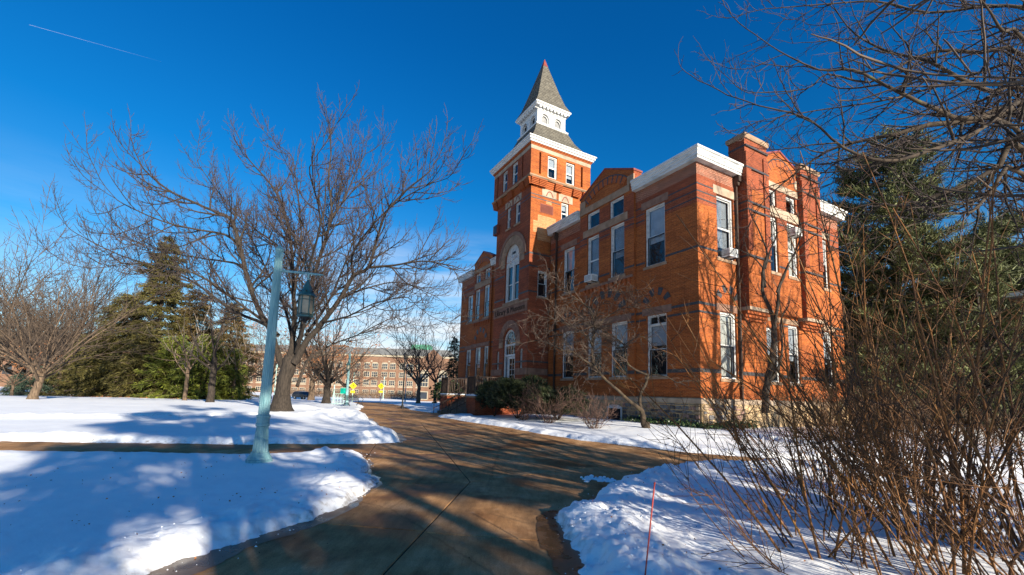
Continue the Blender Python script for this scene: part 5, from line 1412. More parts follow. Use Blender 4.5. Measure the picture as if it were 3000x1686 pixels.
# ---------------------------------------------------------------- bare trees
def bare_tree(name, x, y, h, seed, label, trunk_r, spread, P=None, mats=('bark_grey', 'twig_brown'), group=None, fork=.25, nl=6, leaves=None, up=.5, lean=(0, 0), zoff=0, twig=None, nleaf=1.0, cat='tree', lr=.5):
    b = Vector((x, y, H(x, y) - .03 + zoff)); root = empty(name, b); tag(root, label, cat, group)
    rt = trunk_r
    PP = dict(max=4, n=[0, 1.1, 1.7, 2.2, 2.6], bylen=1, t0=[0, .15, .15, .1, .1], ang=[(0, 0), (25, 55), (28, 60), (25, 60), (25, 55)], len=[1, .46, .48, .48, .5],
              rad=[rt, rt * .28, rt * .14, .016, .012], seg=[6, 5, 3, 2, 2], wob=[.05, .09, .11, .12, .12], up=[0, .12, .10, .08, .06], rmin=.008, rend=[.02, .016, .012, .010, .008], tip=True)
    if P: PP.update(P)
    g = Grower(seed, PP); r = g.r
    hf = h * fork
    tp = [b + Vector((lean[0] * t, lean[1] * t, hf * t)) + Vector((r.gauss(0, .03), r.gauss(0, .03), 0)) * h * .06 * t for t in (0, .35, .7, 1)]
    g.limb(tp, [rt * 1.15, rt, rt * .92, rt * .8], 0, .01)
    for k in range(nl):
        az = 2 * pi * (k + r.uniform(-.3, .3)) / nl; el_ = r.uniform(.35, 1.1) if k else 1.4
        d = Vector((cos(az) * cos(el_) * spread, sin(az) * cos(el_) * spread, sin(el_))).normalized()
        st = tp[-1].lerp(tp[1], r.random() * .55)
        ln = (h - hf) * r.uniform(.8, 1.05) / max(.5, d.z) if d.z > .75 else (h - hf) * r.uniform(.75, 1.0) * (spread * .45 + .6)
        pts = [st]; dd = d.copy(); n = 6
        for i in range(n):
            dd = Vector((dd.x + r.gauss(0, .09), dd.y + r.gauss(0, .09), dd.z + r.gauss(0, .06) + up * .12)).normalized(); pts.append(pts[-1] + dd * ln / n)
        g.limb(pts, [rt * lr + (.018 - rt * lr) * (i / n) ** .75 for i in range(n + 1)], 0, ln)
    tubes('trunk', g.out[0][:1], 9, MAT[mats[0]], root); tubes('limbs', g.out[0][1:], 7, MAT[mats[0]], root)
    flare((0, 0, 0), rt * 1.1, 12, rt * 1.6, seed, 1.35).build('root_flare', MAT[mats[0]], root, smooth=True)
    items = [i for k in g.out if k >= 1 for i in g.out[k]]
    tubes('crown', items, 3, MAT[mats[1]], root, False)
    if leaves:
        ends = [(it[0][-1], it[0][-1] - it[0][-2]) for k in g.out if k >= 2 for it in g.out[k]]
        r.shuffle(ends); ends = ends[:int(len(ends) * nleaf)]
        leaf_clumps('dead_leaves', [tuple(e[0]) for e in ends], [tuple(e[1]) for e in ends], .16, 3, MAT[leaves], root, seed, .5, 1.0, .6, False)
    print(name, label[:28], {k: len(v) for k, v in g.out.items()})
    return root
VASE = dict(rad=[.25, .045, .020, .013, .01], rend=[.02, .014, .010, .0085, .007], n=[0, 1.5, 1.8, 2.0, 1.6], len=[1, .5, .5, .5, .5], ang=[(0, 0), (18, 42), (20, 48), (22, 52), (25, 55)], max=3, up=[0, .06, .06, .06, .06])
p_ = on_ground(95, 1173)
bare_tree('bare_tree', p_.x, p_.y, 10.4, 21, 'bare tan tree with fan of straight branches leaning over the left lawn', .25, 1.0, VASE, ('bark_tan', 'twig_brown'), 'bare trees on the lawn', .19, 17, lean=(.4, 0), up=.4, lr=.32)
FARP = dict(max=3, n=[0, .9, 1.4, 1.6, 1.2], rad=[.3, .1, .05, .028, .02], rmin=.018, rend=[.05, .035, .026, .02, .018])
for (px, dep, h, sd, lab) in ((-30, 62, 19, 31, 'tall bare tree at the far left edge behind the fan shaped tree'), (60, 72, 18, 32, 'bare tree in the distance above the small copper leaved oak'), (200, 80, 17, 33, 'distant bare tree between the fan shaped tree and the tall spruce'), (120, 64, 17, 34, 'grey brown bare tree directly behind the fan shaped tree'), (290, 70, 14, 35, 'bare tree half hidden by the left side of the spruce')):
    q = at(px, 1150, dep); bare_tree('bare_tree', q.x, q.y, h, sd, lab, .42, 1.3, FARP, ('bark_grey', 'twig_brown'), 'distant bare trees', .2, 9)
# slender trunks before the evergreens
for (px, py, rr0, h, sd, mt, lab) in ((540, 1176, .15, 8, 41, 'bark_tan', 'slim young bare tree before the bright green evergreens'), (615, 1182, .25, 9, 42, 'bark_grey', 'dark trunked bare tree standing before the bright green evergreens'), (681, 1172, .14, 8, 43, 'bark_tan', 'thin pale trunked tree at the right end of the evergreens')):
    q = on_ground(px, py); bare_tree('bare_tree', q.x, q.y, h, sd, lab, rr0, .9, dict(max=3, rmin=.009, n=[0, .9, 1.2, 1.3], rad=[.2, .045, .022, .015, .012]), (mt, 'twig_brown' if mt == 'bark_grey' else 'twig_pale'), 'bare trees on the lawn', .42, 6)
# rust leaved oaks and bare trees before the far building
for (px, dep, h, sd, rr0, lv, lab, nlf) in ((957, 43, 8.5, 51, .34, 'leaves_rust', 'oak holding rusty dead leaves behind the green sign box', .55), (912, 60, 11, 52, .38, 'leaves_rust', 'tan trunked oak with dead leaves beside the parked dark car', .5),
                                       (1226, 55, 9.5, 53, .24, None, 'dense bare tree beside the porch in front of the far building', 0), (1275, 62, 12, 54, .2, None, 'bare twiggy tree close to the left corner of the brick hall', 0), (700, 66, 9, 55, .2, None, 'small bare tree beyond the lawn left of the pale lamp post', 0),
                                       (790, 75, 12, 56, .3, 'leaves_rust', 'distant oak with some brown leaves left of the maple trunk', .4), (1010, 90, 12, 57, .3, 'leaves_rust', 'small oak with brown leaves in front of the long brick building', .3)):
    q = at(px, 1160, dep); bare_tree('bare_tree', q.x, q.y, h, sd, lab, rr0, 1.35, dict(max=3, rmin=.013, n=[0, 1.3, 1.8, 2.0, 1.4], rad=[.3, .09, .045, .026, .018]), ('bark_grey' if px not in (912, 1226) else 'bark_tan', 'twig_brown'), 'trees near the far building', .28, 8, lv, nleaf=nlf)
q = at(35, 1150, 46)
bare_tree('young_oak', q.x, q.y, 4.6, 61, 'small oak with copper leaves at the left edge of the lawn', .12, 1.2, dict(max=3, rad=[.1, .04, .025, .018, .012]), ('bark_tan', 'twig_brown'), None, .3, 7, 'leaves_rust', nleaf=.8)

# ---------------------------------------------------------------- conifers
def conifer(x, y, h, rad, seed, label, nmat, name='spruce_tree', zlow=.4, droop=.25, gap=.5, size=.42, per=9, prof=1.0, nb=None, dens=1.0, group=None, spread=.55, twm=None, upsweep=0.0, aspect=.22, lean=0.0, rag=(.6, 1.15)):
    b = Vector((x, y, H(x, y) - .03)); root = empty(name, b); tag(root, label, 'evergreen', group)
    r = random.Random(seed); wood = []; C = []; D = []
    wood.append(([b + Vector((lean * t, 0, h * t)) for t in (0, .3, .6, .97)], [h * .016, h * .013, h * .008, .02]))
    z = zlow
    while z < h * .985:
        t = (z - zlow) / (h - zlow)
        R = rad * ((1 - t) ** prof) * r.uniform(.72, 1.12) + .12
        n = nb or max(4, int(7 - 3 * t))
        a0 = r.random() * 6.28
        for k in range(n):
            if r.random() < .07: continue
            a = a0 + 2 * pi * (k + r.uniform(-.3, .3)) / n; L = R * r.uniform(*rag)
            o = b + Vector((lean * z / h, 0, z + r.uniform(-.15, .15)))
            pts = [o]; m_ = 5
            el_ = (.25 * t + upsweep) 
            d = Vector((cos(a), sin(a), el_))
            for i in range(m_):
                d.z -= droop / m_ * (1.0 if i < 3 else -.4); pts.append(pts[-1] + d.normalized() * L / m_)
            wood.append((pts, [.05 * L / 3 + .01] + [.03 * L / 3 + .008] * (m_ - 1) + [.006]))
            ns = max(3, int(L * 4.2 * dens))
            for q in range(ns):
                u = .18 + .82 * (q + r.random()) / ns; f = u * m_; i = min(int(f), m_ - 1); p = pts[i].lerp(pts[i + 1], f - i)
                side = Vector((-sin(a), cos(a), 0)) * r.choice((-1, 1)) * r.uniform(.05, .40) * min(L, 3.2) * (1.1 - u)
                C.append(tuple(p + side + Vector((0, 0, r.uniform(-.16, .05))))); dd = Vector((cos(a), sin(a), -.15)) + side * 1.2; D.append(tuple(dd))
        z += gap * r.uniform(.75, 1.25) * (1.1 - .45 * t)
    tubes('trunk', wood[:1], 10, MAT['bark_grey'], root)
    tubes('boughs', wood[1:], 4, MAT[twm or 'twig_brown'], root)
    leaf_clumps('foliage', C, D, size, per, MAT[nmat], root, seed, aspect, spread, .25)
    print(name, label[:24], len(C) * per)
    return root
sp = at(438, 1160, 50); conifer(sp.x, sp.y, 19.2, 6.4, 71, 'tall ragged olive spruce with gaps near its top on the left lawn', 'needles_olive', droop=.55, gap=.95, size=.5, per=13, prof=.8, dens=2.0, rag=(.35, 1.35), nb=6)
for (px, dep, h, rad, sd, nm, lab, pr) in ((245, 52, 7.5, 4.0, 79, 'needles_olive', 'dark olive hemlock at the left end of the evergreen row', .5), (335, 49, 12, 6.0, 72, 'needles_olive', 'broad olive hemlock at the foot of the tall spruce on its left', .55), (545, 52, 13, 5.2, 73, 'needles_brown', 'brownish hemlock between the tall spruce and the maple', .5),
                                       (500, 46, 6.6, 3.6, 74, 'needles_bright', 'bright green drooping cedar just right of the tall spruce foot', .45), (595, 45.5, 6.8, 3.4, 75, 'needles_bright', 'bright green cedar behind the dark bare trunk', .45), (668, 47, 5.6, 2.6, 76, 'needles_bright', 'small bright cedar at the right end of the evergreen row', .5),
                                       (655, 58, 13, 4.4, 77, 'needles_brown', 'tall brown tinged hemlock behind the lamp post', .55), (420, 46.5, 7.5, 4.2, 78, 'needles_olive', 'low spreading olive hemlock in front of the tall spruce', .4)):
    q = at(px, 1160, dep); conifer(q.x, q.y, h, rad, sd, lab, nm, 'hemlock_tree' if 'hemlock' in lab else 'cedar_tree', zlow=.1, droop=.55, gap=.40, size=.42, per=10, prof=pr, dens=1.35, group='evergreens on the far lawn')
for (px, dep, h, rad, sd, lab) in ((115, 50, 3.4, 2.6, 81, 'squat blue green spruce behind the trunk of the fan shaped tree'), (45, 52, 2.6, 1.8, 82, 'small blue green evergreen under the copper leaved oak')):
    q = at(px, 1160, dep); conifer(q.x, q.y, h, rad, sd, lab, 'needles_blue', 'evergreen_bush', zlow=.1, droop=.2, gap=.28, size=.3, per=9, prof=.7, dens=1.8, group='evergreens on the far lawn')
q = at(1326, 1150, 58); conifer(q.x, q.y, 9.0, 1.9, 83, 'dark narrow spruce peeping past the left end of the brick hall', 'needles_green', zlow=.3, droop=.3, gap=.4, size=.35, prof=.7)
# white pine behind the right end, and dark evergreens along the next building
def pine(x, y, h, rad, seed, label, zlow, nmat='needles_pine', per=16, size=.34, dens=1.0, nbr=1.0, lean=0, prof=.5, name='pine_tree', group=None):
    b = Vector((x, y, H(x, y) - .03)); root = empty(name, b); tag(root, label, 'evergreen', group)
    r = random.Random(seed); wood = []; C = []; D = []
    wood.append(([b + Vector((lean * t, 0, h * t)) for t in (0, .35, .7, .98)], [h * .018, h * .014, h * .009, .03]))
    z = zlow
    while z < h:
        t = (z - zlow) / (h - zlow); R = rad * max(.22, (1 - t ** 2.6)) ** prof * (.62 + .38 * min(1, t * 2.2 + .35))
        for k in range(max(2, int(5 * nbr))):
            a = r.uniform(0, 6.28); L = R * r.uniform(.45, 1.12)
            o = b + Vector((lean * z / h, 0, z)); d = Vector((cos(a), sin(a), r.uniform(.0, .35))); pts = [o]
            for i in range(5):
                d = Vector((d.x + r.gauss(0, .12), d.y + r.gauss(0, .12), d.z + r.gauss(0, .07) + .04)); pts.append(pts[-1] + d.normalized() * L / 5)
            wood.append((pts, [.03 + .012 * L, .03 + .008 * L, .03, .025, .018, .01]))
            for q in range(int(L * 3.2 * dens)):
                u = .35 + .65 * r.random(); f = u * 5; i = min(int(f), 4); p = pts[i].lerp(pts[i + 1], f - i)
                sd_ = Vector((-sin(a), cos(a), r.uniform(-.1, .5))) * r.uniform(-.5, .5) * (.35 + .25 * L * (1.1 - u))
                C.append(tuple(p + sd_)); D.append((cos(a) * .6 + sd_.x * .6, sin(a) * .6 + sd_.y * .6, .5))
        z += .5 * r.uniform(.7, 1.3)
    tubes('trunk', wood[:1], 10, MAT['bark_grey'], root); tubes('boughs', wood[1:], 4, MAT['bark_grey'], root)
    leaf_clumps('foliage', C, D, size, per, MAT[nmat], root, seed, .13, .75, 0.0)
    print(name, len(C) * per)
    return root
q = at(2650, 1150, 29.5); pine(q.x, q.y, 19.2, 5.9, 91, 'big white pine rising behind the right end of the brick hall', 2.2, dens=2.6, size=.52, per=12, nbr=1.3)
q = at(2890, 1150, 25.0); pine(q.x, q.y, 9.6, 4.4, 92, 'dark green pine with low boughs beside the building at the right', .5, dens=2.4, size=.44, per=12, nbr=1.2)
q = at(2990, 1150, 31.0); pine(q.x, q.y, 15, 5.4, 94, 'tall olive pine filling the right edge beyond the other pines', .8, dens=2.2, size=.52, per=11, nbr=1.2)
q = at(2600, 1150, 24.0); pine(q.x, q.y, 4.4, 2.6, 93, 'low evergreen by the back corner of the brick hall', .3, dens=2.0, size=.3, per=16)

# ---------------------------------------------------------------- overhanging tree, its trunk beyond the right edge
def build_overhang():
    bx, by = 16.9, 11.9
    b = Vector((bx, by, H(bx, by) - .03)); root = empty('overhanging_tree', b)
    tag(root, 'bare tree reaching in from the right with long grey limbs over the hall', 'tree')
    z7 = lambda x, y, d: (2100 + x * .6215, y * .6215, d)
    P = dict(max=4, n=[0, 2.3, 4.0, 5.0, 3.4], bylen=1, t0=[0, .12, .1, .1, .1], ang=[(0, 0), (30, 62), (30, 65), (28, 65), (30, 60)], len=[1, .36, .46, .48, .45],
             rad=[.2, .040, .016, .009, .0065], seg=[6, 7, 5, 3, 2], wob=[.05, .12, .15, .17, .18], up=[0, .10, .10, .06, .04], rmin=.0038, rend=[.012, .009, .0065, .005, .0042], tip=True)
    g = Grower(8, P)
    tr_ = [b, b + Vector((.05, 0, 2.2)), b + Vector((-.05, .05, 4.6)), b + Vector((-.1, 0, 6.6)), b + Vector((.1, .1, 9)), b + Vector((.4, -.2, 12))]
    g.limb(tr_, [.30, .25, .23, .19, .12, .04], 0, 5)
    f1, f2, f3 = tr_[2], tr_[3], tr_[4]
    LM = [(f2, [(1448, 545, 11.4), (1200, 572, 11.2), (1000, 592, 11.2), (850, 632, 11.3), (700, 662, 11.6), (520, 715, 12.0), (330, 850, 12.4), (220, 950, 12.6)], .13),
          (f2, [(1480, 520, 11.2), (1330, 548, 10.6), (1150, 560, 10.2), (1040, 520, 10.0), (900, 455, 9.8), (780, 395, 9.8), (640, 330, 9.8), (480, 330, 10), (290, 240, 10)], .10),
          (f3, [(1448, 425, 11.6), (1300, 432, 11.4), (1150, 372, 11.4), (1000, 292, 11.6), (800, 240, 12), (650, 160, 12.3), (560, 50, 12.6)], .10),
          (f3, [(1448, 262, 12), (1250, 250, 12.4), (1050, 242, 12.8), (900, 292, 13), (720, 390, 13), (520, 350, 13.2), (420, 420, 13.4), (150, 440, 13.6)], .085),
          (f1, [(1448, 712, 10.6), (1330, 780, 10.4), (1180, 872, 10.4), (1010, 930, 10.6), (900, 975, 11), (740, 960, 11.6), (560, 1010, 12)], .11),
          (f3, [(1448, 190, 11), (1350, 150, 10.6), (1290, 60, 10.4), (1200, -60, 10.2)], .08),
          (f2, [(1400, 600, 10), (1200, 640, 9.2), (980, 720, 8.8), (800, 760, 8.6), (600, 700, 8.6), (430, 560, 8.8), (200, 500, 9)], .075),
          (f1, [(1440, 820, 10), (1300, 900, 9.2), (1200, 1000, 8.8), (1060, 1010, 8.6), (850, 1090, 8.6)], .07),
          (f3, [(1440, 330, 12.5), (1250, 340, 13.4), (1000, 420, 14), (760, 480, 14.4), (480, 520, 14.8), (260, 560, 15)], .075),
          (f2, [(1448, 480, 12), (1300, 500, 13), (1050, 610, 13.8), (800, 690, 14.2), (560, 860, 14.6), (380, 900, 14.8)], .06),
          (tr_[5], [(1500, 60, 11.6), (1300, 30, 12), (1000, 60, 12.6), (760, 10, 13), (520, 20, 13.4), (270, 40, 13.6)], .07)]
    for st, pts, r0 in LM:
        q = [st] + px_limb([z7(*p) for p in pts], 11); n = len(q)
        g.limb(q, [.82 * r0 + (.013 - .82 * r0) * (k / (n - 1)) ** .9 for k in range(n)], 0, 6.0)
    # limbs on the far side, so that the tree is whole
    r = g.r
    for k in range(6):
        a = r.uniform(-1.2, 1.2); d = Vector((cos(a), sin(a), r.uniform(.3, .9))).normalized(); st = r.choice((f1, f2, f3)); pts = [st]
        for i in range(6): d = Vector((d.x + r.gauss(0, .1), d.y + r.gauss(0, .1), d.z + r.gauss(0, .08))).normalized(); pts.append(pts[-1] + d * 1.1)
        g.limb(pts, [.10 - .085 * i / 6 for i in range(7)], 0, 4.0)
    tubes('trunk', g.out[0][:1], 12, MAT['bark_lichen'], root)
    for it in g.out[0][1:]: tubes('limb', [it], 8, MAT['bark_lichen'], root)
    tubes('branches', g.out[1], 5, MAT['bark_grey'], root)
    tubes('crown', [i for k in (2, 3, 4) for i in g.out.get(k, [])], 3, MAT['twig_plum'], root, False)
    print('overhang', {k: len(v) for k, v in g.out.items()})
build_overhang()

# ---------------------------------------------------------------- crabapple before the hall, small tree by its side wall
def build_crab():
    z4 = lambda x, y, d=19.75: (1600 + x * .3315, 800 + y * .3315, d)
    b = on_ground(1893, 1258, .2); b.z = H(b.x, b.y) - .03
    root = empty('crabapple_tree', b); tag(root, 'gnarled crabapple with low forked lichen covered trunk in front of the hall', 'tree')
    P = dict(max=4, n=[0, 5.5, 7.0, 8.0, 5.0], bylen=1, t0=[0, .3, .1, .1, .1], ang=[(0, 0), (35, 80), (30, 75), (30, 70), (30, 60)], len=[1, .42, .56, .6, .6],
             rad=[.1, .024, .013, .0085, .0062], seg=[6, 6, 5, 3, 2], wob=[.06, .22, .22, .22, .2], up=[0, .06, -.02, -.04, -.02], rmin=.0045, rend=[.014, .010, .0075, .006, .0048], tip=True)
    g = Grower(14, P)
    T = [([(872, 1392, 19.75), (858, 1300, 19.75), (842, 1210, 19.75)], (.155, .14), .01),
         ([(846, 1215, 19.75), (780, 1165, 19.6), (720, 1118, 19.45), (600, 1010, 19.2), (500, 920, 19), (432, 835, 18.9), (405, 720, 18.8), (405, 600, 18.8), (430, 500, 18.8), (395, 340, 18.7), (300, 250, 18.6), (180, 170, 18.5), (50, 80, 18.4)], (.13, .02), 3.0),
         ([(846, 1225, 19.75), (828, 1150, 19.85), (838, 1060, 19.9), (880, 980, 20), (902, 905, 20)], (.10, .075), .6),
         ([(902, 905, 20), (800, 862, 19.6), (722, 805, 19.3), (700, 720, 19.1), (690, 640, 19), (620, 580, 18.9), (520, 520, 18.8), (420, 470, 18.7), (250, 420, 18.6)], (.07, .018), 2.6),
         ([(902, 905, 20), (1000, 905, 19.8), (1090, 932, 19.6), (1160, 968, 19.5), (1250, 950, 19.4), (1350, 957, 19.3), (1440, 925, 19.2), (1505, 868, 19.2)], (.055, .012), .7),
         ([(432, 835, 18.9), (330, 770, 18.5), (230, 700, 18.2), (150, 690, 18), (60, 640, 17.8), (-60, 600, 17.7), (-160, 610, 17.6)], (.075, .016), 2.6),
         ([(430, 500, 18.8), (520, 400, 18.6), (640, 330, 18.4), (760, 300, 18.3), (880, 330, 18.2)], (.05, .012), 2.4),
         ([(690, 640, 19), (820, 560, 19.1), (900, 600, 19.1), (980, 690, 19.1), (1060, 780, 19.1)], (.035, .010), 1.6),
         ([(405, 640, 18.8), (360, 560, 18.2), (240, 480, 17.8), (100, 420, 17.5), (-60, 380, 17.3)], (.05, .012), 2.4),
         ([(395, 340, 18.7), (430, 240, 18.9), (560, 160, 19), (700, 170, 19.1), (820, 150, 19.2)], (.04, .010), 2.2),
         ([(405, 700, 18.8), (420, 560, 20), (380, 420, 21), (250, 330, 21.6), (120, 300, 22)], (.05, .012), 2.2),
         ([(600, 1010, 19.2), (640, 945, 18.9), (730, 930, 18.7), (820, 960, 18.6)], (.02, .008), .9)]
    for pts, (r0, r1), ln in T:
        q = px_limb([z4(*p) for p in pts], 19.7); n = len(q)
        g.limb(q, [.80 * (r0 + (r1 - r0) * (k / (n - 1)) ** .6) for k in range(n)], 0, ln)
    tubes('trunk', g.out[0][:1], 12, MAT['bark_lichen'], root)
    flare((0, 0, 0), .16, 12, .3, 4, 1.3).build('root_flare', MAT['bark_lichen'], root, smooth=True)
    for it in g.out[0][1:]: tubes('limb', [it], 9, MAT['bark_lichen'], root)
    tubes('crown', [i for k in (1, 2, 3, 4) for i in g.out.get(k, [])], 3, MAT['twig_crab'], root, False)
    print('crab', {k: len(v) for k, v in g.out.items()})
build_crab()
def build_side_tree():
    b = Wd(-2.0, 3.1); b.z = H(b.x, b.y) - .03
    root = empty('magnolia_tree', b); tag(root, 'small bare tree with several grey stems close to the sunlit side wall', 'tree')
    d0 = b.y
    P = dict(max=4, n=[0, 1.5, 2.2, 2.6, 2.0], bylen=1, t0=[0, .35, .15, .1, .1], ang=[(0, 0), (25, 55), (28, 60), (28, 60), (28, 60)], len=[1, .42, .5, .5, .45],
             rad=[.1, .035, .02, .011, .008], seg=[6, 6, 5, 4, 3], wob=[.06, .12, .15, .15, .15], up=[0, .12, .1, .06, .04], rmin=.005, rend=[.014, .011, .008, .006, .005], tip=True)
    g = Grower(16, P)
    z6 = lambda x, y, d=0: (2000 + x * .3314, 800 + y * .3314, d0 + d)
    z5 = lambda x, y, d=0: (2050 + x * .3523, 350 + y * .3523, d0 + d)
    T = [([(735, 1240), (735, 1060), (760, 920), (800, 700), (808, 480)], (.17, .12), 1.6),
         ([(808, 480), (775, 320, .1), (715, 200, .2), (705, 60, .2), (715, -60, .2)], (.09, .07), 1.6),
         ([(808, 480), (840, 300, -.2), (850, 150, -.3), (900, 20, -.4)], (.08, .06), 1.6),
         ([(760, 960), (840, 860, .3), (880, 650, .5), (870, 420, .6), (930, 300, .7)], (.07, .03), 1.8)]
    U = [([(545, 1400, .2), (530, 1240, .2), (560, 1120, .2), (500, 940, .1), (420, 780, .0), (400, 660, 0)], (.065, .012), 2.4),
         ([(545, 1240, .2), (590, 1080, .4), (640, 960, .6), (620, 800, .7), (560, 640, .8)], (.05, .012), 2.4),
         ([(640, 1440, -.4), (700, 1290, -.4), (760, 1170, -.5), (860, 1040, -.6), (1000, 930, -.8), (1120, 780, -1)], (.055, .012), 2.6),
         ([(530, 1240, .2), (440, 1140, -.3), (330, 1080, -.8), (300, 960, -1)], (.04, .01), 1.6),
         ([(760, 1170, -.5), (820, 1040, -.2), (840, 880, 0), (760, 700, .2), (700, 560, .3)], (.04, .01), 2.2)]
    for pts, (r0, r1), ln in T:
        q = px_limb([z6(*p) for p in pts], d0); n = len(q); g.limb(q, [r0 + (r1 - r0) * k / (n - 1) for k in range(n)], 0, ln)
    for pts, (r0, r1), ln in U:
        q = px_limb([z5(*p) for p in pts], d0); n = len(q); g.limb(q, [r0 + (r1 - r0) * k / (n - 1) for k in range(n)], 0, ln)
    for it in g.out[0]: tubes('stem', [it], 9, MAT['bark_grey'], root)
    tubes('crown', [i for k in (1, 2, 3, 4) for i in g.out.get(k, [])], 3, MAT['twig_brown'], root, False)
    print('side tree', {k: len(v) for k, v in g.out.items()})
build_side_tree()

# ---------------------------------------------------------------- trees behind the photographer that shade the foreground
def sunward(s, t):                                        # s: offset across the sun's direction, t: distance towards the sun
    n = Vector((.791, .612, 0)); d = Vector((sin(SUN_AZ), cos(SUN_AZ), 0)); return n * s + d * t
def padded_tree(x, y, h, rad, seed, label, zlow, npad, group):
    """an evergreen whose needles sit in separate pads, so that sun spots get through between them"""
    b = Vector((x, y, H(x, y) - .03)); root = empty('pine_tree', b); tag(root, label, 'evergreen', group)
    r = random.Random(seed); wood = []; C = []; D = []
    wood.append(([b + Vector((0, 0, h * t)) for t in (0, .35, .7, .97)], [h * .016, h * .013, h * .009, .04]))
    for k in range(npad):
        z = zlow + (h - zlow) * (k + r.random()) / npad; t = (z - zlow) / (h - zlow); a = r.uniform(0, 6.28); L = rad * (1 - .55 * t ** 3) * sqrt(r.uniform(.02, 1.0))
        c = b + Vector((cos(a) * L, sin(a) * L, z)); wood.append(([b + Vector((0, 0, z - .5 - L * .15)), (b + Vector((0, 0, z - .3))).lerp(c, .55), c], [.05, .035, .012]))
        pr = r.uniform(.5, 1.15)
        for q in range(int(70 * pr * pr)):
            p = c + Vector((r.gauss(0, .40), r.gauss(0, .40), r.gauss(0, .26))) * pr; C.append(tuple(p)); D.append((p.x - b.x, p.y - b.y, L * .5))
    tubes('trunk', wood[:1], 10, MAT['bark_grey'], root); tubes('boughs', wood[1:], 4, MAT['bark_grey'], root)
    leaf_clumps('foliage', C, D, .46, 6, MAT['needles_pine'], root, seed, .30, .8, 0)
for (s, t, h, rad, sd, lab, zl, n_) in ((.55, 13, 12.5, 2.7, 101, 'dense pine standing behind the viewpoint, nearest the path', 3.2, 27), (3.0, 17, 13.5, 1.7, 107, 'slim pine standing behind the viewpoint to the right of the others', 3.4, 7), (.9, 25, 19, 3.0, 102, 'taller pine farther behind the viewpoint', 6.5, 25)):
    q = sunward(s, t); padded_tree(q.x, q.y, h, rad, sd, lab, zl, n_, 'pines behind the viewpoint')
BEH = dict(max=3, n=[0, 1.2, 1.6, 1.6], rad=[.2, .075, .035, .018, .012], rend=[.045, .028, .018, .012, .01])
q = sunward(7.4, 6.5); bare_tree('bare_tree', q.x, q.y, 10.5, 103, 'bare spreading tree just behind the viewpoint on the right', .34, 1.3, BEH, group='bare trees behind the viewpoint', fork=.32, nl=10)
q = Vector((26.5, 7.0, 0)); bare_tree('bare_tree', q.x, q.y, 14, 105, 'bare tree standing beyond the right edge of the picture', .26, 1.2, BEH, group='bare trees behind the viewpoint', fork=.3, nl=9)
q = sunward(9.5, 14); bare_tree('bare_tree', q.x, q.y, 12, 106, 'bare tree behind the viewpoint by the side path', .36, 1.1, BEH, group='bare trees behind the viewpoint', fork=.35, nl=7)
noisy('needles_yew', (.012, .018, .007), (.035, .046, .015), .9, .65, island=.4)
noisy('stem_red', (.055, .032, .024), (.14, .08, .06), 3, .8)
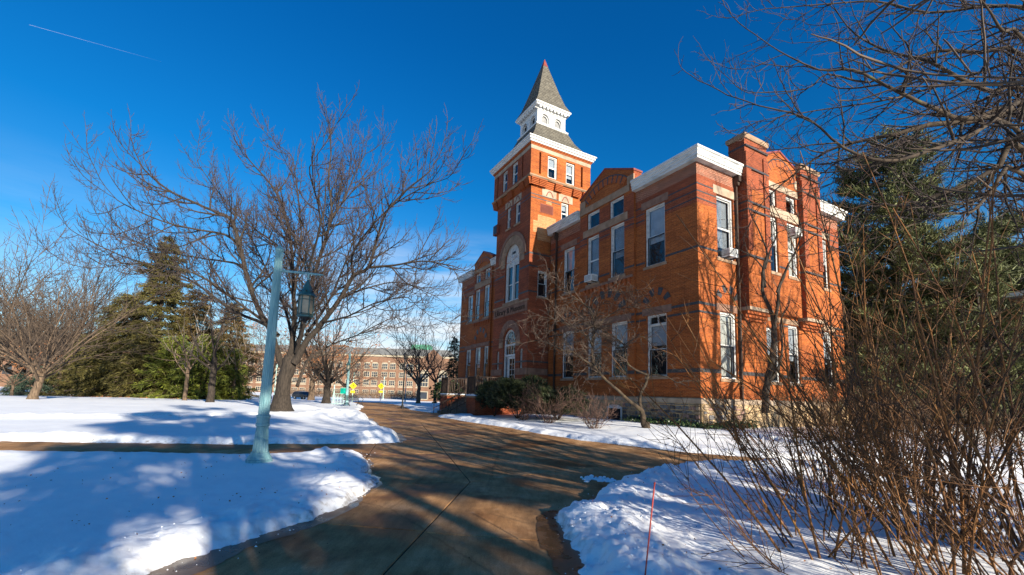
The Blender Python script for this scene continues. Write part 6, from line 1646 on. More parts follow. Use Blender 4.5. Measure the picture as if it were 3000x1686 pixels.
# ================================================================== SHRUBS
def stem_bush(name, x, y, label, seed, n, hmin, hmax, splay, mats, r0=.009, bud=True, group=None, lean=(0, 0), sub=2.2, base_r=.35, twigr=.0035, side=.55, curve=.25, maxlev=2, tri=4, cat='shrub', zsub=0, split=False, near=True):
    b = Vector((x, y, H(x, y) - .02 - zsub)); root = empty(name, b); tag(root, label, cat, group)
    r = random.Random(seed); stems = []; twigs = []; buds = []
    for k in range(n):
        a = r.uniform(0, 2 * pi); rr_ = base_r * sqrt(r.random()); p = b + Vector((rr_ * cos(a), rr_ * sin(a), -.05))
        L = r.uniform(hmin, hmax); sp_ = splay * r.uniform(.15, 1.0); a2 = a + r.gauss(0, .5)
        d = Vector((cos(a2) * sp_ + lean[0] * r.uniform(.4, 1.2), sin(a2) * sp_ + lean[1] * r.uniform(.4, 1.2), 1)).normalized()
        m_ = 7; pts = [p]; c = r.gauss(0, curve) / m_; kx, ky = cos(a2 + 1.57), sin(a2 + 1.57)
        for i in range(m_):
            d = Vector((d.x + kx * c + r.gauss(0, .035), d.y + ky * c + r.gauss(0, .035), d.z + r.gauss(0, .02) + .02)).normalized(); pts.append(pts[-1] + d * L / m_)
        ra = r0 * r.uniform(.45, 1.4) * (L / hmax) ** .4
        stems.append((pts, [ra * (1 - .68 * i / m_) for i in range(m_ + 1)]))
        for q in range(int(L * sub * r.uniform(.6, 1.4))):
            f = r.uniform(.18, .97) * m_; i = min(int(f), m_ - 1); o = pts[i].lerp(pts[i + 1], f - i); dr = (pts[i + 1] - pts[i]).normalized(); u, v = frame_of(dr); az = r.uniform(0, 6.28); an = radians(r.uniform(25, 62))
            td = dr * cos(an) + (u * cos(az) + v * sin(az)) * sin(an); tl = side * r.uniform(.3, 1.0); tp = [o]
            for j in range(4): td = Vector((td.x + r.gauss(0, .09), td.y + r.gauss(0, .09), td.z + r.gauss(0, .06) + .05)).normalized(); tp.append(tp[-1] + td * tl / 4)
            twigs.append((tp, [twigr * (1.3 - .7 * j / 4) for j in range(5)]))
            if maxlev > 1 and near:
                for w_ in range(r.choice((0, 1, 1, 2))):
                    j = r.choice((1, 2, 3)); dr2 = (tp[j + 1] - tp[j]).normalized(); u2, v2 = frame_of(dr2); az = r.uniform(0, 6.28); td2 = dr2 * .75 + (u2 * cos(az) + v2 * sin(az)) * .65; t2 = [tp[j]]; 
                    for j2 in range(2): t2.append(t2[-1] + td2.normalized() * tl * .22); td2.z += .15
                    twigs.append((t2, [twigr, twigr * .85, twigr * .6]))
            if bud and near:
                for j in (2, 4): buds.append((tp[j], (tp[j] - tp[j - 1]).normalized(), twigr))
        if bud and near:
            g = .14
            for i in range(1, m_):
                for f in (.0, .5):
                    o = pts[i].lerp(pts[i + 1], f); buds.append((o, (pts[i + 1] - pts[i]).normalized(), ra * (1 - .68 * (i + f) / m_) * 1.15))
    if split:
        for it in stems: tubes('stem', [it], tri + 2, MAT[mats[0]], root)
    else: tubes('stems', stems, tri + 1, MAT[mats[0]], root)
    tubes('twigs', twigs, 3, MAT[mats[1]], root, False)
    if buds:
        B = []
        for o, d, s in buds:                              # paired swellings at the nodes
            u, v = frame_of(d)
            for sg in (1, -1):
                e = u * sg; B.append(([o - d * s * .5, o + e * s * .9 + d * s * .8, o + e * s * 1.15 + d * s * 2.6], [s * .8, s * 1.0, s * .25]))
        tubes('buds', B, 3, MAT[mats[1]], root, False)
    return root
FG = 'forsythia bushes at the right'
for (x, y, n, h0, h1, sp_, ln, sd, r0, lab) in (
        (3.25, 4.95, 22, 1.2, 2.9, .9, (-.36, -.02), 1, .0105, 'nearest wide forsythia with ochre stems fanning left over the snow'),
        (3.85, 4.45, 28, 1.8, 4.2, .7, (-.30, .0), 2, .0135, 'tall forsythia of dark upright stems at the lower right'),
        (4.5, 6.6, 34, 1.3, 3.2, .95, (-.32, .0), 3, .011, 'second forsythia row, thick with brown twigs beside the side path'),
        (4.9, 5.4, 32, 1.9, 5.0, .6, (-.20, 0), 4, .0155, 'tall forsythia near the right edge with long yellow shoots'),
        (5.8, 8.4, 34, 1.0, 2.5, .9, (-.2, 0), 5, .011, 'low brown forsythia beyond the nearest ones'),
        (6.7, 7.6, 40, 1.6, 5.2, .6, (-.16, 0), 6, .017, 'forsythia clump farther back at the right edge'),
        (4.7, 4.1, 26, 1.2, 3.2, .9, (-.42, 0), 7, .010, 'forsythia in the bottom right corner, crossing stems close to the camera'),
        (8.4, 9.6, 36, 1.2, 3.2, .8, (-.2, 0), 8, .012, 'forsythia farthest back at the right, against the dark pines'),
        (2.75, 4.15, 9, .7, 1.6, .9, (-.9, -.05), 10, .0075, 'low sprawling forsythia shoots bending over the snow beside the red stake'),
        (3.7, 3.5, 22, 1.0, 2.4, .9, (-.25, .05), 11, .0095, 'forsythia nearest the camera, its base below the bottom edge'),
        (4.55, 3.45, 22, 1.2, 2.8, .8, (-.2, .05), 12, .010, 'forsythia at the very bottom right corner of the picture'),
        (5.6, 4.9, 26, 1.8, 4.6, .65, (-.22, 0), 9, .0145, 'forsythia cut by the right edge of the picture')):
    stem_bush('forsythia_bush', x, y, lab, 200 + sd, n, h0, h1, sp_, ('stem_dark' if sd in (7,) else 'stem_ochre', 'stem_dark' if sd in (2, 7, 9) else 'stem_ochre'), r0, True, FG, ln, near=sd in (1, 2, 4, 7, 9, 10, 11, 12), sub=3.7, base_r=.55, split=True, side=.62, twigr=.0034, curve=.6)
# twiggy dogwood hedge beyond the side path, before the side wall
for i, (u, v, n, h, lab) in enumerate(((-4.2, 1.0, 60, 1.9, 'tan twiggy shrub at the sunlit side wall, nearest the corner'), (-4.6, 3.2, 60, 2.2, 'dense ochre twiggy shrub under the small bare tree'), (-4.4, 5.6, 60, 2.2, 'ochre twiggy shrub in the middle of the side wall'), (-4.6, 8.0, 60, 2.0, 'twiggy shrub towards the back end of the side wall'), (-6.6, 5.0, 50, 1.7, 'brown shrub in front of the hedge by the side path'), (-7.2, 8.4, 50, 1.7, 'brown shrub in the deep shade at the far right'))):
    q = Wd(u, v); stem_bush('twiggy_shrub', q.x, q.y, lab, 230 + i, n, h * .55, h, .55, ('stem_ochre', 'stem_grey'), .011, False, 'twiggy shrubs along the side wall', (0, 0), sub=4.0, base_r=.6, twigr=.0055, side=.6)
# leafless shrubs and yews along the front
for i, (u, v, n, h, sp_, lab) in enumerate(((5.2, -5.0, 40, 2.5, 1.25, 'bare brown shrub with arching stems between the yew and the crabapple'), (1.75, -4.9, 38, 2.1, 1.25, 'low bare reddish shrub just left of the crabapple trunk'), (7.4, -5.2, 30, 2.0, 1.1, 'thin bare shrub growing into the right side of the yew'))):
    q = Wd(u, v); stem_bush('bare_shrub', q.x, q.y, lab, 250 + i, n, h * .6, h, sp_, ('stem_red', 'stem_red'), .012, False, 'bare shrubs before the hall', (0, 0), sub=5.0, base_r=.2, twigr=.0075, side=.6, curve=1.0)
def leafy_bush(name, x, y, rx, ry, h, label, mat, seed, n=900, per=8, size=.16, aspect=.3, group=None, tri=True, cat='shrub', lift=.1):
    b = Vector((x, y, H(x, y) - .03)); root = empty(name, b); tag(root, label, cat, group)
    r = random.Random(seed); C = []; D = []; wood = []
    lobes = [(r.uniform(-.5, .5) * rx, r.uniform(-.5, .5) * ry, r.uniform(.45, .8) * h, r.uniform(.35, .6)) for _ in range(7)]
    for k in range(n):
        lx, ly, lz, lr = r.choice(lobes)
        a, e = r.uniform(0, 6.28), r.uniform(-.9, 1.5); q = r.uniform(.6, 1.0)
        p = Vector((lx + cos(a) * cos(e) * rx * lr * q, ly + sin(a) * cos(e) * ry * lr * q, max(.05, lz + sin(e) * h * lr * .75 * q)))
        C.append(tuple(b + p)); D.append((p.x, p.y, p.z - h * .2 + lift))
    for k in range(14):
        lx, ly, lz, lr = r.choice(lobes); wood.append(([b, b + Vector((lx * .5, ly * .5, lz * .5)), b + Vector((lx, ly, lz))], [.03, .02, .01]))
    tubes('stems', wood, 5, MAT['bark_grey'], root)
    leaf_clumps('foliage', C, D, size, per, MAT[mat], root, seed, aspect, .7, .1, tri)
    return root
YG = 'evergreen shrubs by the porch'
for i, (u, v, rx, ry, h, lab) in enumerate(((10.9, -5.2, 2.0, 1.4, 2.2, 'dark yew close against the right side of the brick porch'), (8.4, -5.0, 2.3, 1.5, 2.1, 'spreading yew in the middle, beneath the tower corner'), (6.0, -3.9, 1.8, 1.2, 1.5, 'low yew at the right, half hidden by bare stems'))):
    q = Wd(u, v); leafy_bush('yew_bush', q.x, q.y, rx, ry, h, lab, 'needles_yew', 270 + i, 1500, 9, .22, .24, YG)
q = Wd(20.3, -4.6); leafy_bush('holly_bush', q.x, q.y, 1.4, 1.2, 2.2, 'glossy holly bush on the left of the entrance steps', 'leaves_holly', 281, 800, 7, .16, .5, YG, False)
# ivy at the foot of the corner
C, D = [], []; r = random.Random(44)
for k in range(1500):
    if r.random() < .55: u, v = r.uniform(-.15, 4.2), -abs(r.gauss(.15, .35)) - .12
    else: u, v = -abs(r.gauss(.1, .32)) - .12, r.uniform(-.4, 3.4)
    p = Wd(u, v); z = H(p.x, p.y) + abs(r.gauss(0, .09)) * (1.6 if u < 0 and v > 1.2 else 1); C.append((p.x, p.y, z + .02)); D.append((r.gauss(0, .5), r.gauss(0, .5), .7))
iv = leaf_clumps('ivy', C, D, .085, 3, MAT['leaves_holly'], None, 44, .75, .7, 0, False); tag(iv, kind='stuff')
# leaf litter and crumbs of dirt on snow
C, D = [], []
for k in range(420):
    t = r.random()
    if t < .45: x, y = r.uniform(.9, 3.6), r.uniform(3.6, 9.5)
    elif t < .75: x, y = r.uniform(-8, -2.4), r.uniform(4.2, 9.8)
    else:
        p = Wd(r.uniform(0, 11), r.uniform(-6.5, -1)); x, y = p.x, p.y
    C.append((x, y, H(x, y) + .008)); D.append((r.gauss(0, 1), r.gauss(0, 1), .12))
lt = leaf_clumps('leaf_litter', C, D, .028, 1, MAT['leaves_rust'], None, 45, .6, .4, 0, False); tag(lt, kind='stuff')
C, D = [], []
for k in range(900):
    a = r.uniform(-.5, .5); p = at(330 + r.uniform(-120, 240), 1162, 45 + r.uniform(-1.5, 1.5)); C.append((p.x, p.y, H(p.x, p.y) + .02)); D.append((r.gauss(0, 1), r.gauss(0, 1), .2))
lt = leaf_clumps('needle_litter', C, D, .12, 1, MAT['leaves_rust'], None, 46, .5, .4, 0, False); tag(lt, kind='stuff')
# lumps of icy snow thrown from the shovel: crumbs on the concrete and on the ridge
def crumbs():
    mb = MB(); r = random.Random(9); P0 = np.array([[r.uniform(-4, 6), r.uniform(3.4, 16)] for _ in range(5200)]); d = sdist(P0, MAIN)
    k0 = 0
    for (x, y), dd in zip(P0, d):
        if dd < -.35 or dd > 1.1: continue
        if dd > .1 and not (x > .3 or r.random() < .3): continue
        s = r.uniform(.004, .016) * (1.7 if dd > .1 and x > .3 and r.random() < .25 else 1) * (.7 if dd < -.1 else 1)
        if dd < -.1 and r.random() < .93: continue
        z = max(H(x, y), 0.0); b0 = len(mb.v)
        q = [(s, 0, 0), (-s, 0, 0), (0, s, 0), (0, -s, 0), (0, 0, s * .8), (0, 0, -s * .5)]
        q = [(x + a * r.uniform(.6, 1.4), y + b * r.uniform(.6, 1.4), z + c * r.uniform(.7, 1.3)) for a, b, c in q]
        mb.add(q, [(0, 2, 4), (2, 1, 4), (1, 3, 4), (3, 0, 4), (2, 0, 5), (1, 2, 5), (3, 1, 5), (0, 3, 5)]); k0 += 1
    o = mb.build('snow_crumbs', MAT['snow_cap'], None, smooth=False); tag(o, kind='stuff'); print('crumbs', k0)
crumbs()
# the strip of ice left lying on the path
mb = MB(); r = random.Random(3)
for k in range(70):
    t = r.random(); q = on_ground(1712 + t * 90 + r.gauss(0, 5), 1401 + t * 10 + r.gauss(0, 3)); s = r.uniform(.02, .06); rings = []
    for z, f in ((0, 1), (.018, .85), (.03, .4)): rings.append([(q.x + s * f * cos(a * 1.05) * r.uniform(.8, 1.2), q.y + s * f * sin(a * 1.05) * r.uniform(.8, 1.2), z) for a in range(6)])
    mb.loft(rings)
ice = mb.build('ice_patch', MAT['snow_cap']); tag(ice, 'thin strip of crushed ice left on the bare concrete', 'ice')

# grit and crumbs of dirt swept to the edges of the path
mb = MB(); r = random.Random(12); P0 = np.array([[r.uniform(-9, 7), r.uniform(3.2, 17)] for _ in range(9000)]); dd_ = sdist(P0, MAIN)
for (x, y), e in zip(P0, dd_):
    if e > .10 or e < -1.2 or r.random() < min(.97, -e * 1.6 + .25): continue
    s_ = r.uniform(.003, .010); z = max(H(x, y), 0.0) + .001; a = r.uniform(0, 6.28)
    mb.add([(x + s_ * cos(a + k * 2.1) * r.uniform(.6, 1.3), y + s_ * sin(a + k * 2.1) * r.uniform(.6, 1.3), z) for k in range(3)] + [(x, y, z + s_ * .8)], [(0, 1, 3), (1, 2, 3), (2, 0, 3)])
g_ = mb.build('path_grit', MAT['joint_soil']); tag(g_, kind='stuff')
# ================================================================== STREET FURNITURE
noisy('lamp_paint', (.12, .265, .295), (.225, .40, .42), 4, .45, .1, spec=.5, stretch=(3, 3, .5))
noisy('lamp_roof', (.012, .06, .066), (.03, .105, .11), 5, .5, spec=.5)
noisy('bench_black', (.012, .012, .013), (.03, .03, .03), 5, .4)
noisy('pale_green', (.36, .56, .50), (.44, .64, .58), 3, .5)
noisy('sign_yellow', (.82, .62, .01), (.9, .70, .02), 2, .5)
noisy('sign_black', (.01, .01, .01), (.02, .02, .02), 2, .5)
noisy('sign_teal', (.0, .30, .22), (.0, .36, .27), 2, .5)
noisy('grey_post', (.25, .27, .27), (.34, .36, .36), 2, .5)
noisy('stake_red', (.28, .03, .02), (.38, .05, .03), 8, .45)
def lamp_post(x, y, label, fx=1.0, fy=.33, lantern_scale=1.0, ar=0.0):
    z0 = H(x, y); root = empty('lamp_post', (x, y, z0)); tag(root, label, 'lamp post', 'pale green lamp posts')
    m = MB()
    m.lathe([(.25, -.1), (.25, .05), (.228, .06), (.218, .10), (.185, .15), (.165, .20)], n=28); m.build('base', MAT['lamp_paint'], root, recalc=True)
    def fluted(r0, z0_, r1, z1, n=16):
        mb = MB(); rings = []
        for t in [i / 10 for i in range(11)]:
            r_ = r0 + (r1 - r0) * t; z = z0_ + (z1 - z0_) * t
            rings.append([(r_ * (1 - (.085 if k % 4 in (1, 2) else 0)) * cos(2 * pi * k / (4 * n)), r_ * (1 - (.085 if k % 4 in (1, 2) else 0)) * sin(2 * pi * k / (4 * n)), z) for k in range(4 * n)])
        mb.loft(rings); return mb
    fluted(.150, .20, .112, .72).build('lower_shaft', MAT['lamp_paint'], root, recalc=True)
    m = MB(); m.lathe([(.12, .72), (.132, .735), (.132, .775), (.122, .79), (.122, .90), (.134, .915), (.134, .95), (.11, .965)], n=28); m.build('collar', MAT['lamp_paint'], root, recalc=True)
    fluted(.108, .965, .078, 4.5).build('shaft', MAT['lamp_paint'], root, recalc=True)
    m = MB(); m.lathe([(.084, 4.5), (.088, 4.52), (.088, 4.55), (.06, 4.60), (.02, 4.65), (.005, 4.67)], n=20); m.build('finial', MAT['lamp_paint'], root, recalc=True)
    m = MB()                                              # the number stencilled down the shaft
    l = hypot(fx, fy); d = Vector((fx / l, fy / l, 0)); perp = Vector((-d.y, d.x, 0))
    for k, w in enumerate((.03, .02, .03, .028, .02)):
        zz = 4.43 - k * .075; ang = -pi / 2 - .45
        for q in ((0, .03, .006, w), (.0, .006, -.0, w)): m.add([(.0795 * cos(ang - .16), .0795 * sin(ang - .16), zz - q[0]), (.0795 * cos(ang + .1), .0795 * sin(ang + .1), zz - q[0]), (.0795 * cos(ang + .1), .0795 * sin(ang + .1), zz - q[0] - .022), (.0795 * cos(ang - .16), .0795 * sin(ang - .16), zz - q[0] - .022)], [(0, 1, 2, 3)]); break
    m.build('post_number', MAT['sign_black'], root)
    m = MB(); m.tube([d * .05 + Vector((0, 0, 4.08)), d * .84 + Vector((0, 0, 4.08)), d * .93 + Vector((0, 0, 4.08))], [.03, .024, .012], 10); m.build('arm', MAT['lamp_paint'], root)
    m = MB(); pts = []
    for k in range(26):
        t = k / 25; a = 4.6 * t * 1.55 - 1.6; r_ = .135 * (1 - .72 * t); pts.append(d * (.60 - (.10 if k else .34) * 0 + .0 + r_ * cos(a)) + Vector((0, 0, 4.26 + r_ * sin(a) * 1.0)))
    pts = [d * .40 + Vector((0, 0, 4.10)), d * .52 + Vector((0, 0, 4.115))] + pts
    m.tube(pts, .009, 6); m.build('scroll', MAT['lamp_roof'], root)
    c = d * .62
    def hexring(r, z, n=6): return [(c.x + r * cos(2 * pi * k / n + .35), c.y + r * sin(2 * pi * k / n + .35), z) for k in range(n)]
    m = MB(); m.tube([(c.x, c.y, 4.06), (c.x, c.y, 3.93)], [.028, .02], 8); m.tube([(c.x, c.y, 3.98), (c.x, c.y, 3.955)], [.035, .035], 8); m.build('hanger', MAT['lamp_paint'], root)
    m = MB(); m.loft([hexring(.025, 3.93), hexring(.05, 3.86), hexring(.10, 3.73), hexring(.165, 3.62), hexring(.215, 3.575), hexring(.215, 3.56), hexring(.15, 3.56)]); rf = m.build('lantern_roof', MAT['lamp_roof'], root, recalc=True)
    m = MB()
    for k in range(6):
        a = 2 * pi * (k + .5) / 6 + .35; p = Vector((c.x + .125 * cos(a), c.y + .125 * sin(a), 3.67)); q = Vector((cos(a), sin(a), 0)); s_ = Vector((-sin(a), cos(a), 0)); m.loft([[p + s_ * .018 * sx + Vector((0, 0, .012 * sz)) + q * o for sx, sz in ((-1, -1), (1, -1), (0, 1))] for o in (-.0, .03)])
    m.build('roof_vent', MAT['sign_black'], rf)
    m = MB()
    for k in range(6):
        a = 2 * pi * k / 6 + .35; p = (c.x + .15 * cos(a), c.y + .15 * sin(a)); m.tube([(p[0], p[1], 3.565), (p[0], p[1], 3.14)], .015, 4)
    m.loft([hexring(.155, 3.14), hexring(.172, 3.13), hexring(.172, 3.105), hexring(.15, 3.09)])
    for z in (3.48, 3.165):
        R_ = hexring(.15, z)
        for k in range(6): m.tube([R_[k], R_[(k + 1) % 6]], .009, 4)
    m.build('lantern_frame', MAT['lamp_roof'], root, recalc=True)
    for k in range(6):
        R0, R1 = hexring(.143, 3.15), hexring(.143, 3.56); m = MB(); m.face([R0[k], R0[(k + 1) % 6], R1[(k + 1) % 6], R1[k]]); m.build('lantern_pane', MAT['lamp_glass'], root)
    m = MB(); m.lathe([(.13, 3.09), (.09, 3.05), (.07, 3.03), (.03, 2.99), (.02, 2.96)], (c.x, c.y), 12)
    for k in range(4): a = k * pi / 2; m.tube([(c.x + .1 * cos(a), c.y + .1 * sin(a), 3.08), (c.x + .12 * cos(a), c.y + .12 * sin(a), 3.03), (c.x + .07 * cos(a), c.y + .07 * sin(a), 2.99)], .012, 5)
    m.build('lantern_foot', MAT['bench_black'], root, recalc=True)
    return root
noisy('lamp_glass', (.22, .185, .135), (.28, .24, .18), 5, .35, spec=.5)
lamp_post(-5.17, 9.34, 'tall pale blue green fluted lamp post with hanging copper lantern in the near snow')
b2 = on_ground(1014, 1190); lamp_post(b2.x, b2.y, 'distant pale lamp post with lantern behind the bench', .25, -1.0)
q = on_ground(976, 1183); rt = empty('sign_post', (q.x, q.y, H(q.x, q.y))); tag(rt, 'short pale green post with a teal box beside the bike rack', 'post')
m = MB(); m.lathe([(.11, -.1), (.11, .1), (.075, .2), (.06, 1.6), (.085, 1.63), (.02, 1.85)], n=12); m.build('post', MAT['pale_green'], rt, recalc=True)
q2 = on_ground(999, 1172); t2 = empty('litter_box', (q.x + .78, q.y + .4, H(q.x + .78, q.y + .4))); tag(t2, 'teal green box on a thin leg behind the bike rack', 'box')
m = MB(); m.box(-.24, .24, -.15, .15, .95, 1.52); m.build('box', MAT['sign_teal'], t2); m = MB(); m.box(-.25, .25, -.16, .16, 1.522, 1.56); m.build('lid', MAT['pale_green'], t2); m = MB(); m.box(-.03, .03, -.03, .03, -.1, .95); m.build('leg', MAT['grey_post'], t2)
# bike rack of hooped rods
q = on_ground(996, 1189); rk = empty('bike_rack', (q.x, q.y, H(q.x, q.y)), .15); tag(rk, 'pale green hooped bicycle rack beside the bench', 'bike rack')
for k in range(6):
    m = MB(); x = -.6 + k * .24; yy = [(-.42 * cos(pi * i / 10), .62 + .36 * sin(pi * i / 10)) for i in range(11)]
    m.tube([(x, -.42, -.1)] + [(x, a, b_) for a, b_ in yy] + [(x, .42, -.1)], .011, 5); m.build('hoop', MAT['pale_green'], rk)
for a, z in ((-.42, .55), (.42, .55), (-.42, .12), (.42, .12), (0, .98)):
    m = MB(); m.tube([(-.7, a, z), (.7, a, z)], .013, 5); m.build('rail', MAT['pale_green'], rk)
# bench
q = on_ground(1034, 1194); bn_ = empty('park_bench', (q.x, q.y, H(q.x, q.y) + .0), radians(72)); tag(bn_, 'black slatted metal park bench on the snow by the path', 'bench')
for sx in (-.85, .85):
    m = MB(); m.tube([(sx, -.34, .0), (sx, -.22, .24), (sx, -.26, .40)], .026, 7); m.build('leg', MAT['bench_black'], bn_)
    m = MB(); m.tube([(sx, .30, .0), (sx, .16, .26), (sx, .10, .40)], .026, 7); m.build('leg', MAT['bench_black'], bn_)
    m = MB(); m.tube([(sx, -.28 + .56 * i / 8, .05 + .22 * sin(pi * i / 8)) for i in range(9)], .018, 6); m.build('arch_brace', MAT['bench_black'], bn_)
    m = MB(); m.tube([(sx, -.28, .42), (sx, -.34, .52), (sx, -.28, .64), (sx, -.1, .68), (sx, .16, .66)], .024, 7); m.build('armrest', MAT['bench_black'], bn_)
    m = MB(); m.tube([(sx, .10, .40), (sx, .18, .62), (sx, .26, .88)], .024, 7); m.build('back_post', MAT['bench_black'], bn_)
for k in range(7):
    m = MB(); y_ = -.27 + k * .06; m.box(-.88, .88, y_, y_ + .042, .40, .425); m.build('seat_slat', MAT['bench_black'], bn_)
for k in range(7):
    m = MB(); t = k / 6; m.box(-.88, .88, .115 + .14 * t, .135 + .14 * t, .46 + .06 * k, .505 + .06 * k); m.build('back_slat', MAT['bench_black'], bn_)
# crossing signs
for px, dep, lab in ((1033, 57, 'yellow pedestrian crossing sign on a pale post left of the other one'), (1115, 84, 'yellow pedestrian crossing sign on a dark post before the far hedge, the right one')):
    q = at(px, 1160, dep); z0 = H(q.x, q.y); rs_ = empty('crossing_sign', (q.x, q.y, z0)); rs_.scale = (.74,) * 3 if px < 1100 else (1, 1, 1); tag(rs_, lab, 'road sign', 'yellow crossing signs')
    m = MB(); m.box(-.04, .04, -.04, .04, -.2, 3.1); m.build('post', MAT['pale_green' if px < 1100 else 'grey_post'], rs_)
    m = MB(); s_ = .62; m.loft([[(0, yy, 2.85 - s_), (s_, yy, 2.85), (0, yy, 2.85 + s_), (-s_, yy, 2.85)] for yy in (-.07, -.05)]); pl = m.build('diamond_plate', MAT['sign_yellow'], rs_, recalc=True)
    m = MB()                                              # walking figure
    m.lathe([(.0, 3.1), (.06, 3.13), (.075, 3.17), (.06, 3.22), (0, 3.25)], n=10)
    for v in range(len(m.v)): m.v[v] = (m.v[v][0], -.078 + m.v[v][1] * .05, m.v[v][2])
    for p, w in ((((0, 3.08), (.0, 2.82)), .07), (((0, 2.82), (.14, 2.48)), .045), (((0, 2.82), (-.15, 2.5)), .045), (((0, 3.03), (.17, 2.86)), .032), (((0, 3.03), (-.15, 2.84)), .032)):
        (x0, z0_), (x1, z1) = p; dx, dz = x1 - x0, z1 - z0_; l = hypot(dx, dz); nx, nz = -dz / l * w, dx / l * w
        m.loft([[(x0 + nx, yy, z0_ + nz), (x0 - nx, yy, z0_ - nz), (x1 - nx * .7, yy, z1 - nz * .7), (x1 + nx * .7, yy, z1 + nz * .7)] for yy in (-.082, -.0715)])
    m.build('walking_figure', MAT['sign_black'], pl, recalc=True)
    m = MB(); m.box(-.36, .36, -.07, -.05, 1.62, 2.0); p2 = m.build('arrow_plate', MAT['sign_yellow'], rs_)
    m = MB(); m.loft([[(.22, yy, 1.9), (.16, yy, 1.94), (-.1, yy, 1.78), (-.06, yy, 1.86), (-.24, yy, 1.68), (-.0, yy, 1.70), (-.05, yy, 1.74)] for yy in (-.08, -.072)]); m.build('arrow', MAT['sign_black'], p2, recalc=True)
# thin posts in the distance
for px, dep, h, mt, nm, lab in ((1180, 38, 4.4, 'bench_black', 'dark_lamp_post', 'thin dark lamp post rising from the blue shaded snow by the path'), (1187, 70, 5.6, 'grey_post', 'flag_post', 'thin pale pole behind the dark lamp post'), (1122, 110, 5.2, 'pale_green', 'street_pole', 'pale green street pole before the far building'), (1032, 105, 6.0, 'pale_green', 'street_pole', 'pale green street pole beside the left yellow sign'), (802, 70, 5.0, 'pale_green', 'street_pole', 'pale green pole seen left of the maple trunk')):
    q = at(px, 1170, dep); rp = empty(nm, (q.x, q.y, H(q.x, q.y))); tag(rp, lab, 'pole')
    m = MB(); m.lathe([(.13, -.2), (.13, .25), (.07, .4), (.05, h - .1)], n=10); m.build('pole', MAT[mt], rp, recalc=True)
    m = MB(); m.lathe([(.05, h - .1), (.15, h), (.17, h + .28), (.08, h + .42), (.02, h + .5)], n=10); m.build('lamp_head' if 'pole' not in nm else 'pole_cap', MAT[mt], rp, recalc=True)
# marker stake
p0, p1 = Vector((1.10, 3.62, 0)), at(1918, 1415, 3.85)
st = empty('marker_stake', (p0.x, p0.y, H(p0.x, p0.y))); tag(st, 'thin red fibreglass snow stake leaning in the near right snow', 'stake')
m = MB(); d = p1 - Vector(st.location); m.tube([d * -.12, d * .5, d], .0062, 8); m.build('rod', MAT['stake_red'], st)
m = MB(); m.tube([d * .985, d * 1.004], .0085, 8); m.build('tip', MAT['stake_red'], st)
# parked car
noisy('car_paint', (.018, .02, .03), (.026, .028, .04), 2, .25, spec=.7); noisy('car_glass', (.012, .015, .018), (.02, .022, .025), 2, .08, spec=.8); noisy('tail_light', (.5, .01, .01), (.6, .02, .015), 2, .3); noisy('tyre', (.01, .01, .01), (.02, .02, .02), 4, .8); noisy('rim', (.35, .35, .36), (.45, .45, .46), 4, .3, metallic=.6); noisy('plate', (.6, .6, .6), (.7, .7, .7), 3, .5)
q = at(888, 1166, 84); car = empty('parked_car', (q.x, q.y, H(q.x, q.y) + .02), radians(152)); tag(car, 'dark blue hatchback seen from behind, parked beyond the maple trunk', 'car')
prof = [(-2.1, .35), (-2.15, .62), (-2.0, .86), (-1.15, .95), (-.45, 1.42), (.9, 1.5), (1.75, 1.40), (2.08, .98), (2.12, .5), (2.05, .32)]
m = MB(); m.loft([[(x, y_ * (.82 if z > 1.0 else 1.0), z) for x, z in prof] for y_ in (-.86, -.8)] + [[(x, y_ * (.82 if z > 1.0 else 1.0), z) for x, z in prof] for y_ in (.8, .86)]); m.build('body', MAT['car_paint'], car, recalc=True)
m = MB(); m.face([(1.78, -.58, 1.36), (1.78, .58, 1.36), (2.06, .62, 1.02), (2.06, -.62, 1.02)]); m.build('rear_window', MAT['car_glass'], car)
for v in m.v: pass
for sy in (-1, 1):
    m = MB(); m.face([(-.95, sy * .83, 1.0), (1.7, sy * .83, 1.03), (1.55, sy * .725, 1.36), (-.38, sy * .725, 1.36)]); m.build('side_window', MAT['car_glass'], car)
    m = MB(); m.box(2.0, 2.13, sy * .58 - .12, sy * .58 + .12, .78, 1.02); m.build('tail_light', MAT['tail_light'], car)
    for x in (-1.32, 1.32):
        m = MB(); m.loft([[(x + .33 * cos(2 * pi * k / 16), sy * yy, .31 + .33 * sin(2 * pi * k / 16)) for k in range(16)] for yy in (.68, .88)]); w = m.build('wheel', MAT['tyre'], car, recalc=True)
        m = MB(); m.loft([[(x + .2 * cos(2 * pi * k / 12), sy * yy, .31 + .2 * sin(2 * pi * k / 12)) for k in range(12)] for yy in (.86, .89)]); m.build('rim', MAT['rim'], w, recalc=True)
m = MB(); m.box(2.1, 2.15, -.26, .26, .62, .74); m.build('number_plate', MAT['plate'], car)

# ================================================================== FAR BUILDINGS
noisy('cream_stone', (.30, .255, .185), (.38, .33, .25), 2, .8); noisy('slate_roof', (.13, .13, .13), (.19, .19, .18), 1.2, .8); noisy('copper_green', (.06, .22, .15), (.10, .30, .20), 1, .6); noisy('far_glass', (.02, .025, .035), (.05, .06, .075), .6, .1, spec=.6)
fbX0, fbX1, fbY, fz = -112.0, -22.0, 168.0, -1.0
fb = empty('campus_building', (0, fbY, fz)); tag(fb, 'long four storey brick building with cream framed windows in the distance', 'building')
def fbox(name, mt, x0, x1, y0, y1, z0, z1, uv=False):
    m = MB(); m.box(x0, x1, y0, y1, z0, z1); return m.build(name, MAT[mt], fb, uv=uv)
fbox('wall', 'brick_far', fbX0, fbX1, 0, 16, -1, 15.0, True)
fbox('cornice', 'cream_stone', fbX0 - .3, fbX1 + .3, -.35, .0, 15.002, 15.7)
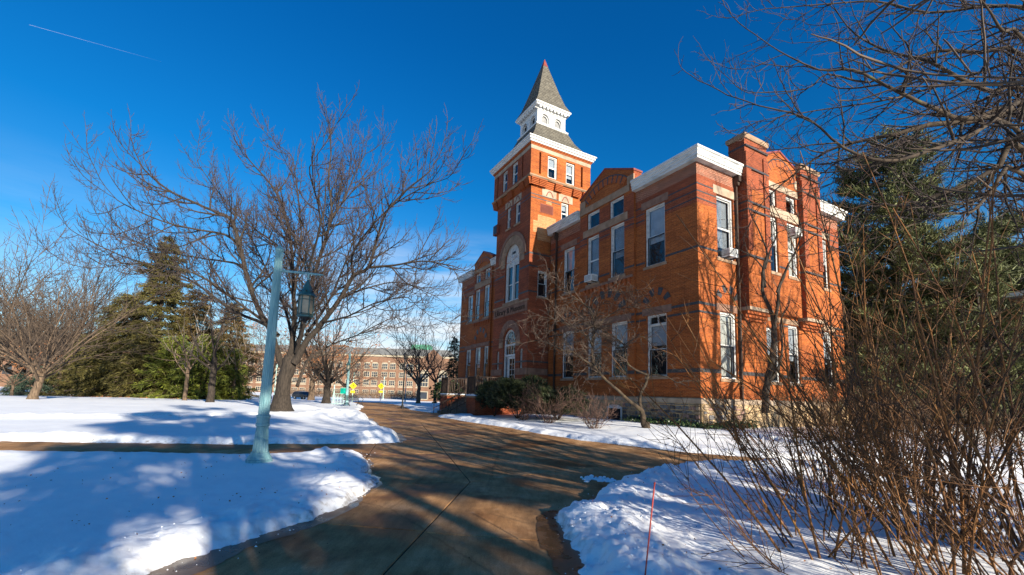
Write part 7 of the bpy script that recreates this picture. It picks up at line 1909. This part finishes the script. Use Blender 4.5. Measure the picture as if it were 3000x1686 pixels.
m = MB(); m.loft([[(fbX0 - .5, -.6, 15.71), (fbX1 + .5, -.6, 15.71), (fbX1 + .5, 16, 15.71), (fbX0 - .5, 16, 15.71)], [(fbX0 + 3, 4, 18.6), (fbX1 - 3, 4, 18.6), (fbX1 - 3, 12, 18.6), (fbX0 + 3, 12, 18.6)]]); m.build('roof', MAT['slate_roof'], fb, recalc=True)
fbox('roof_hut', 'copper_green', -40, -32.5, 5, 11, 18.0, 20.6); fbox('roof_hut_wall', 'brick_far', -40.3, -32.2, 4.8, 11.2, 16.5, 17.998, True)
fbox('chimney', 'brick_far', -72, -66, 6, 9, 17, 19.6, True)
fbox('string_course', 'cream_stone', fbX0, fbX1, -.08, .0, 3.4, 3.8)
frame_me = pane_me = None
WP = []
x = -57.9
bays = [(-62.0 + 6.78 * k) for k in range(-7, 6)]
for bx in bays:
    for dx in (0, 3.05):
        for zi, (z0, hh) in enumerate(((.6, 1.7), (3.95, 2.1), (7.1, 2.1), (10.15, 2.3))): WP.append((bx + dx, z0, hh, zi))
    fbox('pilaster', 'brick_far', bx - 2.35, bx - 1.35, -.22, .0, -1, 14.6, True)
    fbox('stone_block', 'cream_stone', bx + 1.3, bx + 1.9, -.1, .0, 12.9, 13.5)
cache = {}
for (wx, z0, hh, zi) in WP:
    key = (hh, zi == 3)
    if key not in cache:
        m = MB(); w2 = 1.22
        for (a0, a1, c0, c1) in ((-w2, -w2 + .22, 0, hh), (w2 - .22, w2, 0, hh), (-w2, w2, 0, .22), (-w2, w2, hh - .2, hh)): m.box(a0, a1, -.12, .1, c0, c1)
        for k in (-.36, .36): m.box(k - .06, k + .06, -.08, .05, .22, hh - .2)
        m.box(-w2 + .22, w2 - .22, -.07, .05, hh * .5 - .06, hh * .5 + .06)
        if zi == 3: m.add([(-w2, -.12, hh), (w2, -.12, hh), (w2 * .6, -.12, hh + .32), (-w2 * .6, -.12, hh + .32)], [(0, 1, 2, 3)])
        o = m.build('window', MAT['cream_stone'], fb); m2 = MB(); m2.box(-w2 + .1, w2 - .1, -.03, .0, .1, hh - .1); p = m2.build('pane', MAT['far_glass'], o); cache[key] = (o.data, p.data)
    else:
        o = link('window', cache[key][0], fb); p = link('pane', cache[key][1], o)
    o.location = (wx, 0, z0)
# nearer wing with tall arched windows, partly behind the bare trees
wg = empty('gabled_brick_building', (-17.2, 104, -1.0), radians(-8)); tag(wg, 'brick building with arched windows and gable just left of the hall', 'building')
m = MB(); m.box(-5, 9, 0, 14, -.5, 9.4); m.build('wall', MAT['brick_far'], wg, uv=True)
m = MB(); m.loft([[(x, y_, z) for x, z in ((-5, 9.402), (2, 9.402), (-1.5, 12.4))] for y_ in (0, .5)]); m.build('gable', MAT['brick_far'], wg, uv=True)
for wx in (-3.4, 1.2, 5.5):
    m = MB(); rr_ = 1.1
    pts = [(wx - rr_, 3.4), (wx + rr_, 3.4)] + [(wx + rr_ * cos(pi * k / 10), 6.4 + rr_ * sin(pi * k / 10)) for k in range(11)]
    m.loft([[(a, yy, b_) for a, b_ in pts] for yy in (-.1, .02)]); o = m.build('arched_window', MAT['cream_stone'], wg, recalc=True)
    for i in range(3):
        for j in range(3):
            m = MB(); m.box(wx - .95 + i * .66, wx - .42 + i * .66, -.13, -.1, 3.6 + j * .98, 4.4 + j * .98); m.build('pane', MAT['far_glass'], o)
    m = MB(); m.box(wx - 1.1, wx + 1.1, -.08, .02, .4, 2.4); o = m.build('window', MAT['cream_stone'], wg)
    m = MB(); m.box(wx - .9, wx + .9, -.1, -.08, .6, 2.2); m.build('pane', MAT['far_glass'], o)
# low building glimpsed at the far left
lb = at(150, 1100, 120); lo = empty('low_dark_building', (lb.x, lb.y, -1.0)); tag(lo, 'dark flat roofed building glimpsed behind the bare trees at far left', 'building')
m = MB(); m.box(-34, 14, 0, 20, -.5, 13.5); m.build('wall', MAT['brick_far'], lo, uv=True)
m = MB(); m.box(-35, 15, -1, 21, 13.502, 15.2); m.build('roof', MAT['roof_tar'], lo)
for k in range(10):
    m = MB(); m.box(-31 + k * 4.4, -28.6 + k * 4.4, -.06, .02, 8.5, 11); o = m.build('window', MAT['far_glass'], lo)
    m = MB(); m.box(-31 + k * 4.4, -28.6 + k * 4.4, -.06, .02, 3.5, 6); o = m.build('window', MAT['far_glass'], lo)
# hedge along the street
hq = at(1150, 1160, 118); hd = []
C, D = [], []; r = random.Random(7)
for k in range(5200):
    x_ = r.uniform(-60, -14); y_ = 118 + r.gauss(0, .6); C.append((x_, y_, H(x_, y_) + abs(r.gauss(.0, .85)))); D.append((r.gauss(0, .5), r.gauss(0, .5), 1))
o = leaf_clumps('hedge', C, D, .9, 3, MAT['stem_grey'], None, 7, .05, .5); tag(o, kind='stuff')
# brick building in shade at the right, behind the pine
rb = empty('shaded_brick_building'); rb.matrix_world = hall_m.copy(); tag(rb, 'dark shaded brick building with grey roof behind the pine at the right', 'building')
RBF = Face('u', 27.0)
def rbp(mb, name, mt, uv=False, parent=None): return mb.build(name, MAT[mt], parent or rb, uv=uv, recalc=not uv)
RW = [(-17 + k * 3.3, -15.4 + k * 3.3, 1.4, 3.6) for k in range(10)] + [(-17 + k * 3.3, -15.4 + k * 3.3, 5.4, 7.6) for k in range(10)]
m = HB(); RBF.wall(m, -22, 16, -.3, 9.2, RW, .25, ()); Face('v', -22).wall(m, 27, 40, -.3, 9.2, []); rbp(m, 'wall', 'brick_far', True)
m = HB(); m.loft([[(-22.6, 26.3, 9.202), (16.6, 26.3, 9.202), (16.6, 40.6, 9.202), (-22.6, 40.6, 9.202)], [(-22.6, 26.3, 9.4), (16.6, 26.3, 9.4), (16.6, 40.6, 9.4), (-22.6, 40.6, 9.4)], [(-18, 33, 12.2), (12, 33, 12.2), (12, 34, 12.2), (-18, 34, 12.2)]]); rbp(m, 'roof', 'slate_roof')
m = HB(); m.box(-22.7, 16.7, 26.14, 26.29, 9.22, 9.42); rbp(m, 'gutter', 'white_trim')
for h in RW:
    m = HB(); a0, a1, z0, z1 = h
    for (x0, x1, y0, y1) in ((a0, a0 + .1, z0, z1), (a1 - .1, a1, z0, z1), (a0 + .1, a1 - .1, z1 - .1, z1), (a0 + .1, a1 - .1, z0, z0 + .1), (a0 + .1, a1 - .1, (z0 + z1) / 2 - .04, (z0 + z1) / 2 + .04)): RBF.box(m, x0, x1, .08, .16, y0, y1)
    o = rbp(m, 'window', 'white_paint'); m = HB(); RBF.box(m, a0 + .1, a1 - .1, .13, .14, z0 + .1, z1 - .1); rbp(m, 'pane', 'far_glass', parent=o)
# a contrail
mt = bpy.data.materials.new('contrail'); mt.use_nodes = True; t = mt.node_tree; t.nodes.clear()
o_ = t.nodes.new('ShaderNodeOutputMaterial'); mx = t.nodes.new('ShaderNodeMixShader'); tr = t.nodes.new('ShaderNodeBsdfTransparent'); df = t.nodes.new('ShaderNodeBsdfDiffuse'); df.inputs[0].default_value = (.95, .95, .95, 1)
atn = t.nodes.new('ShaderNodeAttribute'); atn.attribute_name = 'fade'
t.links.new(atn.outputs['Fac'], mx.inputs[0]); t.links.new(tr.outputs[0], mx.inputs[1]); t.links.new(df.outputs[0], mx.inputs[2]); t.links.new(mx.outputs[0], o_.inputs[0]); MAT['contrail'] = mt
A, B = ray(85, 72).normalized() * 3600, ray(560, 205).normalized() * 3900
pts = [A.lerp(B, k / 24) for k in range(25)]
tc_ = tubes('contrail', [(pts, [.8 + .8 * (k / 24) for k in range(25)])], 8, mt)
at2 = tc_.data.attributes.new('fade', 'FLOAT', 'POINT'); at2.data.foreach_set('value', np.repeat([.08 * max(0, 1 - k / 19) ** 1.2 for k in range(25)], 8).astype(np.float32))
tag(tc_, 'thin white aircraft vapour trail slanting across the upper left sky', 'contrail')
